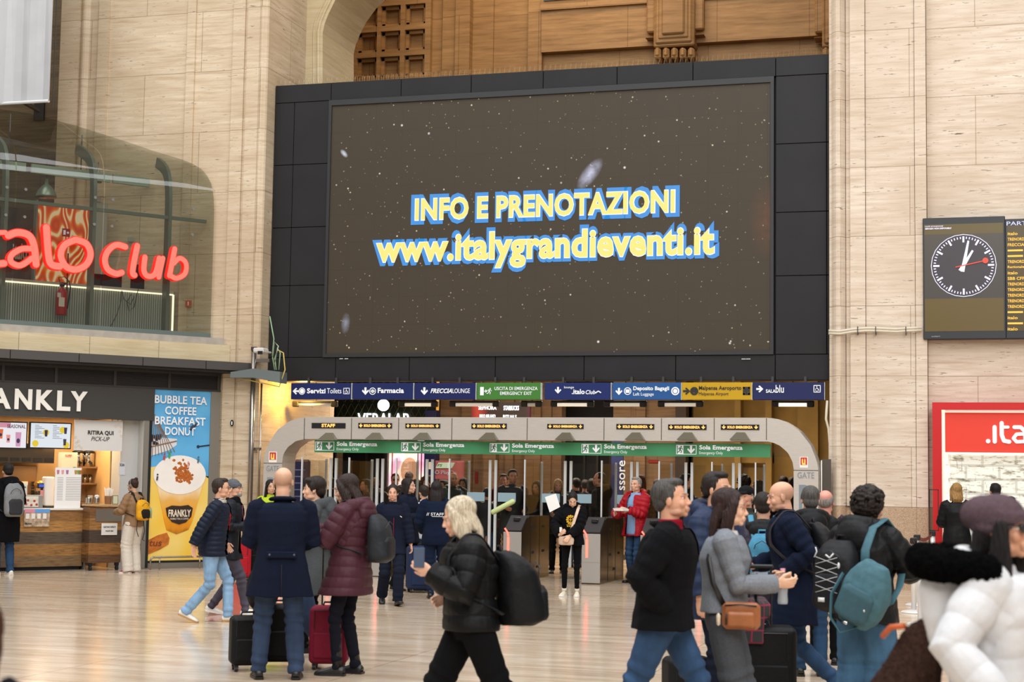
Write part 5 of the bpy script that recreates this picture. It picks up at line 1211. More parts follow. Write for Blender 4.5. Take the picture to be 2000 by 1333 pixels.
# ------------------------------------------------------------------ right side: clock, departures, office, conduit
def boardbox(name, lab, cat, a, b, c, d, Y, dep=.18):
    x0, z0 = wx(a, d, Y); x1, z1 = wx(b, c, Y); t = thing(name, lab, cat, ((x0+x1)/2, Y, z0)); return t, (x1-x0)/2, z1-z0
YC = YW-.06
t, h, H = boardbox('clock_board', 'dark upright board with a round white station clock', 'clock', 1803.5, 1963, 422, 663.5, YC)
MB().box(-h, h, 0, .2, 0, H, bev=.01).build('casing', mat('board_case', '#25272b', .4), t)
def lcd(key, base): 
    nb = NB(key); sp = nb.N.new('ShaderNodeSeparateXYZ'); nb.L.new(nb.obj(), sp.inputs[0]); z = nb.math('DIVIDE', sp.outputs[2], H)
    r = nb.ramp(z, [(0, '#5d4c1e'), (.33, '#5d4c1e'), (.335, '#3f3a36'), (.86, '#453f38'), (.865, '#5a4c20'), (1, '#5a4c20')]); r.node.color_ramp.interpolation = 'LINEAR'
    return nb.out(r, .35)
MB().box(-h*.96, h*.95, -.004, 0, H*.065, H*.945).build('display', lcd('clock_screen', 1), t)
cx_, cz = 0, 0
c = wx(1882, 519, YC); cx_ = c[0]-t.location[0]; cz = c[1]-t.location[2]; r = (wx(1946, 519, YC)[0]-wx(1818, 519, YC)[0])/2
MB().disc((cx_, cz), r*.97, -.008, 48).build('clock_face', mat('clock_dark', '#38343a', .4), t)
lav = emis('led_white', '#e9e4ff', 1.6); m = MB(); ring(m, (cx_, cz), r, .018, -.012)
m.build('clock_ring', lav, t); m = MB()
def bar(m, ang, r0, r1, w, y=-.011, w2=None):
    s_, c_ = math.sin(ang), math.cos(ang); w2 = w2 or w
    m.prism([(cx_+s_*r0-c_*w, cz+c_*r0+s_*w), (cx_+s_*r1-c_*w2, cz+c_*r1+s_*w2), (cx_+s_*r1+c_*w2, cz+c_*r1-s_*w2), (cx_+s_*r0+c_*w, cz+c_*r0-s_*w)], y-.003, y)
for k in range(60):
    m = MB()
    if k % 5 == 0: bar(m, k*PI/30, r*.74, r*.93, r*.028); m.build('hour_mark', lav, t)
    else: bar(m, k*PI/30, r*.85, r*.92, r*.014); m.build('minute_mark', lav, t)
m = MB(); bar(m, math.radians(11), -r*.2, r*.80, r*.06, -.014, r*.028); m.build('minute_hand', lav, t); m = MB(); bar(m, math.radians(31), -r*.2, r*.55, r*.06, -.016, r*.03); m.build('hour_hand', lav, t)
m = MB(); bar(m, math.radians(78), -r*.25, r*.7, r*.015, -.02); m.disc((cx_+math.sin(math.radians(78))*r*.68, cz+math.cos(math.radians(78))*r*.68), r*.09, -.022, 18); m.build('second_hand', emis('led_red', '#ff4a30', 1.1), t)
MB().text('14:59 STAZIONE', -h*.94, -h*.5, H*.925, H*.935, -.008, .002).text('SERVIZIO NON DISPONIBILE', -h*.94, -h*.3, H*.905, H*.918, -.008, .002, bold=.02).build('led_text', lav, t); MB().text('solari', -h*.8, -h*.6, H*.02, H*.03, -.006, .002).build('maker_mark', mat('grey_print', '#b8b8b8', .5), t)
t, h, H = boardbox('departure_board', 'dark departures board with yellow train names at the right edge', 'departure board', 1965, 2300, 418.5, 662, YC)
MB().box(-h, h, 0, .2, 0, H, bev=.01).build('casing', MATS['board_case'], t)
MB().box(-h+.03, h-.03, -.004, 0, H*.065, H*.945).build('display', mat('departures_screen', '#4a3c18', .35), t)
u = lambda px, py: (wx(px, py, YC)[0]-t.location[0], wx(px, py, YC)[1]-t.location[2])
a, b = u(1966, 441), u(2085, 430); MB().text('PARTENZE', a[0], a[0]+.62, a[1], b[1], -.008, .002, bold=.01).build('heading', emis('led_cool', '#d8dcff', 1.1), t)
aY = emis('led_yellow', '#ffc23c', 1.4); m = MB()
names = ['italo', 'TRENORD', 'FRECCIA', '=====', '=====', 'TRENORD', 'Regionale', 'italo', 'SBB CFF', 'TRENORD', 'TRENORD', 'TRENORD', 'TRENORD', 'TRENORD', '=====', 'italo', '=====', 'italo']
for k, nme in enumerate(names):
    q = u(1968, 457+k*10.95); w_ = .15 if nme == 'italo' else .25
    if nme == '=====': m.box(q[0], q[0]+.23, -.008, -.005, q[1]-.014, q[1]+.014)
    else: m.text(nme, q[0], q[0]+w_, q[1]-.024, q[1]+.024, -.008, .002, bold=.02)
    m.box(q[0]+.3, q[0]+1.5, -.008, -.005, q[1]-.02, q[1]+.02)
m.build('train_names', aY, t)
# conduit along the pier
t = thing('conduit', 'pair of cream conduit pipes crossing the stone to the clock board', 'pipe', (0, YW, 0))
pp = [(1618, 646), (1640, 647), (1665, 643), (1690, 641), (1710, 641), (1750, 643), (1775, 641), (1800, 640)]
for d in (0, 5): 
    MB().tube([(wx(a, b+d, YW-.1)[0], -.06-(.0), wx(a, b+d, YW-.1)[1]) for a, b in pp], .022, 8).build('pipe', mat('conduit_cream', '#cfc4b0', .5), t, smooth=True)
for px in (1675, 1710, 1769): q = wx(px, 644, YW-.1); MB().box(q[0]-.006, q[0]+.006, -.09, .03, q[1]-.08, q[1]+.05).build('clip', M_DARK, t)
x_ = X(1612, 760, 26.5); t = thing('vertical_conduit', 'white conduit running down the dark edge beside the right pier', 'pipe', (X(1617, 800, 26.4), 26.5, 0))
MB().tube([(-.02, 0, 3.0), (-.04, 0, 2.7), (.0, 0, 2.55), (.02, 0, 2.3), (.02, 0, 0)], .02, 8).build('pipe', mat('conduit_cream', '#cfc4b0', .5), t, smooth=True)
# narrow dark board standing behind right gate leg
x_ = X(1607, 930, 26.2); t = thing('narrow_board', 'narrow dark folded board behind the right gate leg', 'board', (X(1612, 930, 26.25), 26.25, 0)); MB().box(-.05, .09, 0, .03, 0, 2.05).build('panel', mat('board_brown', '#4a423a', .5), t); MB().box(-.07, -.05, -.01, .03, 0, 2.03).build('edge', WHITE, t)
# red office front
YO = YW-.05
t, h, H = boardbox('ticket_office', 'red framed ticket office front with white lettering at the right edge', 'shopfront', 1824, 2420, 788, 1160, YO)
t.location.z = 0; H = Z(1900, 788, YO); 
redm = mat('office_red', '#c4181c', .35); w_ = (wx(1842, 900, YO)[0]-wx(1824, 900, YO)[0])
MB().box(-h, -h+w_, -.25, .15, 0, H-.115).box(-h, h, -.25, .15, H-.115, H).build('outer_frame', redm, t)
wf = mat('office_white', '#ede8de', .5, emit='#fff2dc', es=.35)
uz = lambda py: wx(1860, py, YO-.1)[1]
MB().box(-h+w_, -h+w_+.05, -.2, .1, 0, H-.115).box(-h+w_, h, -.2, .1, H-.155, H-.115).box(-h+w_, h, -.16, .1, uz(888), uz(884)).build('inner_frame', wf, t)
sgn = MB().box(-h+w_+.05, h, -.14, .1, uz(884), H-.155).build('sign_panel', mat('office_sign_red', '#d23a2a', .35, emit='#d8301c', es=.25), t)
a = wx(1926, 866, YO-.14); lx = a[0]-t.location[0]; lz = a[1]; 
m = MB(); m.disc((lx+.03, lz+.03), .035, -.16, 16); st = lambda pts, wd: None
def tstroke(m, pts, w, y=-.16):
    for (x0, z0), (x1, z1) in zip(pts[:-1], pts[1:]):
        dx, dz = x1-x0, z1-z0; l_ = math.hypot(dx, dz); nx, nz = -dz/l_*w, dx/l_*w; m.prism([(x0+nx, z0+nz), (x1+nx, z1+nz), (x1-nx, z1-nz), (x0-nx, z0-nz)], y, y+.012)
    for p_ in pts: m.disc(p_, w, y+.0004, 10, depth=.011)
kx = .0078
L2 = lambda px, py: (lx+(px-1926)*kx, lz+(866-py)*kx)
tstroke(m, [L2(1942.5, 863), L2(1942.5, 834)], .032); tstroke(m, [L2(1956, 826), L2(1956, 850), L2(1960, 861), L2(1970, 863)], .032); tstroke(m, [L2(1956, 834), L2(1968, 834)], .024)
tstroke(m, [L2(1980, 834), L2(1992, 834), L2(2000, 842), L2(2001, 864)], .03); tstroke(m, [L2(2000, 847), L2(1984, 848), L2(1978, 856), L2(1984, 863), L2(2000, 862)], .027)
tstroke(m, [L2(2012, 826), L2(2013, 856), L2(2020, 863)], .032); tstroke(m, [L2(2028, 849), L2(2034, 837), L2(2046, 835), L2(2054, 849), L2(2046, 862), L2(2034, 861), L2(2028, 849)], .028)
m.build('lettering', emis('office_letter', '#ffffff', 1.0), sgn)
# the mirror-like glazed window, the station's reflection painted in as a glowing pattern
def painted_reflection():
    nb = NB('painted_window_reflection'); v = nb.obj(rot=(0, .12, 0)); n1 = nb.noise(nb.obj((1.6, 1, 7), rot=(0, .18, 0)), 2.2, 6, .7); n2 = nb.noise(nb.obj((9, 1, 1.6), rot=(0, -.1, 0)), 2.4, 5, .7)
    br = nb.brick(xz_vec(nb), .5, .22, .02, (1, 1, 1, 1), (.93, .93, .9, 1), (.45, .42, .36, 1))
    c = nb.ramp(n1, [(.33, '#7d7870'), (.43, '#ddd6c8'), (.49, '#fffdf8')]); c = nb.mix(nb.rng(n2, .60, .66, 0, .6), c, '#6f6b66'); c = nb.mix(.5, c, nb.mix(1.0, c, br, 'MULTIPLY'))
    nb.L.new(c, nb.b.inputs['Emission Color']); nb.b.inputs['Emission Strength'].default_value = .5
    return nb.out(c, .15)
MB().box(-h+w_+.05, h, -.02, .1, .3, uz(888)).build('window_painted_reflection', painted_reflection(), t)
MB().box(-h+w_+.05, h, -.1, .1, 0, .3).build('sill', wf, t); MB().box(-h+w_+.12, h, -.06, -.05, .3, uz(890)).build('window_glass', GLASS_CLEAR, t)
# belt stanchions
def stanchion(x, y, lab, hgt=.98):
    t = thing('stanchion', lab, 'stanchion', (x, y, 0), 0, 'belt barrier posts')
    MB().lathe([(.17, 0), (.17, .015), (.14, .03), (.03, .045)], 24).build('base', mat('stanchion_base', '#dcdad6', .4, .3), t, smooth=True); MB().lathe([(.035, .04), (.035, hgt-.08)], 16).build('pole', mat('stanchion_white', '#dedddb', .35, .2), t, smooth=True); MB().box(-.045, .045, -.045, .045, hgt-.08, hgt, bev=.01).build('belt_head', M_BLACK, t); return (x, y, hgt-.04)
def ground(px, py): p = on_z(px, py); return p[0], p[1]
A1 = stanchion(*ground(1785, 1198), 'white belt post nearest the curly haired person, with black head'); A2 = stanchion(*ground(1792, 1184), 'white belt post just behind the front one')
A3 = stanchion(*ground(1798, 1222), 'white belt post nearest the camera, left of the fur hood'); A4 = stanchion(*at_depth(1821, 24.3)[:2], 'white belt post beside the red office frame')
bm_ = mat('belt_red', '#7c2a22', .6)
for k, (p, q, lab) in enumerate(((A2, A4, 'dark red belt stretched back to the red office frame'), (A1, A3, 'dark red belt with pale print between the two front posts'), (A3, (A3[0]+1.2, A3[1]+.1, A3[2]), 'dark red belt running off behind the fur hood'))):
    m = MB(); R_ = []
    for i in range(9):
        f_ = i/8; x_ = p[0]+(q[0]-p[0])*f_; y_ = p[1]+(q[1]-p[1])*f_; z_ = p[2]+(q[2]-p[2])*f_-.06*math.sin(PI*f_); R_.append([(x_, y_-.003, z_-.025), (x_, y_+.003, z_-.025), (x_, y_+.003, z_+.025), (x_, y_-.003, z_+.025)])
    tag(m.loft(R_).build('barrier_belt', bm_), lab, 'belt')
t = thing('sign_holder', 'thin black empty sign frame on the post by the red office', 'frame', (A4[0]-.05, A4[1], .98)); frame_sq(MB(), 0, .14, 0, .62, .012, 0).build('frame', M_BLACK, t)
# ================================================================== people
def unit(v): v = np.asarray(v, float); return v/(np.linalg.norm(v)+1e-12)
def rotz(a): c, s = math.cos(a), math.sin(a); return np.array([[c, -s, 0], [s, c, 0], [0, 0, 1.]])
def rotx(a): c, s = math.cos(a), math.sin(a); return np.array([[1., 0, 0], [0, c, -s], [0, s, c]])
def ik(a, t, l1, l2, pole):
    a = np.asarray(a, float); t = np.asarray(t, float); d = t-a; L = np.linalg.norm(d); Lm = (l1+l2)*.998
    if L > Lm: t = a+d/L*Lm; d = t-a; L = Lm
    u_ = d/L; x = (l1*l1-l2*l2+L*L)/(2*L); h = math.sqrt(max(l1*l1-x*x, 0)); p = np.asarray(pole, float); p = unit(p-u_*(p@u_))
    return a+u_*x+p*h, t
def vox(mb, voxel, iters=2):
    """fuse overlapping shapes into one continuous skin"""
    V = np.vstack(mb.v); me = bpy.data.meshes.new('tmp'); me.from_pydata(V.tolist(), [], mb.f)
    o = bpy.data.objects.new('tmp', me); COL.objects.link(o)
    r = o.modifiers.new('r', 'REMESH'); r.mode = 'VOXEL'; r.voxel_size = voxel; r.adaptivity = 0
    dg = bpy.context.evaluated_depsgraph_get(); out = bpy.data.meshes.new_from_object(o.evaluated_get(dg))
    bpy.data.objects.remove(o); bpy.data.meshes.remove(me)
    if iters: set_co(out, lap(out, get_co(out), iters))
    return out
def get_co(me): a = np.empty(len(me.vertices)*3); me.vertices.foreach_get('co', a); return a.reshape(-1, 3)
def set_co(me, V): me.vertices.foreach_set('co', V.ravel()); me.update()
def get_no(me): a = np.empty(len(me.vertices)*3, dtype=np.float32); me.vertex_normals.foreach_get('vector', a); return a.reshape(-1, 3).astype(float)
def lap(me, V, n, k=.6):
    e = np.empty(len(me.edges)*2, dtype=np.int32); me.edges.foreach_get('vertices', e); e = e.reshape(-1, 2); N_ = len(V)
    i = np.r_[e[:, 0], e[:, 1]]; j = np.r_[e[:, 1], e[:, 0]]; cnt = np.bincount(i, minlength=N_)[:, None]+1e-9
    for _ in range(n):
        S = np.stack([np.bincount(i, weights=V[j, c], minlength=N_) for c in range(3)], 1)/cnt; V = V*(1-k)+S*k
    return V
def pn(V, freq, seed=0, n=6):
    r_ = np.random.RandomState(seed); out = np.zeros(len(V))
    for _ in range(n): d = r_.normal(size=3); d /= np.linalg.norm(d); out += np.sin(V@d*freq*r_.uniform(.6, 1.5)+r_.uniform(0, 6.28)+1.3*np.sin(V@r_.normal(size=3)*freq*.35))
    return out/n*1.6
def seg_dist(V, pts):
    """distance to polyline and arc position"""
    best = np.full(len(V), 9.); arc = np.zeros(len(V)); a0 = 0.
    for p, q in zip(pts[:-1], pts[1:]):
        p = np.asarray(p); q = np.asarray(q); d = q-p; L = np.linalg.norm(d); t = np.clip((V-p)@d/(L*L), 0, 1); D_ = np.linalg.norm(V-p-t[:, None]*d, axis=1)
        m_ = D_ < best; best[m_] = D_[m_]; arc[m_] = a0+t[m_]*L; a0 += L
    return best, arc

def cloth(key, col, kind='wool'):
    k = 'cloth_'+key
    if k in MATS: return MATS[k]
    if kind == 'wool': return mat(k, col, .95, noise=.12, nscale=90, bump=.3, bscale=200, spec=.12)
    if kind == 'nylon': return mat(k, col, .56, noise=.06, nscale=12, bump=.3, bscale=34, spec=.2)
    if kind == 'denim': return mat(k, col, .85, noise=.28, nscale=9, stretch=(1, 1, .45), bump=.35, bscale=180, spec=.25)
    if kind == 'knit': return mat(k, col, .95, noise=.12, nscale=60, bump=.6, bscale=140, spec=.1)
    if kind == 'fur': return mat(k, col, 1.0, noise=.35, nscale=70, bump=1.0, bscale=120, spec=.05)
    if kind == 'leather': return mat(k, col, .4, noise=.1, nscale=14, bump=.15, bscale=120)
    if kind == 'canvas': return mat(k, col, .75, noise=.10, nscale=30, bump=.3, bscale=200, spec=.3)
def hairmat(key, col, col2=None):
    k = 'hair_'+key
    if k in MATS: return MATS[k]
    nb = NB(k); n = nb.noise(nb.obj((55, 55, 4)), 2.0, 4, .6); lo = col; hi = col2 or col
    return nb.out(nb.ramp(n, [(.35, lo), (.65, hi)]), .5, bump=n, bs=.8, Specular_IOR_Level=.3)
SKINM = mat('skin', '#c99a7c', .52, attr='Col', noise=.03, nscale=30, spec=.35)
EYE_W = mat('eye_white', '#d8d2cc', .2); EYE_D = mat('eye_iris', '#241a14', .15)

class Fig:
    def __init__(s, label, px, zc, top=None, H=None, face=180, name='person', lean=0, feet=None, hands=None, head=(0, 0), b=1.0, sex='m', near=False, skin='#c9987a', drop=0.0, palm=None, curl=.5, elbow=None, hair=('short', '#2a2320', None), stubble=0.0, group=None, pose='stand', vx=None, x_shift=0):
        g = at_depth(px, zc); d = ray(px, 930)
        if H is None: p = CP+ray(px, top)*zc; H = p[2]-.005
        s.H = H; s.k = H/1.75; s.near = near; s.b = b; s.vx = vx or (.0055 if near else .009)
        fdir = unit(np.array([d[0], d[1], 0])); rdir = np.array([fdir[1], -fdir[0], 0]); th = math.radians(face)
        f_ = -fdir*math.cos(th)+rdir*math.sin(th); s.rz = math.atan2(f_[1], f_[0])-PI/2; s.loc = g; s.lean = math.tan(math.radians(lean)); s.sex = sex; s.hairsp = hair; s.stub = stubble; s.skin = skin
        s.label = label
        pz = .92-drop; s.pz = pz
        feet = feet or {'stand': [(-.10, .0, 0), (.10, .02, 0)], 'walk': [(-.08, .26, -8), (.08, -.28, 28)], 'step': [(-.09, .12, 0), (.09, -.14, 8)]}[pose]
        s.feet = feet; s.leg = []
        for (x, y, pit), side in zip(feet, (-1, 1)):
            hip = np.array([side*.09, 0, pz]); pr = math.radians(pit); az = .085+(.16*math.sin(pr) if pit > 0 else -.05*math.sin(pr)); an = np.array([x, y, az])
            kn, an = ik(hip, an, .43, .415, (side*.04, 1, 0)); s.leg.append((hip, kn, an, pr))
        s.yo = lambda z: s.lean*(z-pz)
        sw = .185*b if sex == 'm' else .165*b
        s.sw = sw
        hands = hands or [None, None]; s.arm = []
        for i, side in enumerate((-1, 1)):
            sh = np.array([side*sw, s.yo(1.42), 1.415]); h = hands[i]
            if h is None: h = (side*(sw+.07), s.yo(.9)+.04, .86)
            pole = (elbow[i] if elbow and elbow[i] else (side*.5, -1, -.25))
            el, wr = ik(sh, h, .285, .255, pole); s.arm.append((sh, el, wr, side))
        s.palm = palm or [None, None]; s.curl = curl
        s.Rh = rotz(math.radians(head[0]))@rotx(math.radians(head[1])); s.hp = np.array([0, s.yo(1.50)-.005, 1.50]); s.hc = s.hp+s.Rh@np.array([0, .025, .128])
        s.o = None
        s.make_body()
    def hl(s, p): return s.hc+np.asarray(p, float)@s.Rh.T
    def finish(s, me, name, mt, smooth=True, parent='root', label=None):
        set_co(me, get_co(me)*s.k); me.materials.clear(); me.materials.append(mt); me.name = name
        if smooth: me.polygons.foreach_set('use_smooth', [True]*len(me.polygons))
        o = link(name, me, s.o if parent == 'root' else parent, label=label)
        return o
    def simple(s, mb, name, mt, parent='root', smooth=True, label=None):
        M = np.eye(4); M[:3, :3] *= s.k; return mb.build(name, mt, s.o if parent == 'root' else parent, smooth=smooth, M=M, label=label)
    def hand(s, m, wr, el, side, i):
        d = unit(wr-el); n_ = s.palm[i]; 
        if n_ is not None and len(n_) == 2: d = unit(n_[0]); pnorm = unit(n_[1])
        else: pnorm = unit(np.array([-side, .15, 0]) if n_ is None else n_)
        pnorm = unit(pnorm-d*(pnorm@d)); ac = np.cross(d, pnorm)
        # thumb side: forward when the arm hangs
        if ac@np.array([0, 1, .3]) < 0: ac = -ac
        R = np.stack([ac, pnorm, d], 1)
        m.tube([wr-d*.03, wr+d*.02], [.027, .03], 10)
        m.ell(wr+d*.05, (.040, .017, .052), 12, 8, R); m.ell(wr+d*.035+ac*.022+pnorm*.006, (.018, .017, .03), 10, 6, R)
        c = s.curl[i] if isinstance(s.curl, (list, tuple)) else s.curl
        for k, (off, L, r) in enumerate(((.030, .072, .0088), (.0105, .082, .0092), (-.0095, .076, .0088), (-.029, .060, .0078))):
            p = wr+d*.088+ac*off*1.05; q = [p-d*.02, p]; dd = d.copy()
            for j, f_ in enumerate((.45, .32, .25)):
                a = c*(.55+.35*j+.06*k); dd = unit(d*math.cos(a*(j+1)*.75)+pnorm*math.sin(a*(j+1)*.75)+ac*off*1.2); q.append(q[-1]+dd*L*f_)
            m.tube(q, [r*1.05, r, r*.97, r*.9, r*.75], 8, round_caps=True)
        t0 = wr+d*.025+ac*.028; td = unit(d*.65+ac*.62+pnorm*.4*(1+c)*.6); t1 = t0+td*.038; td2 = unit(d*.9+ac*.15+pnorm*.5*c); m.tube([t0, t1, t1+td2*.03, t1+td2*.05], [.013, .0105, .0095, .0075], 8, round_caps=True)
    def make_body(s):
        m = MB(); yo = s.yo; b = s.b
        # torso, kept inside the clothes
        zs = [.86, .95, 1.08, 1.20, 1.30, 1.38, 1.43]; ws = [.13, .145, .12, .13, .145, .13, .09]; ds = [.09, .10, .085, .09, .10, .085, .06]
        m.loft([[(w*b*math.cos(t), yo(z)+d*b*math.sin(t), z) for t in np.linspace(0, 2*PI, 18, endpoint=False)] for z, w, d in zip(zs, ws, ds)])
        for hip, kn, an, pr in s.leg: m.tube([hip+[0, 0, .02], (hip+kn)/2, kn, kn*.55+an*.45, an], [.066, .054, .038, .038, .027], 10, round_caps=True)
        for i, (sh, el, wr, side) in enumerate(s.arm):
            m.ell(sh, (.05, .05, .05), 10, 8); m.tube([sh, (sh+el)/2, el, (el*.6+wr*.4), wr], [.043, .040, .034, .034, .0235], 10, round_caps=True); s.hand(m, wr, el, side, i)
        nr = .056 if s.sex == 'm' else .047
        m.tube([(0, yo(1.40), 1.39), (0, yo(1.46), 1.46), s.hl((0, -.022, -.085)), s.hl((0, -.018, -.02))], [.075, nr+.004, nr, nr*.95], 14)
        H = s.hl; R = s.Rh; f = .93 if s.sex == 'f' else 1.0
        def E(c, r): m.ell(H(c), r, 18, 12, R)
        E((0, -.016, .030), (.0765*f, .098, .086)); E((0, .018, -.02), (.0665*f, .074, .088)); E((0, .030, -.072), (.050*f, .053, .040)); E((0, .070, -.098), (.020*f, .019, .015*f))
        for q in (-1, 1):
            E((q*.036*f, .062, -.032), (.024, .024, .026)); E((q*.046*f, .02, -.078), (.018, .04, .022))
            m.ell(H((q*.079*f, -.006, -.012)), (.0085, .020, .031), 12, 8, R@rotx(-.15)@rotz(q*-.35)); E((q*.0115, .097, -.037), (.009, .010, .008))
            m.tube([H((q*.012, .0925, .018)), H((q*.034, .087, .023)), H((q*.054*f, .066, .016))], [.0085, .0085, .006], 8)
        m.tube([H((0, .084, .012)), H((0, .095, -.012)), H((0, .106, -.033))], [.0085, .0095, .0118], 10, round_caps=True)
        E((0, .0945, -.0625), (.0235, .0095, .0058)); E((0, .0925, -.0725), (.0195, .0105, .0068)); E((0, .085, -.066), (.03, .012, .022))
        me = vox(m, s.vx/s.k if s.near else s.vx, 2 if s.near else 1)
        V = get_co(me); L = (V-s.hc)@s.Rh
        col = np.tile(np.array(srgb(s.skin)[:3]), (len(V), 1))
        def paint(mask, c, k=1.0):
            mk = np.clip(mask, 0, 1)[:, None]*k; col[:] = col*(1-mk)+np.array(srgb(c)[:3])*mk
        def blob(c, r, soft=.35): 
            q = np.sqrt((((L-np.array(c))/np.array(r))**2).sum(1)); return np.clip((1-q)/soft, 0, 1)
        lipc = '#a8625a' if s.sex == 'f' else '#a97463'
        paint(blob((0, .1, -.0675), (.026, .03, .0125)), lipc, .75)
        for q in (-1, 1):
            paint(blob((q*.034, .085, .0245), (.026, .03, .0065)), s.hairsp[1] if s.hairsp[0] != 'bald' else '#4a372c', .8)
            paint(blob((q*.031, .09, .001), (.019, .03, .010)), '#6b4434', .45); paint(blob((q*.04, .08, -.035), (.025, .03, .02), .9), '#c47a66', .3)
        if s.stub > 0:
            msk = np.clip((-.045-L[:, 2])/.015, 0, 1)*np.clip((.17+L[:, 2])/.04, 0, 1)*np.clip((L[:, 1]+.01)/.03, 0, 1); paint(msk*(1-blob((0, .1, -.0675), (.03, .03, .012))), '#5a4438', s.stub)
        if s.hairsp[0] in ('bald', 'balding', 'crop'):
            msk = np.clip((.075-L[:, 2])/.03, 0, 1)*np.clip((L[:, 2]+.07)/.02, 0, 1)*np.clip((.02-L[:, 1])/.03, 0, 1)*(np.abs(L[:, 0]) < .09); paint(msk, s.hairsp[1], .28)
        at = me.color_attributes.new('Col', 'FLOAT_COLOR', 'POINT'); at.data.foreach_set('color', np.c_[col, np.ones(len(V))].ravel())
        set_co(me, V*s.k); me.materials.clear(); me.materials.append(SKINM); me.polygons.foreach_set('use_smooth', [True]*len(me.polygons)); me.name = 'person'
        o = link('person', me); o.location = (s.loc[0], s.loc[1], 0); o.rotation_euler = (0, 0, s.rz); o['label'] = s.label; o['category'] = 'person'; s.o = o
        # eyes
        for q in (-1, 1):
            e = MB().ell(s.hl((q*.0315, .0680, .001)), (.0120, .0130, .0088), 12, 8, s.Rh); eo = s.simple(e, 'eye', EYE_W)
            if s.near or True: MB().ell(s.hl((q*.0315, .0782, .0005)), (.0060, .0045, .0062), 10, 6, s.Rh).build('iris', EYE_D, eo, smooth=True, M=np.diag([s.k, s.k, s.k, 1]))
        s.hair()
    def hair(s):
        kind, c1, c2 = s.hairsp; mt = hairmat(c1.strip('#')+(c2 or '').strip('#'), c1, c2); m = MB(); R = s.Rh; H = s.hl; v = .006 if s.near else .009
        f = .95 if s.sex == 'f' else 1.0
        def E(c, r): m.ell(H(c), r, 20, 14, R)
        def T(pts, r, **k): m.tube([H(p) for p in pts], r, 12, up=R@np.array([1, 0, 0.]), round_caps=True, **k)
        if kind == 'bald': return
        amp = .0022; fr = 260; extra = None
        if kind in ('short', 'crop', 'cap_under'):
            e = .0 if kind == 'short' else -.005
            if kind != 'cap_under': E((0, -.030, .041+e*.5), (.0835*f+e, .099+e, .089+e))
            E((0, -.062, -.012), (.070*f, .056, .062)); 
            if kind == 'short': E((0, .018, .098), (.060, .058, .030))
            for q in (-1, 1): E((q*.072*f, -.004, .018), (.012, .024, .036))
        elif kind == 'balding':
            E((0, -.066, -.005), (.073, .052, .058)); 
            for q in (-1, 1): E((q*.064, -.028, .018), (.022, .045, .040))
        elif kind == 'pixie':
            E((0, -.028, .044), (.086, .104, .092)); E((0, -.066, -.02), (.072, .058, .07)); E((.0, .035, .085), (.07, .06, .035))
            for q in (-1, 1): E((q*.074, .008, .02), (.014, .03, .045))
        elif kind == 'bun':
            E((0, -.026, .040), (.080, .101, .088)); E((0, -.06, -.01), (.066, .05, .055)); E((0, -.095, .105), (.036, .036, .034))
            for q in (-1, 1): E((q*.07, .006, .02), (.010, .03, .04))
        elif kind in ('long', 'longback', 'bob', 'longunder', 'lob'):
            ln = {'long': .40, 'longback': .34, 'bob': .17, 'longunder': .40, 'lob': .27}[kind]
            if kind != 'longunder': E((0, -.028, .043), (.083, .102, .089))
            E((0, -.055, -.03), (.080, .060, .085))
            T([(0, -.05, .02), (0, -.088, -.10), (0, -.10, -.22 if ln > .3 else -.12), (0, -.085, -ln)], [(.082, .055), (.088, .042), (.092 if ln > .3 else .08, .030), (.075, .014)])
            for q in (-1, 1): T([(q*.045, .045, .085), (q*.078, .028, .03), (q*.084, .0, -.06), (q*.078, -.02, -.15), (q*.066, -.01, -ln*(.9 if kind == 'long' else .8))], [(.016, .016), (.014, .030), (.016, .040+.02*(kind == 'lob')), (.022, .042), (.018, .02)]) if kind != 'longunder' else T([(q*.076, .022, .02), (q*.080, .02, -.08), (q*.085, .03, -.25), (q*.08, .05, -.38)], [(.014, .03), (.02, .045), (.022, .045), (.012, .02)])
            amp = .0035; fr = 190
        elif kind in ('curly', 'curlylong'):
            E((0, -.03, .045), (.100, .110, .100)); E((0, -.06, -.03), (.100, .072, .08)); rr = np.random.RandomState(3); v = .005 if s.near else .009
            n_ = 520 if s.near else 90
            for k in range(n_):
                d = unit(rr.normal(size=3)); 
                if d[1] > .42 and d[2] < .55: continue
                if d[2] < -.75: continue
                c = np.array([0, -.03, .02])+d*np.array([.115, .118, .120]); E(c, (rr.uniform(.009, .016) if s.near else .02,)*3)
            if kind == 'curlylong':
                for k in range(70): a = rr.uniform(-2.6, -.5); c = np.array([.10*math.cos(a), .09*math.sin(a)-.02, rr.uniform(-.27, -.02)]); E(c, (rr.uniform(.02, .03),)*3)
            amp = .003; fr = 130
        me = vox(m, v, 1); V = get_co(me); N_ = get_no(me); L = (V-s.hc)@s.Rh
        az = np.arctan2(L[:, 0], -L[:, 1]-.03+.0*L[:, 2]); rad = np.hypot(L[:, 0], L[:, 1]+.03)
        if kind.startswith('curly'): dsp = pn(V, fr, 5)*amp*1.4
        else: dsp = (np.sin(az*34+3*np.sin(L[:, 2]*18)+pn(V, 22, 2)*2.2)*.6+np.sin(az*71+pn(V, 30, 4)*2)*.4)*amp*np.clip(rad/.05, 0, 1)
        set_co(me, V+N_*dsp[:, None]); s.finish(me, 'hair', mt)
    # ---- clothing
    def ring(s, z, w, d, yc=0., xc=0., n=26, p=2.3):
        t = np.linspace(0, 2*PI, n, endpoint=False); c, sn = np.cos(t), np.sin(t)
        return np.stack([xc+w*np.sign(c)*np.abs(c)**(2/p), s.yo(z)*(z > s.pz)+yc+d*np.sign(sn)*np.abs(sn)**(2/p), np.full(n, z)], 1)
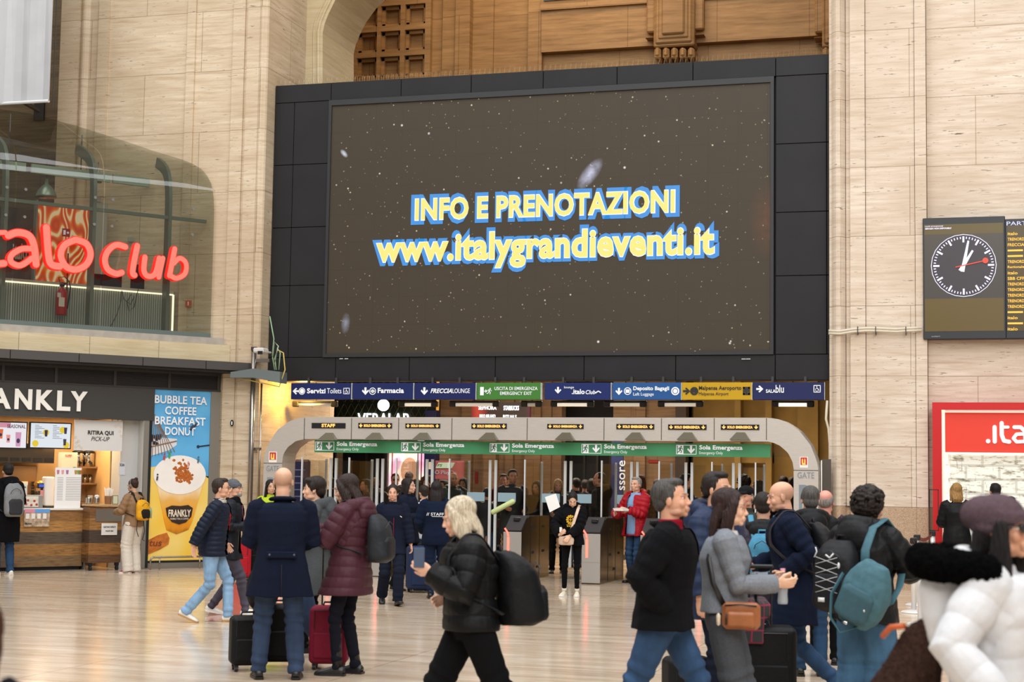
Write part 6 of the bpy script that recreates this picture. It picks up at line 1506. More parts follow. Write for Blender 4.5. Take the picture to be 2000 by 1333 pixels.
    def env(s, z, pad):
        """box of the legs at height z"""
        X_ = []; Y_ = []
        for hip, kn, an, pr in s.leg:
            pts = [hip, kn, an]
            for p, q in ((hip, kn), (kn, an)):
                if min(p[2], q[2])-1e-6 <= z <= max(p[2], q[2])+1e-6: t = (z-p[2])/(q[2]-p[2]+1e-9); c = p+(q-p)*t; X_.append(c[0]); Y_.append(c[1])
        if not X_: X_, Y_ = [0], [0]
        r = .085
        return (max(X_)+min(X_))/2, (max(X_)-min(X_))/2+r+pad, (max(Y_)+min(Y_))/2, (max(Y_)-min(Y_))/2+r+pad
    def jacket(s, mt, hem=.80, pad=.02, sl=.0, puff=0, period=.07, name='jacket', collar=.05, hood=None, folds=.006, cuff=True, flare=0., short_sleeve=False, collar_mt=None, fine=None, v_open=None, seedv=1, belly=0.):
        m = MB(); b = s.b; sx_ = s.sw/.185; fm = s.sex == 'f'
        zs = [1.02, 1.10, 1.20, 1.30, 1.37, 1.42, 1.452]; ws = [.150, .142, .152, .168, .168, .140, .085]; ds = [.115+belly, .108+belly, .118+belly*.6, .128+(.01 if fm else 0), .115, .095, .068]
        if fm: ws = [.148, .130, .138, .150, .150, .128, .08]
        rings = []
        low = [z for z in (.30, .40, .50, .60, .70, .78, .86, .94) if z > hem+.03]; low = [hem]+low
        for z in low:
            cx_, w, cy_, d = s.env(min(z, s.pz-.02), pad); fl = flare*(1.0-(z-hem)/max(.01, 1.0-hem)); k = np.clip((z-.78)/.2, 0, 1)
            w = max(w, .165*b+pad)*(1-k)+(.158*b+pad)*k+fl; d = max(d, .125+pad+belly)*(1-k)+(.120+belly+pad)*k+fl; rings.append(s.ring(z, w, d, cy_*(1-k), cx_*(1-k)))
        for z, w, d in zip(zs, ws, ds): rings.append(s.ring(z, w*b+pad, d*b**.5+pad))
        m.loft(rings)
        for i, (sh, el, wr, side) in enumerate(s.arm):
            p_ = pad+.006; m.ell(sh-[0, 0, .008], (.058+p_*.5, .062+p_*.5, .058+p_*.4), 12, 8)
            end = wr+unit(wr-el)*(.0 if cuff else -.02); m.tube([sh+[-side*.03, 0, .0], sh, (sh+el)/2, el, (el+wr)/2, end], [.058+p_*.6, .056+p_*.6, .050+p_*.5+sl, .046+p_*.5+sl, .042+p_*.5+sl, .034+p_*.5+sl*.6], 14, round_caps=False)
        if collar: 
            m.tube([(0, s.yo(1.42), 1.42), (0, s.yo(1.46)-.004, 1.455), (0, s.yo(1.47)-.006, 1.455+collar)], [(.085, .078), (.074, .07), (.072, .07)], 16)
        if hood == 'down':
            hk = 1+pad*4
            for a in np.linspace(-2.95, -.2, 11):
                m.ell((.105*hk*math.cos(a), s.yo(1.45)-.02+.10*hk*math.sin(a), 1.465+.03*math.sin(-a)), (.045*hk, .042*hk, .05*hk), 10, 8)
            m.ell((0, s.yo(1.4)-.13*hk, 1.41), (.12*hk, .06*hk, .095*hk), 14, 10)
        v = fine or (.008 if s.near else .012); me = vox(m, v/s.k, 3 if puff else 2); V = get_co(me); N_ = get_no(me)
        armd = np.full(len(V), 9.); arc = np.zeros(len(V))
        for sh, el, wr, side in s.arm:
            d_, a_ = seg_dist(V, [sh+[-side*.05, 0, 0], sh, el, wr]); k_ = d_ < armd; armd[k_] = d_[k_]; arc[k_] = a_[k_]
        isarm = (armd < .078+pad+sl)&(np.abs(V[:, 0]) > s.sw*.62) | (armd < .062+pad+sl)&(V[:, 2] < 1.3)&((np.abs(V[:, 0]) > .19*b)|(V[:, 1] > .16))
        dsp = np.zeros(len(V))
        if puff:
            q = np.where(isarm, arc, V[:, 2]+.012*pn(V, 7, seedv)); dsp += puff*(np.abs(np.sin(PI*q/period))**.55-.62); dsp += pn(V, 60, seedv+1)*puff*.16
        else:
            el_w = np.zeros(len(V))
            for sh, el, wr, side in s.arm: el_w += np.exp(-(np.linalg.norm(V-el, axis=1)/.10)**2)
            hemf = np.clip((1.1-V[:, 2])/.5, 0, 1)*(~isarm); th_ = np.arctan2(V[:, 0], V[:, 1]); r_ = np.sin(arc*80+pn(V, 12, 9)*2.4); dsp += folds*1.0*pn(V*np.array([1, 1, .6]), 17, seedv)+folds*.9*(np.abs(r_)**.7*np.sign(r_))*(.3+el_w)*isarm+folds*.5*pn(V, 40, seedv+3)+folds*.9*hemf*np.sin(th_*7+pn(V, 5, seedv)*2)
        V2 = V+N_*dsp[:, None]
        set_co(me, V2)
        if v_open:      # the front left open: cut a wedge away and show what is worn below
            import bmesh
            w0, w1, zb = v_open
            bm = bmesh.new(); bm.from_mesh(me); kill = []
            for f_ in bm.faces:
                c = f_.calc_center_median(); z = c.z
                wd_ = w1+(w0-w1)*max(0, min(1, (z-zb)/(1.47-zb)))
                if z > zb and c.y > s.yo(z)+.05 and abs(c.x) < wd_ : 
                    if abs(c.x) < s.sw*.6 and f_.normal.y > -.1: kill.append(f_)
                elif z > 1.42 and abs(c.x) < w0 and c.y > s.yo(z): kill.append(f_)
            bmesh.ops.delete(bm, geom=kill, context='FACES'); bm.to_mesh(me); bm.free()
        return s.finish(me, name, mt)
    def shirt(s, mt, name='shirt', z0=.95, pad=.004, collar=.03, z1=1.45):
        m = MB(); b = s.b; m.loft([s.ring(z, w*b+pad, d+pad) for z, w, d in ((z0, .15, .112), (1.08, .135, .105), (1.2, .145, .112), (1.3, .16, .122), (1.38, .15, .10), (1.44, .085, .07), (1.47, .066, .062), (1.46+collar, .062, .06))]); me = vox(m, .008, 2); return s.finish(me, name, mt)
    def trousers(s, mt, pad=.018, ankle=.055, knee=.07, thigh=.092, name='trousers', top=1.0, folds=.007, seedv=4, crop=0., wide=0.):
        m = MB(); m.loft([s.ring(z, w+wide*.4, d+wide*.3) for z, w, d in ((.84, .13, .1), (.90, .158, .118), (.97, .158, .118), (top, .145, .11))])
        for hip, kn, an, pr in s.leg:
            e = an+unit(an-kn)*(.03-crop); m.tube([hip+[0, 0, .03], hip*.75+kn*.25, (hip+kn)/2, kn, (kn+an)/2, e], [thigh, thigh+wide*.6, (thigh+knee)/2+wide*.8, knee+wide, (knee+ankle)/2+wide, ankle+wide], 14)
        me = vox(m, (.008 if s.near else .012)/s.k, 3); V = get_co(me); N_ = get_no(me); dsp = np.zeros(len(V)); 
        for hip, kn, an, pr in s.leg:
            d_, a_ = seg_dist(V, [hip, kn, an]); kw = np.exp(-(np.linalg.norm(V-kn, axis=1)/.12)**2)+np.exp(-(np.linalg.norm(V-an, axis=1)/.10)**2); msk = d_ < .14
            r_ = np.sin(a_*75+pn(V, 11, seedv)*3.0); dsp += folds*1.25*(np.abs(r_)**.6*np.sign(r_))*kw*msk
        dsp += folds*.9*pn(V*np.array([1, 1, .5]), 18, seedv)
        set_co(me, V+N_*dsp[:, None]); return s.finish(me, name, mt)
    def shoes(s, mt, sole=None, boot=0., size=1.0, heel=0.):
        for hip, kn, an, pr in s.leg:
            Rx = rotx(-pr); yaw = rotz(-.12 if an[0] > 0 else .12)
            prof = [(-.075, .022, .035, .060), (-.062, .034, .0, .078), (-.03, .037, 0, .095), (.01, .038, 0, .092), (.05, .040, 0, .076), (.09, .044, 0, .062), (.13, .046, 0, .052), (.165, .041, .002, .042), (.19, .026, .006, .032)]
            rings = []; rs = []
            for y, w, zb, zt in prof:
                y *= size; t = np.linspace(0, PI, 9); top_ = [(w*math.cos(a), y, zb+.012+(zt-zb-.012)*math.sin(a)**.7) for a in t]; rings.append(top_+[(-w*.96, y, zb+.010), (w*.96, y, zb+.010)])
                rs.append([(w*1.06, y*1.02, .022), (w*1.06, y*1.02, zb*.5), (-w*1.06, y*1.02, zb*.5), (-w*1.06, y*1.02, .022)])
            def tr(P): return (np.array(P)-[0, 0, .085])@(yaw@Rx).T+an
            m = MB().loft([tr(r) for r in rings]); 
            m.tube([an+[0, -.01, -.01], an+unit(kn-an)*(.05+boot)], [.040, .040+.012*(boot > .2)], 12)
            so = s.simple(m, 'boot' if boot > .1 else 'shoe', mt)
            m2 = MB().loft([tr(r) for r in rs]); 
            if heel: m2.loft([tr([(-.03, -.075, -heel+.01), (.03, -.075, -heel+.01), (.03, -.02, -heel+.01), (-.03, -.02, -heel+.01)]), tr([(-.035, -.08, .02), (.035, -.08, .02), (.035, -.01, .02), (-.035, -.01, .02)])])
            s.simple(m2, 'sole', sole or M_BLACK, parent=so, smooth=False)
    def beanie(s, mt, slouch=0.):
        m = MB(); m.ell(s.hl((0, -.022, .044)), (.088, .110, .088), 20, 12, s.Rh)
        if slouch: m.ell(s.hl((0, -.065, .048)), (.086, .108, .078), 18, 12, s.Rh); m.ell(s.hl((0, -.028, -.002)), (.090, .104, .045), 18, 12, s.Rh)
        m.tube([s.hl((.0, -.012, .018)), s.hl((0, -.010, .062))], [(.090, .112), (.088, .110)], 24, up=s.Rh@np.array([1, 0, 0.]))
        me = vox(m, .006, 3); V = get_co(me); L = (V-s.hc)@s.Rh; az = np.arctan2(L[:, 0], L[:, 1]); k = (L[:, 2] < .07)
        set_co(me, V+get_no(me)*(np.where(k, np.sin(az*60)*.0022, pn(V, 30, 3)*.003))[:, None]); return s.finish(me, 'beanie', mt)
    def cap(s, mt):
        m = MB(); m.ell(s.hl((0, -.012, .055)), (.088, .108, .07), 18, 12, s.Rh); m.ell(s.hl((0, .09, .045)), (.065, .05, .012), 16, 8, s.Rh@rotx(-.25)); return s.finish(vox(m, .007, 2), 'flat_cap', mt)
    def glasses(s, mt, dark=False):
        m = MB()
        for q in (-1, 1):
            c = [s.hl((q*.033+.021*math.cos(a), .099-abs(.006*math.cos(a)), .0+.017*math.sin(a))) for a in np.linspace(0, 2*PI, 17)]; m.tube(c, .0016 if not dark else .003, 5); m.tube([s.hl((q*.054, .094, .005)), s.hl((q*.076, .06, .006)), s.hl((q*.08, -.01, .0))], .0016 if not dark else .003, 5)
        m.tube([s.hl((-.012, .1, .004)), s.hl((.012, .1, .004))], .0018, 5); g = s.simple(m, 'glasses', mt)
        if dark:
            for q in (-1, 1): MB().ell(s.hl((q*.033, .096, 0)), (.022, .004, .018), 12, 8, s.Rh).build('lens', mat('dark_lens', '#1a1210', .1), g, smooth=True, M=np.diag([s.k, s.k, s.k, 1]))
    def scarf(s, mt, name='scarf', thick=.032, r=.075):
        m = MB(); yo = s.yo(1.47)
        for dz, rr in ((0, r), (.035, r*.93)): m.tube([(rr*1.12*math.cos(a), yo+rr*math.sin(a), 1.455+dz+.01*math.sin(a*2)) for a in np.linspace(0, 2*PI, 20)], thick*.8, 8)
        me = vox(m, .008, 2); V = get_co(me); set_co(me, V+get_no(me)*(pn(V, 50, 2)*.004)[:, None]); return s.finish(me, name, mt)
    # ---- a separate thing worn or held: placed with the person's own frame, but top-level
    def bag(s, name, label, cat): 
        t = thing(name, label, cat, (s.loc[0], s.loc[1], 0), s.rz); return t
    def tb(s, m, name, mt, t, smooth=True, vxl=None, it=2, disp=0., label=None):
        if vxl:
            me = vox(m, vxl, it); 
            if disp: V = get_co(me); set_co(me, V+get_no(me)*(pn(V, 26, 6)*disp+pn(V, 60, 7)*disp*.4)[:, None])
            return s.finish(me, name, mt, parent=t, label=label)
        return s.simple(m, name, mt, parent=t, smooth=smooth, label=label)
    def backpack(s, label, col, col2=None, w=.15, d=.09, z0=1.0, z1=1.44, y=None, x=0., tilt=0., straps=True, kind='canvas', name='backpack', pad=.03):
        t = s.bag(name, label, 'backpack'); y = y if y is not None else -.135-pad; c1 = cloth('bag'+col.strip('#'), col, kind); c2 = cloth('bag'+(col2 or col).strip('#'), col2 or col, kind)
        yc = y-d; yy = lambda z: s.yo(z)
        m = MB(); n = 13; rings = []
        for k in range(n):
            u_ = k/(n-1); z = z0+(z1-z0)*u_; top_ = math.sqrt(max(0, 1-max(0, (u_-.62)/.40)**2)); bot_ = math.sqrt(max(0, 1-max(0, (.16-u_)/.20)**2)); e = top_*bot_; sag = 1.12-.3*u_; rings.append(s.ring(z, w*(.25+.75*e), d*(.25+.75*e)*sag, yc+d*(1-(.25+.75*e)*sag)+tilt*(1-u_), x, p=2.5))
        m.loft(rings); s.tb(m, 'body', c1, t, vxl=.010 if not s.near else .007, it=5, disp=.004)
        zm = z0+(z1-z0)*.5; m = MB(); m.loft([s.ring(z, w*.72*e, d*.45*e, yc-d*.72+tilt*(1-(z-z0)/(z1-z0)), x, p=3.0) for z, e in ((z0+.03, .75), (z0+.06, 1), (zm-.02, 1), (zm+.02, .7))]); s.tb(m, 'front_pocket', c2, t, vxl=.010 if not s.near else .007, it=4)
        m = MB(); q = [(x-w*.6, yy(z1)+yc-d*.5, z0+(z1-z0)*.62), (x-w*.45, yy(z1)+yc-d*.9, z0+(z1-z0)*.78), (x, yy(z1)+yc-d*.8, z0+(z1-z0)*.86), (x+w*.45, yy(z1)+yc-d*.9, z0+(z1-z0)*.78), (x+w*.6, yy(z1)+yc-d*.5, z0+(z1-z0)*.62)]; m.tube(q, .004, 5); s.tb(m, 'zip', M_BLACK, t)
        m = MB(); m.tube([(x-.035, yy(z1)+y-.03, z1-.01), (x-.03, yy(z1)+y-.03, z1+.03), (x+.03, yy(z1)+y-.03, z1+.03), (x+.035, yy(z1)+y-.03, z1-.01)], .009, 6); s.tb(m, 'top_handle', c2, t)
        if straps:
            for q in (-1, 1):
                if straps == 'left' and q > 0 or straps == 'right' and q < 0: continue
                xs_ = q*(s.sw*.60); f_ = .135+pad; pts = [(x+q*w*.55, yy(z1)+y, z1-.05), (xs_*1.02, yy(1.47)-.06, 1.475+pad*.8), (xs_*1.05, yy(1.47)+.03, 1.468+pad), (xs_*1.12, yy(1.38)+f_*.84, 1.37), (xs_*1.3, yy(1.25)+f_*.9, 1.24), (xs_*1.5+q*.04, yy(1.12)+.05, 1.12), (x+q*w*.9, yy(z0)+y+.01, z0+.08)]
                P_ = np.array(pts); uu = np.linspace(0, len(P_)-1, 25); P2 = np.stack([np.interp(uu, np.arange(len(P_)), P_[:, c]) for c in range(3)], 1); P2[1:-1] = (P2[:-2]+P2[1:-1]*2+P2[2:])/4
                s.tb(MB().tube(P2, [(.026, .007)]*len(P2), 8, up=(1, 0, 0)), 'strap', c2, t)
        return t
    def pocket(s, name, mt, parent_offset, r): 
        m = MB(); m.ell(parent_offset, r, 12, 8); return s.simple(m, name, mt)
    def at(s, p): return s.loc+rotz(s.rz)@(np.asarray(p, float)*s.k)*np.array([1, 1, 1])

def suitcase(label, px, zc, w, d, h, col, face=0., handle=0., kind='canvas', ribs=0, tiltx=0., z_extra=0., hx=0.):
    g = at_depth(px, zc); dd = ray(px, 930); fa = math.atan2(dd[1], dd[0])-PI/2+math.radians(face)
    t = thing('suitcase', label, 'suitcase', (g[0], g[1], 0), fa); t.rotation_euler = (tiltx, 0, fa)
    c = cloth('case'+col.strip('#'), col, kind); z0 = .05
    m = MB().box(-w/2, w/2, -d/2, d/2, z0, z0+h, bev=.03); me = vox(m, .009, 5); V = get_co(me)
    if ribs: V = V+get_no(me)*(.005*np.sign(np.sin(V[:, 0]*2*PI/ribs)))[:, None]*(np.abs(V[:, 1:2]) > d*.35)
    set_co(me, V); me.materials.clear(); me.materials.append(c); me.polygons.foreach_set('use_smooth', [True]*len(me.polygons)); link('shell', me, t)
    MB().box(-w*.38, w*.38, -d/2-.018, -d/2+.01, z0+h*.10, z0+h*.55, bev=.012).build('front_pocket', c, t)
    MB().tube([(-w*.36, -d/2-.002, z0+h*.6), (-w*.36, -d/2-.004, z0+h*.93), (w*.36, -d/2-.004, z0+h*.93), (w*.36, -d/2-.002, z0+h*.6)], .004, 5).build('zip', M_BLACK, t)
    for x_ in (-w/2+.05, w/2-.05):
        for y_ in (-d/2+.04, d/2-.04): MB().tube([(x_-.014, y_, .026), (x_+.014, y_, .026)], .026, 14).box(x_-.018, x_+.018, y_-.012, y_+.012, .03, .07).build('wheel', M_BLACK, t)
    if handle:
        hh = z0+h+handle; m = MB()
        for x_ in (-.08+hx, .08+hx): m.tube([(x_, d/2-.04, z0+h-.02), (x_, d/2-.04, hh)], .008, 8)
        m.build('telescopic_rods', CHROME if kind == 'chrome' else M_BLACK if handle < .0 else mat('rod_dark', '#2c2c2e', .3, .6), t); MB().box(-.10+hx, .10+hx, d/2-.055, d/2-.025, hh-.012, hh+.018, bev=.01).build('grip', M_BLACK, t)
    MB().tube([(-.06, 0, z0+h-.005), (-.05, 0, z0+h+.03), (.05, 0, z0+h+.03), (.06, 0, z0+h-.005)], .009, 6).build('carry_handle', M_BLACK, t)
    return t
# ------------------------------------------------------------------ the people in the photograph
NAVY = cloth('navy_wool', '#121829'); NAVYP = cloth('navy_puffer', '#10192c', 'nylon'); BLK = cloth('black_wool', '#0d0d10'); BLKN = cloth('black_nylon', '#0e0f11', 'nylon')
JEAN_L = cloth('jeans_light', '#7fa0c0', 'denim'); JEAN_M = cloth('jeans_mid', '#2a4362', 'denim'); JEAN_D = cloth('jeans_dark', '#24405f', 'denim'); JEAN_N = cloth('jeans_navy', '#2a3850', 'denim')
WSHOE = cloth('white_shoe', '#dcd8cf', 'leather'); BSHOE = cloth('black_shoe', '#121212', 'leather'); GUM = mat('gum_sole', '#b58a58', .6)
TROU_B = cloth('black_trousers', '#0c0c0e'); TROU_N = cloth('navy_trousers', '#171c2a')

# woman in brown jacket at the kiosk
f = Fig('person in a brown jacket and cream trousers at the kiosk, headphones on', 264, 27.0, top=935, face=222, sex='f', skin='#c79a7c', hair=('bun', '#2a1712', '#3d241a'), hands=[(-.17, .30, 1.12), (.17, .32, 1.12)], head=(15, -12))
f.jacket(cloth('brown_jacket', '#8a6b4d', 'nylon'), hem=.86, pad=.035, sl=.015, folds=.010); f.trousers(cloth('cream_trousers', '#cfc5b8'), ankle=.085, knee=.095, thigh=.105, wide=.018, crop=-.03); f.shoes(cloth('red_shoe', '#a03038', 'leather'), WHITE)
m = MB().tube([f.hl((.088*math.cos(a), -.01, .03+.098*math.sin(a))) for a in np.linspace(-.3, PI+.3, 14)], .008, 6); m.ell(f.hl((.088, -.005, -.01)), (.02, .035, .04), 10, 8).ell(f.hl((-.088, -.005, -.01)), (.02, .035, .04), 10, 8); f.simple(m, 'headphones', mat('headphone_grey', '#6f6b66', .35))
t = f.backpack('bright yellow and black backpack on the person in brown', '#d79a18', '#17140f', w=.15, d=.085, z0=.98, z1=1.36)
f.tb(MB().lathe([(.035, 0), (.038, .14), (.03, .16), (.03, .2)], 12, (.16, -.26, 1.02)), 'water_bottle', mat('mint_bottle', '#7fb89a', .35), t)
f.tb(MB().tube([(-.08, -.2, .99), (-.1, -.2, .8), (-.06, -.21, .68)], .008, 5).tube([(.06, -.2, .99), (.08, -.22, .78), (.05, -.2, .62), (.1, -.2, .6)], .008, 5), 'hanging_strap', M_BLACK, t)
# customer at left edge
f = Fig('person in a long black coat at the left edge facing the kiosk counter', 16, 25.9, top=905, face=205, skin='#c79a7c', hair=('short', '#1a1512', None), hands=[(-.2, .3, 1.1), (.2, .3, 1.1)], feet=[(-.13, 0, 0), (.11, .03, 0)], head=(-10, -5))
f.jacket(BLK, hem=.52, pad=.035, sl=.01, flare=.02, hood='down'); f.trousers(JEAN_D, ankle=.06); f.shoes(WSHOE, WHITE)
f.backpack('grey backpack with dark lower panel on the person at the left edge', '#77787a', '#2c2d30', w=.16, d=.08, z0=.92, z1=1.44, kind='canvas')
g = f.bag('paper_bag', 'small brown paper bag held at the left edge of the picture', 'bag'); f.tb(MB().box(-.30, -.16, .1, .2, .62, .82, bev=.01), 'bag', mat('kraft_paper', '#b58a5a', .8), g, smooth=False)
# blurred head at bottom-left
f = Fig('brown haired head out of focus at the bottom left corner', -56, 3.9, H=1.43, face=150, sex='f', hair=('long', '#2c150c', '#4a2415'), near=True, vx=.008)
f.jacket(BLK, hem=.8, pad=.03)

# two men walking to the right
f = Fig('man in beige shirt and navy quilted jacket striding right, palm open', 419, 18.5, top=934, face=82, b=1.05, near=True, vx=.0048, lean=7, skin='#d3a083', hair=('short', '#241b17', '#3a2c24'), feet=[(-.09, .20, -4), (.09, -.28, 22)], drop=.03, hands=[(-.24, .12, .95), (.30, -.20, .93)], palm=[None, ((.15, .10, -1), (.55, .8, .1))], curl=[.4, .12], head=(-4, 0))
f.jacket(NAVYP, hem=.80, pad=.035, sl=.012, puff=.010, period=.062, v_open=(.045, .10, .82), belly=.02); f.shirt(cloth('beige_shirt', '#b9ae9c', 'knit'), z0=.84, pad=.022); f.trousers(JEAN_L, ankle=.062, thigh=.10); f.shoes(WSHOE, GUM); f.glasses(M_DARK)
f.scarf(cloth('white_collar', '#c9ccd6'), 'collar', .012, .066); m = MB().tube([(-.03, f.yo(1.43)+.10, 1.43), (-.035, f.yo(1.3)+.15, 1.3), (-.03, f.yo(1.2)+.155, 1.17)], [(.02, .008), (.028, .01), (.024, .008)], 8, up=(1, 0, 0)); f.simple(m, 'red_scarf', cloth('scarf_red', '#b5202c'))
m = MB().tube([(.02, f.yo(1.43)+.10, 1.43), (.0, f.yo(1.3)+.155, 1.28), (-.02, f.yo(1.2)+.16, 1.12)], .004, 5); f.simple(m, 'lanyard', cloth('scarf_red', '#b5202c'))
f = Fig('grey bearded man in grey beanie and dark coat walking right', 449, 19.4, top=936, face=80, near=True, vx=.006, lean=5, skin='#cf9f84', hair=('cap_under', '#8b8885', None), stubble=.0, feet=[(-.09, -.20, 10), (.09, .27, -10)], drop=.035, hands=[(-.08, .30, 1.2), (.13, .30, 1.16)], curl=.9, head=(-18, 4))
f.jacket(cloth('dark_coat', '#12161f', 'nylon'), hem=.72, pad=.035, v_open=(.05, .09, .8)); f.shirt(cloth('grey_knit', '#4a4848', 'knit'), z0=.74, pad=.02); f.trousers(cloth('plum_grey_trousers', '#4a4652', 'denim'), ankle=.056); f.shoes(WSHOE, WHITE); f.beanie(cloth('grey_beanie', '#5a5c62', 'knit')); f.glasses(M_DARK); f.scarf(cloth('black_scarf', '#111214', 'knit'), thick=.04)
m = MB(); m.ell(f.hl((0, .065, -.08)), (.046, .042, .036), 12, 8, f.Rh); f.finish(vox(m, .006, 1), 'beard', hairmat('9b9792', '#9b9792', '#77726c'))
m = MB().tube([(-.03, f.yo(1.4)+.12, 1.42), (-.03, f.yo(1.2)+.165, 1.2)], [(.014, .004)]*2, 6, up=(1, 0, 0)); f.simple(m, 'lanyard', cloth('lanyard_pink', '#8a4a5c'))
# steward in hi-vis
f = Fig('steward with long dark hair in a yellow high visibility vest, behind the bald man', 529, 24.5, top=937, face=15, sex='f', skin='#c59a80', hair=('long', '#120f0f', '#1c1817'))
f.jacket(cloth('hivis', '#a8bc20', 'nylon'), hem=.82, pad=.03); f.trousers(TROU_B); f.shoes(BSHOE)
# bald man, back view
f = Fig('bald man in a long navy overcoat seen from behind', 553, 13.55, top=911, face=182, b=1.10, near=True, skin='#d5a68a', hair=('bald', '#6b5648', None), feet=[(-.16, .02, 0), (.15, -.02, 0)], hands=[(-.10, .24, 1.08), (.10, .24, 1.08)], elbow=[(-.75, -.6, -.6), (.75, -.6, -.6)], head=(-6, -4))
f.jacket(NAVY, hem=.68, pad=.04, sl=.012, flare=.045, folds=.0045, fine=.007); f.trousers(JEAN_N, ankle=.068, thigh=.105, knee=.078, folds=.009); f.shoes(BSHOE, size=1.05)
m = MB().box(-.125, .125, -.190, -.15, 1.00, 1.055, bev=.008); bt = f.simple(m, 'half_belt', NAVY, smooth=False)
for q in (-.10, .10): f.simple(MB().ell((q, -.192, 1.028), (.010, .004, .010), 10, 6), 'button', mat('button_grey', '#3c4356', .3), parent=bt)
m = MB().tube([(.0, -.19, .95), (.003, -.205, .80), (.006, -.21, .69)], .004, 5); f.simple(m, 'vent', mat('seam_navy', '#070a14', .9))
m = MB().tube([(.083*math.cos(a), f.yo(1.46)-.005+.080*math.sin(a), 1.478+.012*math.sin(-a)) for a in np.linspace(PI*.98, PI*2.02, 16)], [(.018, .036)]*16, 8, up=(0, 0, 1)); f.finish(vox(m, .006, 3), 'coat_collar', NAVY)
# woman in grey coat
f = Fig('short dark haired person in a long grey coat facing left, ear stud', 618, 15.6, top=931, face=262, sex='f', near=True, skin='#d9ab90', hair=('pixie', '#17110f', '#2a1d18'), hands=[(-.12, .30, 1.10), (.12, .28, 1.06)], feet=[(-.1, .06, 0), (.1, -.05, 0)], head=(6, -2))
f.jacket(cloth('grey_coat', '#474a4c'), hem=.58, pad=.05, sl=.02, flare=.07, hood='down'); f.trousers(TROU_B, ankle=.05); f.shoes(BSHOE, boot=.12)
m = MB().ell(f.hl((-.082, -.0, -.032)), (.006, .006, .006), 8, 6); f.simple(m, 'ear_stud', CHROME)
f.backpack('charcoal backpack on the short haired person in grey', '#26262b', '#1c1c20', w=.17, d=.10, z0=.96, z1=1.44, kind='nylon')
# burgundy coat
f = Fig('person with long dark hair in a burgundy quilted coat and black boots', 687, 13.9, top=925, face=248, sex='f', near=True, vx=.0048, skin='#d8a88c', hair=('longback', '#1a1311', '#3a2a24'), hands=[(-.11, .33, 1.26), (.07, .36, 1.24)], palm=[((.3, .9, .45), (1, 0, .1)), ((-.3, .9, .45), (-1, 0, .1))], curl=.45, feet=[(-.10, .06, 0), (.11, -.03, 0)], head=(8, -14))
f.jacket(cloth('burgundy', '#44222c', 'nylon'), hem=.70, pad=.05, sl=.02, puff=.011, period=.085, flare=.05, hood='down', fine=.007); f.trousers(cloth('check_trousers', '#15161f'), ankle=.045, knee=.06, thigh=.085); f.shoes(BSHOE, boot=.34, heel=.03)
t = f.backpack('dark grey smooth backpack on the person in burgundy', '#25282c', '#1e2023', w=.15, d=.10, z0=.98, z1=1.40, kind='nylon', pad=.05)
g = f.bag('phone', 'black phone held up by the person in burgundy', 'phone'); f.tb(MB().box(-.06, .02, .47, .48, 1.30, 1.44, bev=.004), 'body', M_BLACK, g, smooth=False)
# staff
f = Fig('rail staff woman in navy uniform walking towards the camera, looking at it', 768, 21.3, top=946, face=8, sex='f', near=True, vx=.006, skin='#d2a086', hair=('bun', '#1e1512', '#2e201a'), feet=[(-.07, .22, -12), (.10, -.20, 24)], drop=.03, hands=[(-.27, .10, .86), (.26, -.02, .86)], head=(-10, -2))
f.jacket(cloth('uniform_navy', '#161b2b'), hem=.74, pad=.035, sl=.015, collar=.04); f.trousers(TROU_N, ankle=.07, knee=.078, wide=.008); f.shoes(BSHOE)
m = MB().tube([(.0, .158, 1.3), (.004, .168, 1.15), (.0, .17, .95)], .004, 5); f.simple(m, 'red_piping', cloth('piping', '#8a2038')); m = MB().prism([(-.12, 1.27), (-.085, 1.29), (-.09, 1.30), (-.115, 1.285)], .150, .156); f.simple(m, 'badge', WHITE, smooth=False)
f = Fig('dark haired person in a navy jacket standing behind the walking staff woman, facing right', 797, 23.9, top=934, face=65, sex='f', skin='#cfa188', hair=('bob', '#171212', '#241b19'), feet=[(-.1, .16, 0), (.1, -.14, 6)], hands=[(-.1, .33, 1.2), (.1, .33, 1.15)])
f.jacket(cloth('uniform_navy', '#161b2b'), hem=.74, pad=.04); f.trousers(TROU_B, ankle=.08, wide=.01); f.shoes(BSHOE)
f = Fig('staff member from behind with long black hair and STAFF printed on navy jacket', 853, 22.5, top=940, face=176, sex='f', near=True, vx=.006, hair=('long', '#151011', '#2a2022'), skin='#c99a80', hands=[(-.2, .2, 1.0), (.2, .25, 1.05)], feet=[(-.06, -.04, 0), (.08, .1, 6)])
f.jacket(cloth('uniform_navy2', '#131c30'), hem=.80, pad=.045, sl=.018); f.trousers(cloth('uniform_trouser', '#18233a'), ankle=.05); f.shoes(BSHOE)
V, F = text_mesh('// STAFF', .02, .0); V2 = V.copy(); w_ = V[:, 0].max(); P = np.stack([-.13+(V2[:, 0]/w_)*.26, np.full(len(V2), -.192), 1.24+V2[:, 1]*.06], 1)
m = MB().add(P, F).box(-.05, .13, -.192, -.190, 1.222, 1.229); f.simple(m, 'back_print', mat('print_staff', '#d8dadd', .6), smooth=False)
f = Fig('person in a white jacket half hidden between two staff members', 829, 24.6, top=948, face=200, sex='f', hair=('short', '#2a201b', None), skin='#c99a80', hands=[(-.2, .28, .98), (.2, .25, 1.0)])
f.jacket(cloth('white_jacket', '#c9ccd4', 'nylon'), hem=.84, pad=.05, sl=.02); f.trousers(JEAN_D); f.shoes(BSHOE)
g = f.bag('tote_bag', 'pale green cloth tote bag hanging beside the STAFF jacket', 'bag'); f.tb(MB().box(.1, .36, -.3, -.2, .80, 1.02, bev=.04), 'bag', cloth('pale_tote', '#aab4a6', 'canvas'), g, vxl=.01, it=4, disp=.008)
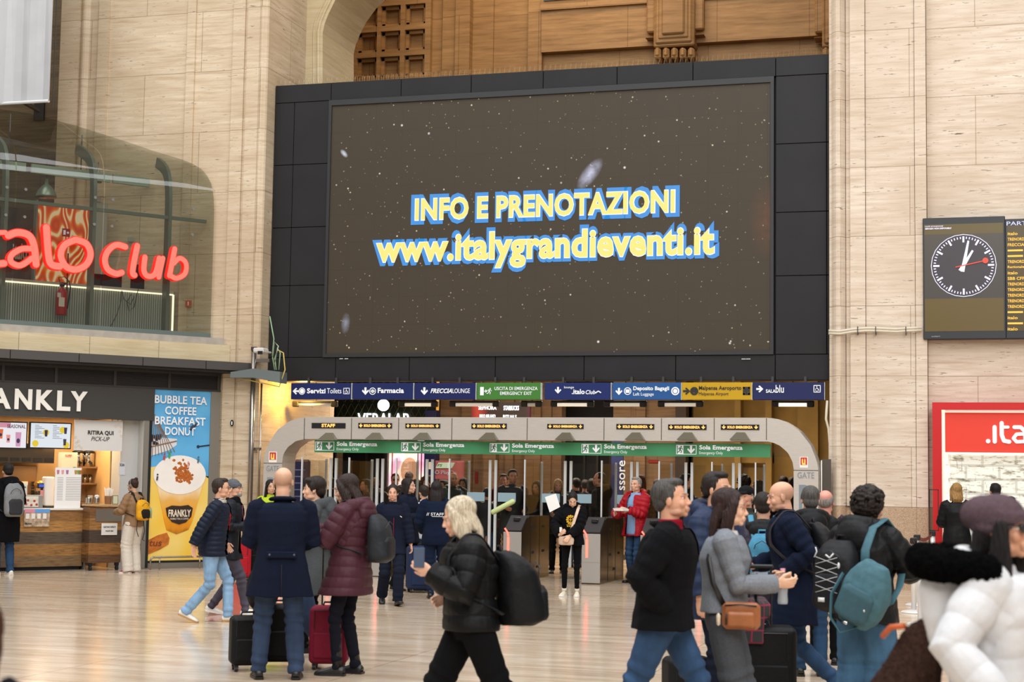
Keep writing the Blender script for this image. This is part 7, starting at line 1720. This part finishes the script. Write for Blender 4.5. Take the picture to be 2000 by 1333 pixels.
suitcase('dark blue suitcase with thin white route lines behind the STAFF jacket', 826, 23.6, .42, .26, .62, '#1c2c4e', face=10)
# blonde woman
f = Fig('blonde person in black with a phone walking left', 925, 9.45, top=968, face=283, sex='f', near=True, vx=.0042, b=1.0, lean=4, skin='#dcae94', hair=('lob', '#9c8c72', '#dccfb8'), hands=[(-.12, .29, 1.27), (.16, .12, 1.1)], palm=[((.35, .85, .5), (.85, -.5, .1)), None], curl=[.55, .5], feet=[(-.08, -.40, 6), (.08, .36, 0)], drop=-.02, head=(-14, -16))
f.jacket(cloth('black_puffer', '#060608', 'nylon'), hem=.90, pad=.055, sl=.02, puff=.012, period=.11, collar=.055, fine=.006); f.trousers(TROU_B, ankle=.09, knee=.085, thigh=.105, wide=.01, folds=.010); f.shoes(BSHOE)
f.backpack('large black backpack on the blonde person', '#0f1013', '#131417', w=.17, d=.15, z0=.93, z1=1.40, kind='nylon', pad=.045)
g = f.bag('phone', 'blue grey phone in the blonde person\'s hand', 'phone'); f.tb(MB().box(-.125, -.118, .335, .405, 1.30, 1.425, bev=.003), 'body', mat('phone_blue', '#46546a', .2), g, smooth=False)
# woman at the gate
f = Fig('woman in a black hoodie with yellow emblem looking down into her bag at the gate', 1119, 23.3, top=957, face=350, sex='f', near=True, vx=.005, skin='#dcb094', hair=('bun', '#100d0e', '#1c1719'), feet=[(-.09, .0, 0), (.12, .03, 0)], hands=[(-.01, .27, 1.00), (.17, .25, 1.02)], palm=[((.5, .5, -.7), (.3, -.8, -.2)), ((-.5, .5, .3), (-.6, -.6, .2))], curl=.6, head=(10, -34), elbow=[(-1, -.6, -.2), (1, -.6, -.2)])
f.jacket(BLK, hem=.84, pad=.04, sl=.022, folds=.010, hood='down'); f.trousers(TROU_B, ankle=.038, knee=.052, thigh=.080, crop=.05, folds=.004); f.shoes(cloth('cream_shoe', '#d8cfbc', 'leather'), WHITE)
em = mat('emblem_yellow', '#d9a81c', .6); m = MB(); c0 = (0.0, 1.26)
for k in range(12): a = k*PI/6; m.ell((c0[0]+.062*math.cos(a), .172, c0[1]+.066*math.sin(a)), (.016, .004, .016), 8, 5)
m.tube([(c0[0]+.042*math.cos(a), .175, c0[1]+.045*math.sin(a)) for a in np.linspace(0, 2*PI, 20)], .006, 6); m.tube([(-.03, .176, 1.26), (.03, .176, 1.26)], .006, 5).tube([(0, .176, 1.29), (0, .176, 1.23)], .006, 5)
for q in (-.05, -.02, .01, .04): m.box(q, q+.02, .170, .176, 1.145, 1.165)
m.box(-.06, .07, .170, .175, 1.175, 1.18); f.simple(m, 'chest_emblem', em, smooth=False)
g = f.bag('shoulder_bag', 'small beige shoulder bag held at the waist by the woman in the black hoodie', 'bag'); beige = cloth('beige_leather', '#cbb09a', 'leather')
m = MB(); m.loft([f.ring(z, w, d, .235, .06, p=2.8) for z, w, d in ((.845, .08, .02), (.86, .125, .045), (.93, .135, .05), (.985, .12, .045), (.995, .09, .02))]); f.tb(m, 'body', beige, g, vxl=.008, it=3)
f.tb(MB().tube([(.02, .24, .98), (-.02, .19, 1.10), (-.075, .185, 1.28), (-.115, .12, 1.44), (-.12, .0, 1.50), (-.06, -.14, 1.40), (.1, -.19, 1.2), (.2, -.05, 1.02), (.17, .2, .96)], [(.026, .004)]*9, 8, up=(1, 0, 0)), 'strap', beige, g)
g = f.bag('ticket', 'white ticket in the hand of the woman in the black hoodie', 'paper'); f.tb(MB().box(.12, .16, .30, .304, 1.06, 1.14), 'paper', mat('paper_bright', '#e6e4e0', .7), g, smooth=False)
# man in red
f = Fig('grey haired man in a bright red padded coat over a light blue shirt, holding papers', 1243, 26.4, top=932, face=322, near=True, vx=.006, skin='#d2a186', hair=('short', '#77716b', '#9a938c'), hands=[(-.05, .28, 1.2), (.18, .32, 1.14)], feet=[(-.1, .1, 0), (.12, -.04, 0)], head=(6, 0))
f.jacket(cloth('red_padded', '#9c1220', 'nylon'), hem=.78, pad=.05, sl=.02, folds=.012, hood='down', v_open=(.06, .12, .8)); f.shirt(cloth('sky_shirt', '#86a6cc'), z0=.80, pad=.02); f.trousers(JEAN_M, ankle=.06); f.shoes(BSHOE)
f.simple(MB().ell((.06, -.09, 1.47), (.10, .07, .06), 12, 8), 'hood_lining', cloth('hood_grey', '#34363e', 'nylon'))
g = f.bag('newspapers', 'folded white papers held by the man in the red coat', 'papers'); f.tb(MB().box(-.12, .08, .35, .50, 1.19, 1.215, bev=.004).box(-.1, .1, .36, .49, 1.215, 1.235), 'papers', mat('paper_white', '#d9d6cf', .7), g, smooth=False)
# black coat man
f = Fig('man with grey cropped hair in a black coat and red rollneck walking right', 1298, 9.55, top=935, face=84, b=1.12, near=True, vx=.0042, lean=4, skin='#d19c80', hair=('short', '#2c2a29', '#55514d'), stubble=.15, feet=[(-.10, .36, 0), (.10, -.38, 4)], drop=-.02, hands=[(-.16, -.02, .96), (.17, .03, .98)], curl=.9, head=(-4, 6))
f.jacket(BLK, hem=.86, pad=.05, sl=.02, folds=.007, flare=.02, fine=.006, collar=.0, v_open=(.03, .03, 1.30)); f.trousers(JEAN_M, ankle=.068, knee=.08, thigh=.108, folds=.010)
f.scarf(cloth('red_knit', '#8c1026', 'knit'), 'rollneck', .02, .062); f.shirt(cloth('red_knit', '#8c1026', 'knit'), 'red_sweater', z0=1.1, pad=.012, collar=.05)
m = MB().tube([(.098*math.cos(a), f.yo(1.46)-.004+.088*math.sin(a), 1.475-.018*max(0, math.sin(a))*3) for a in np.linspace(PI*.42, PI*2.58, 24)], [(.020, .034)]*24, 8, up=(0, 0, 1)); f.finish(vox(m, .006, 3), 'coat_collar', BLK); f.shoes(BSHOE)
# grey blazer woman
f = Fig('woman with long dark hair and glasses in a grey blazer and grey trousers', 1416, 9.9, top=953, face=86, sex='f', near=True, vx=.0042, lean=1, skin='#e0b498', hair=('longback', '#1d1211', '#3a2521'), hands=[(-.02, .30, 1.16), (.06, .33, 1.15)], palm=[((.1, 1, .2), (.8, 0, -.2)), ((-.2, 1, .05), (-.6, 0, .4))], curl=.7, feet=[(-.09, .16, -4), (.10, -.12, 14)], elbow=[(-.6, -1, -.6), (.6, -1, -.8)], head=(0, -3))
f.jacket(cloth('grey_blazer', '#767a81'), hem=.96, pad=.035, sl=.004, folds=.0045, fine=.006, collar=.0, v_open=(.035, .05, 1.15)); f.shirt(cloth('white_lace', '#d8d6d4', 'knit'), 'blouse', z0=1.05, pad=.012, collar=.02); f.trousers(cloth('grey_flannel', '#484b50'), ankle=.095, knee=.085, thigh=.10, wide=.008, folds=.010, top=1.03)
f.glasses(mat('glasses_orange', '#b5603a', .3)); f.shoes(BSHOE)
m = MB().tube([(.092*math.cos(a), f.yo(1.45)+.07*math.sin(a)+.01, 1.465-.05*max(0, math.sin(a))*3) for a in np.linspace(PI*.40, PI*2.6, 24)], [(.010, .034)]*24, 8, up=(0, 0, 1)); f.finish(vox(m, .006, 3), 'blazer_collar', MATS['cloth_grey_blazer'])
g = f.bag('crossbody_bag', 'tan leather box bag with zips worn by the woman in the grey blazer', 'bag'); tan = cloth('tan_leather', '#95582f', 'leather')
m = MB().box(.17, .26, .0, .24, .87, 1.04, bev=.025); f.tb(m, 'body', tan, g, vxl=.006, it=3); f.tb(MB().box(.24, .29, .03, .21, .885, .985, bev=.015), 'front_pocket', tan, g, vxl=.006, it=3)
f.tb(MB().tube([(.262, .02, 1.02), (.268, .12, 1.028), (.262, .22, 1.02)], .005, 5).tube([(.28, .03, .97), (.285, .03, .90)], .006, 5), 'zip', M_BLACK, g); f.tb(MB().lathe([(.004, 0), (.014, -.015), (.012, -.07), (.0, -.08)], 8, (.25, -.02, .97)), 'tassel', cloth('tassel_pale', '#d9c9b0'), g)
f.tb(MB().tube([(.20, .01, 1.02), (.19, -.06, 1.15), (.17, -.09, 1.30), (.08, -.07, 1.44), (-.03, .0, 1.48), (-.1, .09, 1.40), (-.1, .15, 1.2), (.1, .2, 1.08), (.2, .22, 1.03)], [(.016, .004)]*9, 8, up=(0, 1, 0)), 'strap', M_BLACK, g)
g = f.bag('water_bottle', 'clear plastic water bottle with pink cap held by the woman in grey', 'bottle'); pl_ = mat('bottle_plastic', '#c4ccd2', .1, alpha=.45)
f.tb(MB().lathe([(.001, 0), (.03, .0), (.033, .02), (.03, .06), (.033, .1), (.032, .16), (.014, .19), (.013, .2)], 16, (.0, .37, 1.02)), 'body', pl_, g); f.tb(MB().lathe([(.016, .2), (.016, .225), (.001, .226)], 12, (.0, .37, 1.02)), 'cap', mat('cap_pink', '#c98aa0', .4), g)
# tall man in blue behind her
f = Fig('tall man with dark hair in a blue hooded jacket behind the woman in grey', 1398, 11.6, top=921, face=58, b=1.05, near=True, vx=.006, skin='#cf9c80', hair=('short', '#16110f', '#2a201c'), stubble=.15)
f.jacket(cloth('blue_hooded', '#202c47', 'nylon'), hem=.72, pad=.05, sl=.02, hood='down', folds=.01); f.trousers(TROU_N); f.shoes(BSHOE)
f = Fig('older person in dark flat cap and olive coat behind the crowd on the right', 1458, 16.8, top=948, face=335, skin='#c48f78', hair=('cap_under', '#6b6660', None)); f.cap(cloth('cap_black', '#17181a')); f.jacket(cloth('olive_coat', '#33362f'), hem=.7, pad=.05); f.trousers(TROU_B); f.shoes(BSHOE)
# light blue backpack person
f = Fig('person in grey quilted jacket with a black hood, seen from behind, light blue backpack', 1491, 13.6, top=961, face=178, near=True, vx=.006, skin='#cf9f86', hair=('short', '#1c1614', '#2a211d'))
f.jacket(cloth('plum_grey_quilt', '#3a3644', 'nylon'), hem=.72, pad=.05, puff=.009, period=.07, sl=.015); f.finish(vox((lambda m: [m.ell((.12*math.cos(a), -.05+.09*math.sin(a), 1.45+.015*math.sin(3*a)), (.05, .05, .05), 10, 8) for a in np.linspace(-3.4, .3, 14)] and m.ell((0, -.15, 1.40), (.13, .06, .085), 14, 10))(MB()), .008, 3), 'black_hood', BLKN); f.trousers(TROU_B); f.shoes(BSHOE)
t = f.backpack('light blue canvas backpack on the person with the black hood', '#3f7f9c', '#4a8aa8', w=.13, d=.08, z0=.95, z1=1.38, pad=.07)
f.tb(MB().tube([(-.07, -.42, 1.17), (-.03, -.43, 1.19), (.03, -.43, 1.19), (.07, -.42, 1.17)], .006, 5), 'white_zip', WHITE, t)
# bald man in navy coat in profile
f = Fig('balding man in a long navy coat leaning forward and facing left, hand out', 1550, 12.6, top=938, face=277, b=1.02, near=True, vx=.0045, lean=6, skin='#d3a084', hair=('bald', '#4a3a30', None), stubble=.35, feet=[(-.10, .05, 0), (.10, -.34, 34)], drop=.03, hands=[(-.22, .10, 1.03), (.12, .30, 1.06)], palm=[None, ((-.2, 1, -.1), (-.7, 0, -.6))], curl=[.5, .8], head=(4, -10))
f.jacket(cloth('navy_melton', '#11182a'), hem=.62, pad=.045, sl=.012, folds=.009, flare=.03, collar=.065, fine=.006); f.trousers(JEAN_M, ankle=.06, knee=.075, thigh=.1, folds=.009); f.shoes(cloth('brown_shoe', '#33231c', 'leather'))
f.backpack('black and grey backpack on the balding man in the navy coat', '#17171a', '#26242a', w=.16, d=.11, z0=.93, z1=1.42, kind='nylon', pad=.045)
sc_ = suitcase('large black suitcase with a raised silver handle below the clasped hands', 1487, 11.9, .50, .30, .60, '#0e0e10', face=4, handle=.42, kind='nylon')
g = thing('plaid_scarf', 'black and dark red plaid scarf draped over the large black suitcase', 'scarf', tuple(sc_.location), sc_.rotation_euler.z)
def plaid():
    nb = NB('plaid'); w1 = nb.brick(xz_vec(nb), .09, .09, .006, (.02, .02, .025, 1), (.03, .028, .03, 1), (.25, .02, .05, 1), 0); return nb.out(w1, .9)
me = vox(MB().box(-.2, .06, -.17, .17, .70, .84, bev=.03).box(-.22, .02, -.2, -.14, .52, .84, bev=.02), .01, 4); V = get_co(me); set_co(me, V+get_no(me)*(pn(V, 22, 3)*.012)[:, None]); me.materials.clear(); me.materials.append(plaid()); me.polygons.foreach_set('use_smooth', [True]*len(me.polygons)); link('cloth', me, g)
f = Fig('person with thick grey hair in black, hidden behind the navy coat', 1583, 14.3, top=950, face=186, near=True, vx=.007, hair=('pixie', '#3a3836', '#5c5854'), skin='#c9987e'); f.jacket(BLKN, hem=.7, pad=.05, hood='down'); f.trousers(JEAN_D, ankle=.06); f.shoes(BSHOE)
f = Fig('man with a pink bald patch and grey hair in a purple jacket', 1612, 15.2, top=956, face=172, near=True, vx=.006, skin='#cf8f80', hair=('balding', '#5b5753', '#8a847e'), pose='stand'); f.jacket(cloth('purple_jacket', '#33243c', 'nylon'), hem=.74, pad=.05, sl=.015, collar=.03); f.trousers(TROU_B); f.shoes(BSHOE)
g = f.bag('strap_bag', 'magenta strap and bag across the purple jacket', 'bag'); mg = cloth('magenta_strap', '#7c2456', 'canvas'); f.tb(MB().tube([(.16, -.02, 1.46), (.10, -.205, 1.36), (-.02, -.23, 1.18), (-.16, -.19, 1.0), (-.24, -.05, .92)], [(.02, .005)]*5, 8, up=(1, 0, 0)), 'strap', mg, g); f.tb(MB().box(-.34, -.23, -.15, .12, .72, .93, bev=.03), 'body', cloth('bag_dark', '#1c1a22', 'nylon'), g, vxl=.01, it=3)
# curly haired person
f = Fig('person with big dark curly hair in a black jacket and wide jeans, seen from behind', 1688, 11.0, top=951, face=152, sex='f', near=True, vx=.005, b=1.08, skin='#cf9f86', hair=('curly', '#120d0b', '#241812'), hands=[(-.1, .3, 1.12), (.16, .36, 1.16)], head=(-25, -16), elbow=[None, (1, -.7, -.5)])
f.jacket(cloth('black_anorak', '#151618', 'nylon'), hem=.80, pad=.055, sl=.028, hood='down', folds=.010, fine=.007); f.trousers(cloth('jeans_wide', '#3d5f7c', 'denim'), ankle=.115, knee=.105, thigh=.11, wide=.025, folds=.009); f.shoes(BSHOE)
t = f.backpack('black rucksack with white lacing on the curly haired person', '#101114', '#16171b', w=.165, d=.11, z0=.88, z1=1.38, kind='nylon', pad=.055, x=-.06)
yb = -.135-.055-.11*2+.0; wl = mat('lace_white', '#cfd0d2', .5); m = MB()
for k in range(4):
    z = 1.02+k*.065; m.tube([(-.15, yb-.02, z), (.02, yb-.02, z+.05)], .0018, 5).tube([(.02, yb-.02, z), (-.15, yb-.02, z+.05)], .0018, 5)
f.tb(m, 'lacing', wl, t)
m = MB().tube([(-.17, yb+.0, 1.26), (-.15, yb-.0, 1.30), (-.16, yb, 1.33)], .005, 6).tube([(-.08, yb, 1.28), (-.05, yb, 1.26), (-.02, yb, 1.29)], .006, 6).ell((.02, yb, 1.21), (.010, .01, .022), 8, 6).box(-.13, -.08, yb-.02, yb-.01, .955, .985); f.tb(m, 'emblem', wl, t)
# teal backpack hanging from one shoulder
g = f.bag('backpack', 'teal backpack with gunmetal clip hanging off the curly haired person\'s right shoulder', 'backpack'); teal = cloth('teal', '#3f636e', 'canvas'); teal2 = cloth('teal_dark', '#34535d', 'canvas')
R = rotx(0)@np.array([[math.cos(.42), 0, math.sin(.42)], [0, 1, 0], [-math.sin(.42), 0, math.cos(.42)]])
m = MB(); rr = []
for k in range(9):
    u_ = k/8; z = -.24+.46*u_; e = math.sin(PI*min(1, max(0, u_*.86+.09)))**.4; t_ = np.linspace(0, 2*PI, 26, endpoint=False); c, sn = np.cos(t_), np.sin(t_)
    P = np.stack([.175*e*np.sign(c)*np.abs(c)**.8, .12*e*np.sign(sn)*np.abs(sn)**.8, np.full(26, z)], 1); rr.append(P@R.T+[.20, -.36, 1.03])
m.loft(rr); f.tb(m, 'body', teal, g, vxl=.007, it=5, disp=.006)
m = MB(); m.loft([(np.stack([.13*e*np.cos(t_), .05*e*np.sin(t_)-.11, np.full(26, z)], 1))@R.T+[.20, -.36, 1.03] for z, e in ((-.19, .8), (-.16, 1), (.0, 1), (.04, .7))]); f.tb(m, 'front_pocket', teal2, g, vxl=.007, it=4)
f.tb(MB().tube([(.16, -.30, 1.20), (.15, -.27, 1.32), (.15, -.16, 1.47), (.17, -.02, 1.53), (.20, .10, 1.42), (.24, .13, 1.25), (.27, .0, 1.06), (.3, -.2, .95)], [(.035, .008)]*8, 8, up=(1, 0, 0)), 'strap', teal, g)
f.tb(MB().tube([(.05, -.40, 1.16), (.0, -.47, 1.02), (-.005, -.48, .86), (.06, -.46, .76), (.16, -.42, .80)], [(.026, .006)]*5, 8, up=(0, 1, 0)), 'loose_strap', teal, g)
f.tb(MB().tube([(.10, -.50, .84), (.14, -.51, .83)], .012, 6).ell((.26, -.50, .92), (.010, .008, .010), 8, 6), 'clip', CHROME, g)
suitcase('dark blue soft bag with red edge standing right of the wide jeans', 1752, 12.6, .34, .26, .40, '#1c2338', face=12, tiltx=0)
# woman in white
f = Fig('person in a white quilted jacket with black fur hood, brown beanie and sunglasses', 1934, 6.0, top=966, face=76, sex='f', near=True, vx=.004, lean=3, skin='#c28e72', hair=('longunder', '#0c0909', '#1a1414'), head=(-10, 0), feet=[(-.1, .2, -5), (.1, -.2, 18)], hands=[(-.28, .16, 1.0), (.30, .10, 1.0)])
f.jacket(cloth('white_quilt', '#c9cacd', 'nylon'), hem=.84, pad=.05, sl=.012, puff=.008, period=.115, collar=.03, fine=.007, hood='down'); f.trousers(TROU_B); f.shoes(BSHOE)
f.beanie(cloth('brown_beanie', '#54444a', 'knit'), slouch=1); f.glasses(M_BLACK, dark=True)
rr = np.random.RandomState(5); m = MB(); yh_ = f.yo(1.45)
for k in range(46): a = -PI*1.08+k/45*PI*1.16; r_ = .215; z = 1.475+.02*math.sin(a)*-1; m.ell((r_*.98*math.cos(a), yh_-.055+r_*1.12*math.sin(a), z+rr.uniform(-.008, .008)), (.058, .06, .062), 10, 8)
m.ell((0, yh_-.17, 1.44), (.14, .10, .07), 16, 10)
me = vox(m, .007, 1); V = get_co(me); set_co(me, V+get_no(me)*(rr.uniform(-.006, .007, len(V)))[:, None]); f.finish(me, 'fur_trim', cloth('black_fur', '#060607', 'fur'))
m = MB(); m.loft([f.ring(z, w, d, yh_*0-.18, 0, p=2.2) for z, w, d in ((1.12, .08, .03), (1.18, .15, .07), (1.28, .17, .10), (1.38, .17, .12), (1.43, .15, .11))]); f.finish(vox(m, .008, 4), 'hood', MATS['cloth_white_quilt'])
f.simple(MB().box(.10, .245, -.10, .06, .93, .985, bev=.01), 'belt', M_MATTBLACK, smooth=False)
g = f.bag('fluffy_bag', 'brown fluffy shoulder bag behind the person in white', 'bag'); fur = cloth('brown_fur', '#3a2a24', 'fur')
rr2 = []
for k in range(10):
    u_ = k/9; z = .86+.42*u_; w = .14*(1-u_)**.5+.035; t_ = np.linspace(0, 2*PI, 24, endpoint=False); rr2.append(np.stack([.08+(.09*(1-u_*.5))*np.cos(t_), -.38+.03*u_*6+w*np.sin(t_)*.95, np.full(24, z)], 1))
me = vox(MB().loft(rr2), .008, 3); V = get_co(me); set_co(me, (V+get_no(me)*(pn(V, 25, 3)*.010+rr.uniform(-.004, .004, len(V)))[:, None])*f.k); me.materials.clear(); me.materials.append(fur); me.polygons.foreach_set('use_smooth', [True]*len(me.polygons)); link('body', me, g)
f.tb(MB().tube([(.10, -.40, 1.19), (.12, -.36, 1.23), (.14, -.30, 1.24)], .012, 8), 'orange_handle', cloth('orange_leather', '#b5501c', 'leather'), g)

# suitcases of the group around the bald man
suitcase('upright black suitcase left of the bald man\'s legs', 492, 14.1, .30, .24, .42, '#101012', face=8, kind='nylon')
suitcase('taller black suitcase behind the bald man\'s legs', 548, 14.4, .42, .26, .50, '#0c0c0e', face=0, kind='nylon')
f_ = suitcase('wine red suitcase with black telescopic handle by the burgundy coat', 651, 14.3, .34, .24, .50, '#7a0f2c', face=-6, handle=.50)
g = at_depth(520, 14.2); t = thing('duffel_bag', 'black duffel bag lying on top of the upright black suitcase', 'bag', (g[0], g[1], .48)); me = vox(MB().tube([(-.0, -.1, .22), (.0, .1, .22)], [(.11, .2), (.11, .2)], 14, round_caps=True), .01, 4); me.materials.clear(); me.materials.append(BLKN); me.polygons.foreach_set('use_smooth', [True]*len(me.polygons)); link('body', me, t); MB().tube([(-.05, -.08, .40), (-.03, 0, .5), (-.05, .08, .40)], .012, 6).build('handle', M_BLACK, t)
g = at_depth(610, 15.0); t = thing('folded_jacket', 'folded blue jacket hanging over a trolley beside the wine red suitcase', 'jacket', (g[0], g[1], 0)); me = vox(MB().tube([(-.05, 0, .62), (-.02, 0, .40), (.05, 0, .22)], [(.08, .05), (.12, .07), (.05, .04)], 12, round_caps=True), .009, 3); V = get_co(me); set_co(me, V+get_no(me)*(pn(V, 30, 3)*.01)[:, None]); me.materials.clear(); me.materials.append(JEAN_N); me.polygons.foreach_set('use_smooth', [True]*len(me.polygons)); link('cloth', me, t)
MB().tube([(-.09, .03, .95), (.06, .03, .1)], .01, 8).tube([(-.13, .03, .93), (.02, .03, .08)], .01, 8).build('trolley_rods', STEEL, t)
g = at_depth(1345, 10.9); sc2 = suitcase('small dark suitcase with red lead between the two walking people', 1345, 11.6, .34, .22, .40, '#141416', face=20, kind='nylon')
g = at_depth(488, 26.5); suitcase('bright red suitcase in the shade of the left gate leg', 470, 25.6, .40, .24, .58, '#b01424', face=0); suitcase('black suitcase next to the bright red one', 497, 25.9, .38, .24, .62, '#111113', face=0, kind='nylon')

# people at the red ticket office
f = Fig('golden blond person in black facing the ticket office window', 1868, 24.2, top=944, face=192, sex='f', hair=('bob', '#7a5630', '#b08a52'), skin='#cf9f86', hands=[(-.15, .3, 1.1), (.15, .3, 1.1)]); f.jacket(BLKN, hem=.78, pad=.05); f.trousers(JEAN_D); f.shoes(BSHOE)
f = Fig('black haired person facing the ticket office window', 1944, 24.1, top=944, face=195, hair=('short', '#100d0d', None), skin='#c9987e'); f.jacket(cloth('dark_plum', '#2a1c26', 'nylon'), hem=.78, pad=.05); f.trousers(TROU_B); f.shoes(BSHOE)
f = Fig('small dark haired person near the right edge by the ticket office', 1974, 24.6, top=970, face=190, sex='f', hair=('bob', '#1c1614', None), skin='#c9987e'); f.jacket(BLK, hem=.78, pad=.04); f.trousers(TROU_B); f.shoes(BSHOE)

# the crowd beyond the gates
crowd = [
 (650, 935, 29.4, 182, 'bun', '#0f0c0c', '#14141a', 'f', 'person with dark hair and a pink clip behind the short haired woman in grey'),
 (672, 940, 30.6, 205, 'short', '#171210', '#1c1c22', 'm', 'person in dark clothes beyond the gates, left of the burgundy coat'),
 (716, 936, 29.3, 285, 'short', '#1a1412', '#17171a', 'f', 'person in profile facing left between the burgundy coat and the staff woman'),
 (733, 933, 30.0, 185, 'short', '#6a4a30', '#0c0c0e', 'm', 'light brown haired person in black in front of the pink display'),
 (772, 925, 31.4, 5, 'short', '#0f0c0c', '#3a2a24', 'm', 'dark haired man with sunglasses in front of the pink display'),
 (799, 922, 33.4, 182, 'cap_under', '#4a4648', '#2c2a2e', 'm', 'person in a grey wool hat in front of the pink display'),
 (834, 930, 29.2, 350, 'curlylong', '#3a1a10', '#3c1c14', 'f', 'person with long curly reddish brown hair right of the pink display'),
 (814, 936, 30.6, 120, 'long', '#1c1412', '#2a2024', 'f', 'dark haired person left of the curly reddish hair'),
 (868, 938, 30.8, 300, 'short', '#171210', '#26302a', 'm', 'person by the blue pillar, mostly hidden by the STAFF jacket'),
 (886, 923, 28.9, 12, 'bald', '#5a4438', '#2a3026', 'm', 'bald bearded man in dark green with blue straps beyond the gates'),
 (906, 934, 30.2, 340, 'long', '#1a1210', '#3a1c1c', 'f', 'dark haired person just right of the bald bearded man beyond the gates'),
 (1001, 917, 28.6, 10, 'short', '#15100f', '#17171b', 'm', 'round faced man in black standing behind the glass above the first lit turnstile'),
 (984, 926, 30.4, 350, 'short', '#241814', '#4a1c1c', 'm', 'person looking over the shoulder of the round faced man'),
 (952, 953, 28.9, 190, 'short', '#120e0e', '#1a1a1c', 'm', 'short person in dark clothes behind the gate, right of the blonde hair'),
 (1050, 940, 28.4, 330, 'long', '#15100f', '#131316', 'f', 'dark haired person raising a phone between the lit turnstiles'),
 (1090, 936, 28.7, 5, 'long', '#b08c58', '#1c1a1a', 'f', 'blond person behind the glass, left of the woman in the black hoodie'),
 (1126, 934, 30.6, 200, 'short', '#15100f', '#22222a', 'm', 'dark haired person above the head of the woman in the black hoodie'),
 (1143, 937, 32.2, 170, 'short', '#1c1614', '#6a6a70', 'm', 'person in grey far behind the woman in the black hoodie'),
 (1172, 922, 28.2, 272, 'crop', '#15100f', '#1c1c1a', 'm', 'man in a dark jacket facing left behind the second lit turnstile'),
 (1156, 935, 31.5, 190, 'bob', '#15100f', '#191b22', 'f', 'dark haired person left of the man in the dark jacket facing left'),
 (1251, 928, 28.4, 180, 'long', '#5a2c18', '#5c442c', 'f', 'auburn haired person in brown behind the red padded coat'),
 (1284, 936, 30.4, 180, 'short', '#15100f', '#1a1a1e', 'm', 'dark haired person behind the neck of the man in the black coat'),
 (1339, 926, 26.9, 100, 'short', '#16110f', '#22241e', 'm', 'dark haired man in profile facing right, above the black coat collar'),
 (1376, 944, 29.8, 185, 'short', '#15100f', '#1a1c22', 'm', 'person mostly hidden behind the tall man in blue'),
 (1453, 929, 29.0, 170, 'curly', '#100c0b', '#131316', 'm', 'person with thick black hair and pale collar above the flat cap'),
 (1481, 938, 28.0, 262, 'long', '#15100f', '#131315', 'f', 'person in black facing left looking at a phone by the right lane'),
 (1530, 930, 30.4, 200, 'short', '#1c1010', '#2a1a1e', 'm', 'person at the right end of the gates, left of the two'),
 (1549, 932, 29.6, 160, 'short', '#140e0e', '#1a161a', 'm', 'person at the right end of the gates, right of the two'),
]
for k, (px, top, zc, fc, hr, hc_, cc, sx_, lab) in enumerate(crowd):
    bald = hr == 'bald'
    f = Fig(lab, px, zc, top=top, face=fc, sex=sx_, skin=('#b98468', '#c08c70', '#b07c62')[k % 3], hair=(hr, hc_, None), hands=[(-.18, .28, 1.08), (.16, .28, 1.1)] if k % 2 else None, stubble=.7 if bald else 0, vx=.010, group=None)
    f.jacket(cloth('crowd'+cc.strip('#'), cc, 'nylon' if k % 2 else 'wool'), hem=(.74, .82, .66)[k % 3], pad=.04, hood='down' if k % 3 == 0 else None, fine=.014); f.trousers((TROU_B, JEAN_D, TROU_N)[k % 3]); f.shoes(BSHOE)
    if hr == 'cap_under': f.beanie(cloth('wool_hat_grey', '#4c474c', 'knit'))
    if 'sunglasses' in lab: f.glasses(M_BLACK, dark=True)
    if 'pink clip' in lab: f.simple(MB().ell(f.hl((.05, -.10, .06)), (.03, .02, .025), 8, 6), 'hair_clip', mat('clip_pink', '#e08aa8', .4))
    if 'blue straps' in lab: f.simple(MB().tube([(-.13, .16, 1.2), (-.12, .15, 1.35), (-.1, .06, 1.46)], .016, 6).tube([(.13, .16, 1.2), (.12, .15, 1.35), (.1, .06, 1.46)], .016, 6), 'strap', mat('strap_cyan', '#2c8fc0', .5))
    if 'phone' in lab:
        g = f.bag('phone', 'small dark phone held by the '+('person raising it between the lit turnstiles' if px < 1200 else 'person in black by the right lane'), 'phone'); f.tb(MB().box(-.04, .03, .36, .37, 1.12, 1.26), 'body', M_BLACK, g, smooth=False)
g = at_depth(1079, 25.6); t = thing('paper_sheet', 'white sheets of paper held up over the turnstile left of the black hoodie', 'papers', (g[0], g[1], 1.28)); MB().loft([[(-.12, 0, .10), (.06, 0, .16), (.06, .004, .16), (-.12, .004, .10)], [(-.03, -.03, -.14), (.14, -.03, -.05), (.14, -.026, -.05), (-.03, -.026, -.14)]]).build('sheet', mat('paper_bright', '#e6e4e0', .7), t)
g = at_depth(982, 26.9); t = thing('tube_roll', 'pale yellow green rolled tube held behind the gate glass right of the blonde hair', 'roll', (g[0], g[1], 1.18)); MB().tube([(-.16, 0, -.08), (.18, 0, .10)], .045, 12, round_caps=True).build('roll', mat('roll_green', '#c3cf90', .5), t, smooth=True)
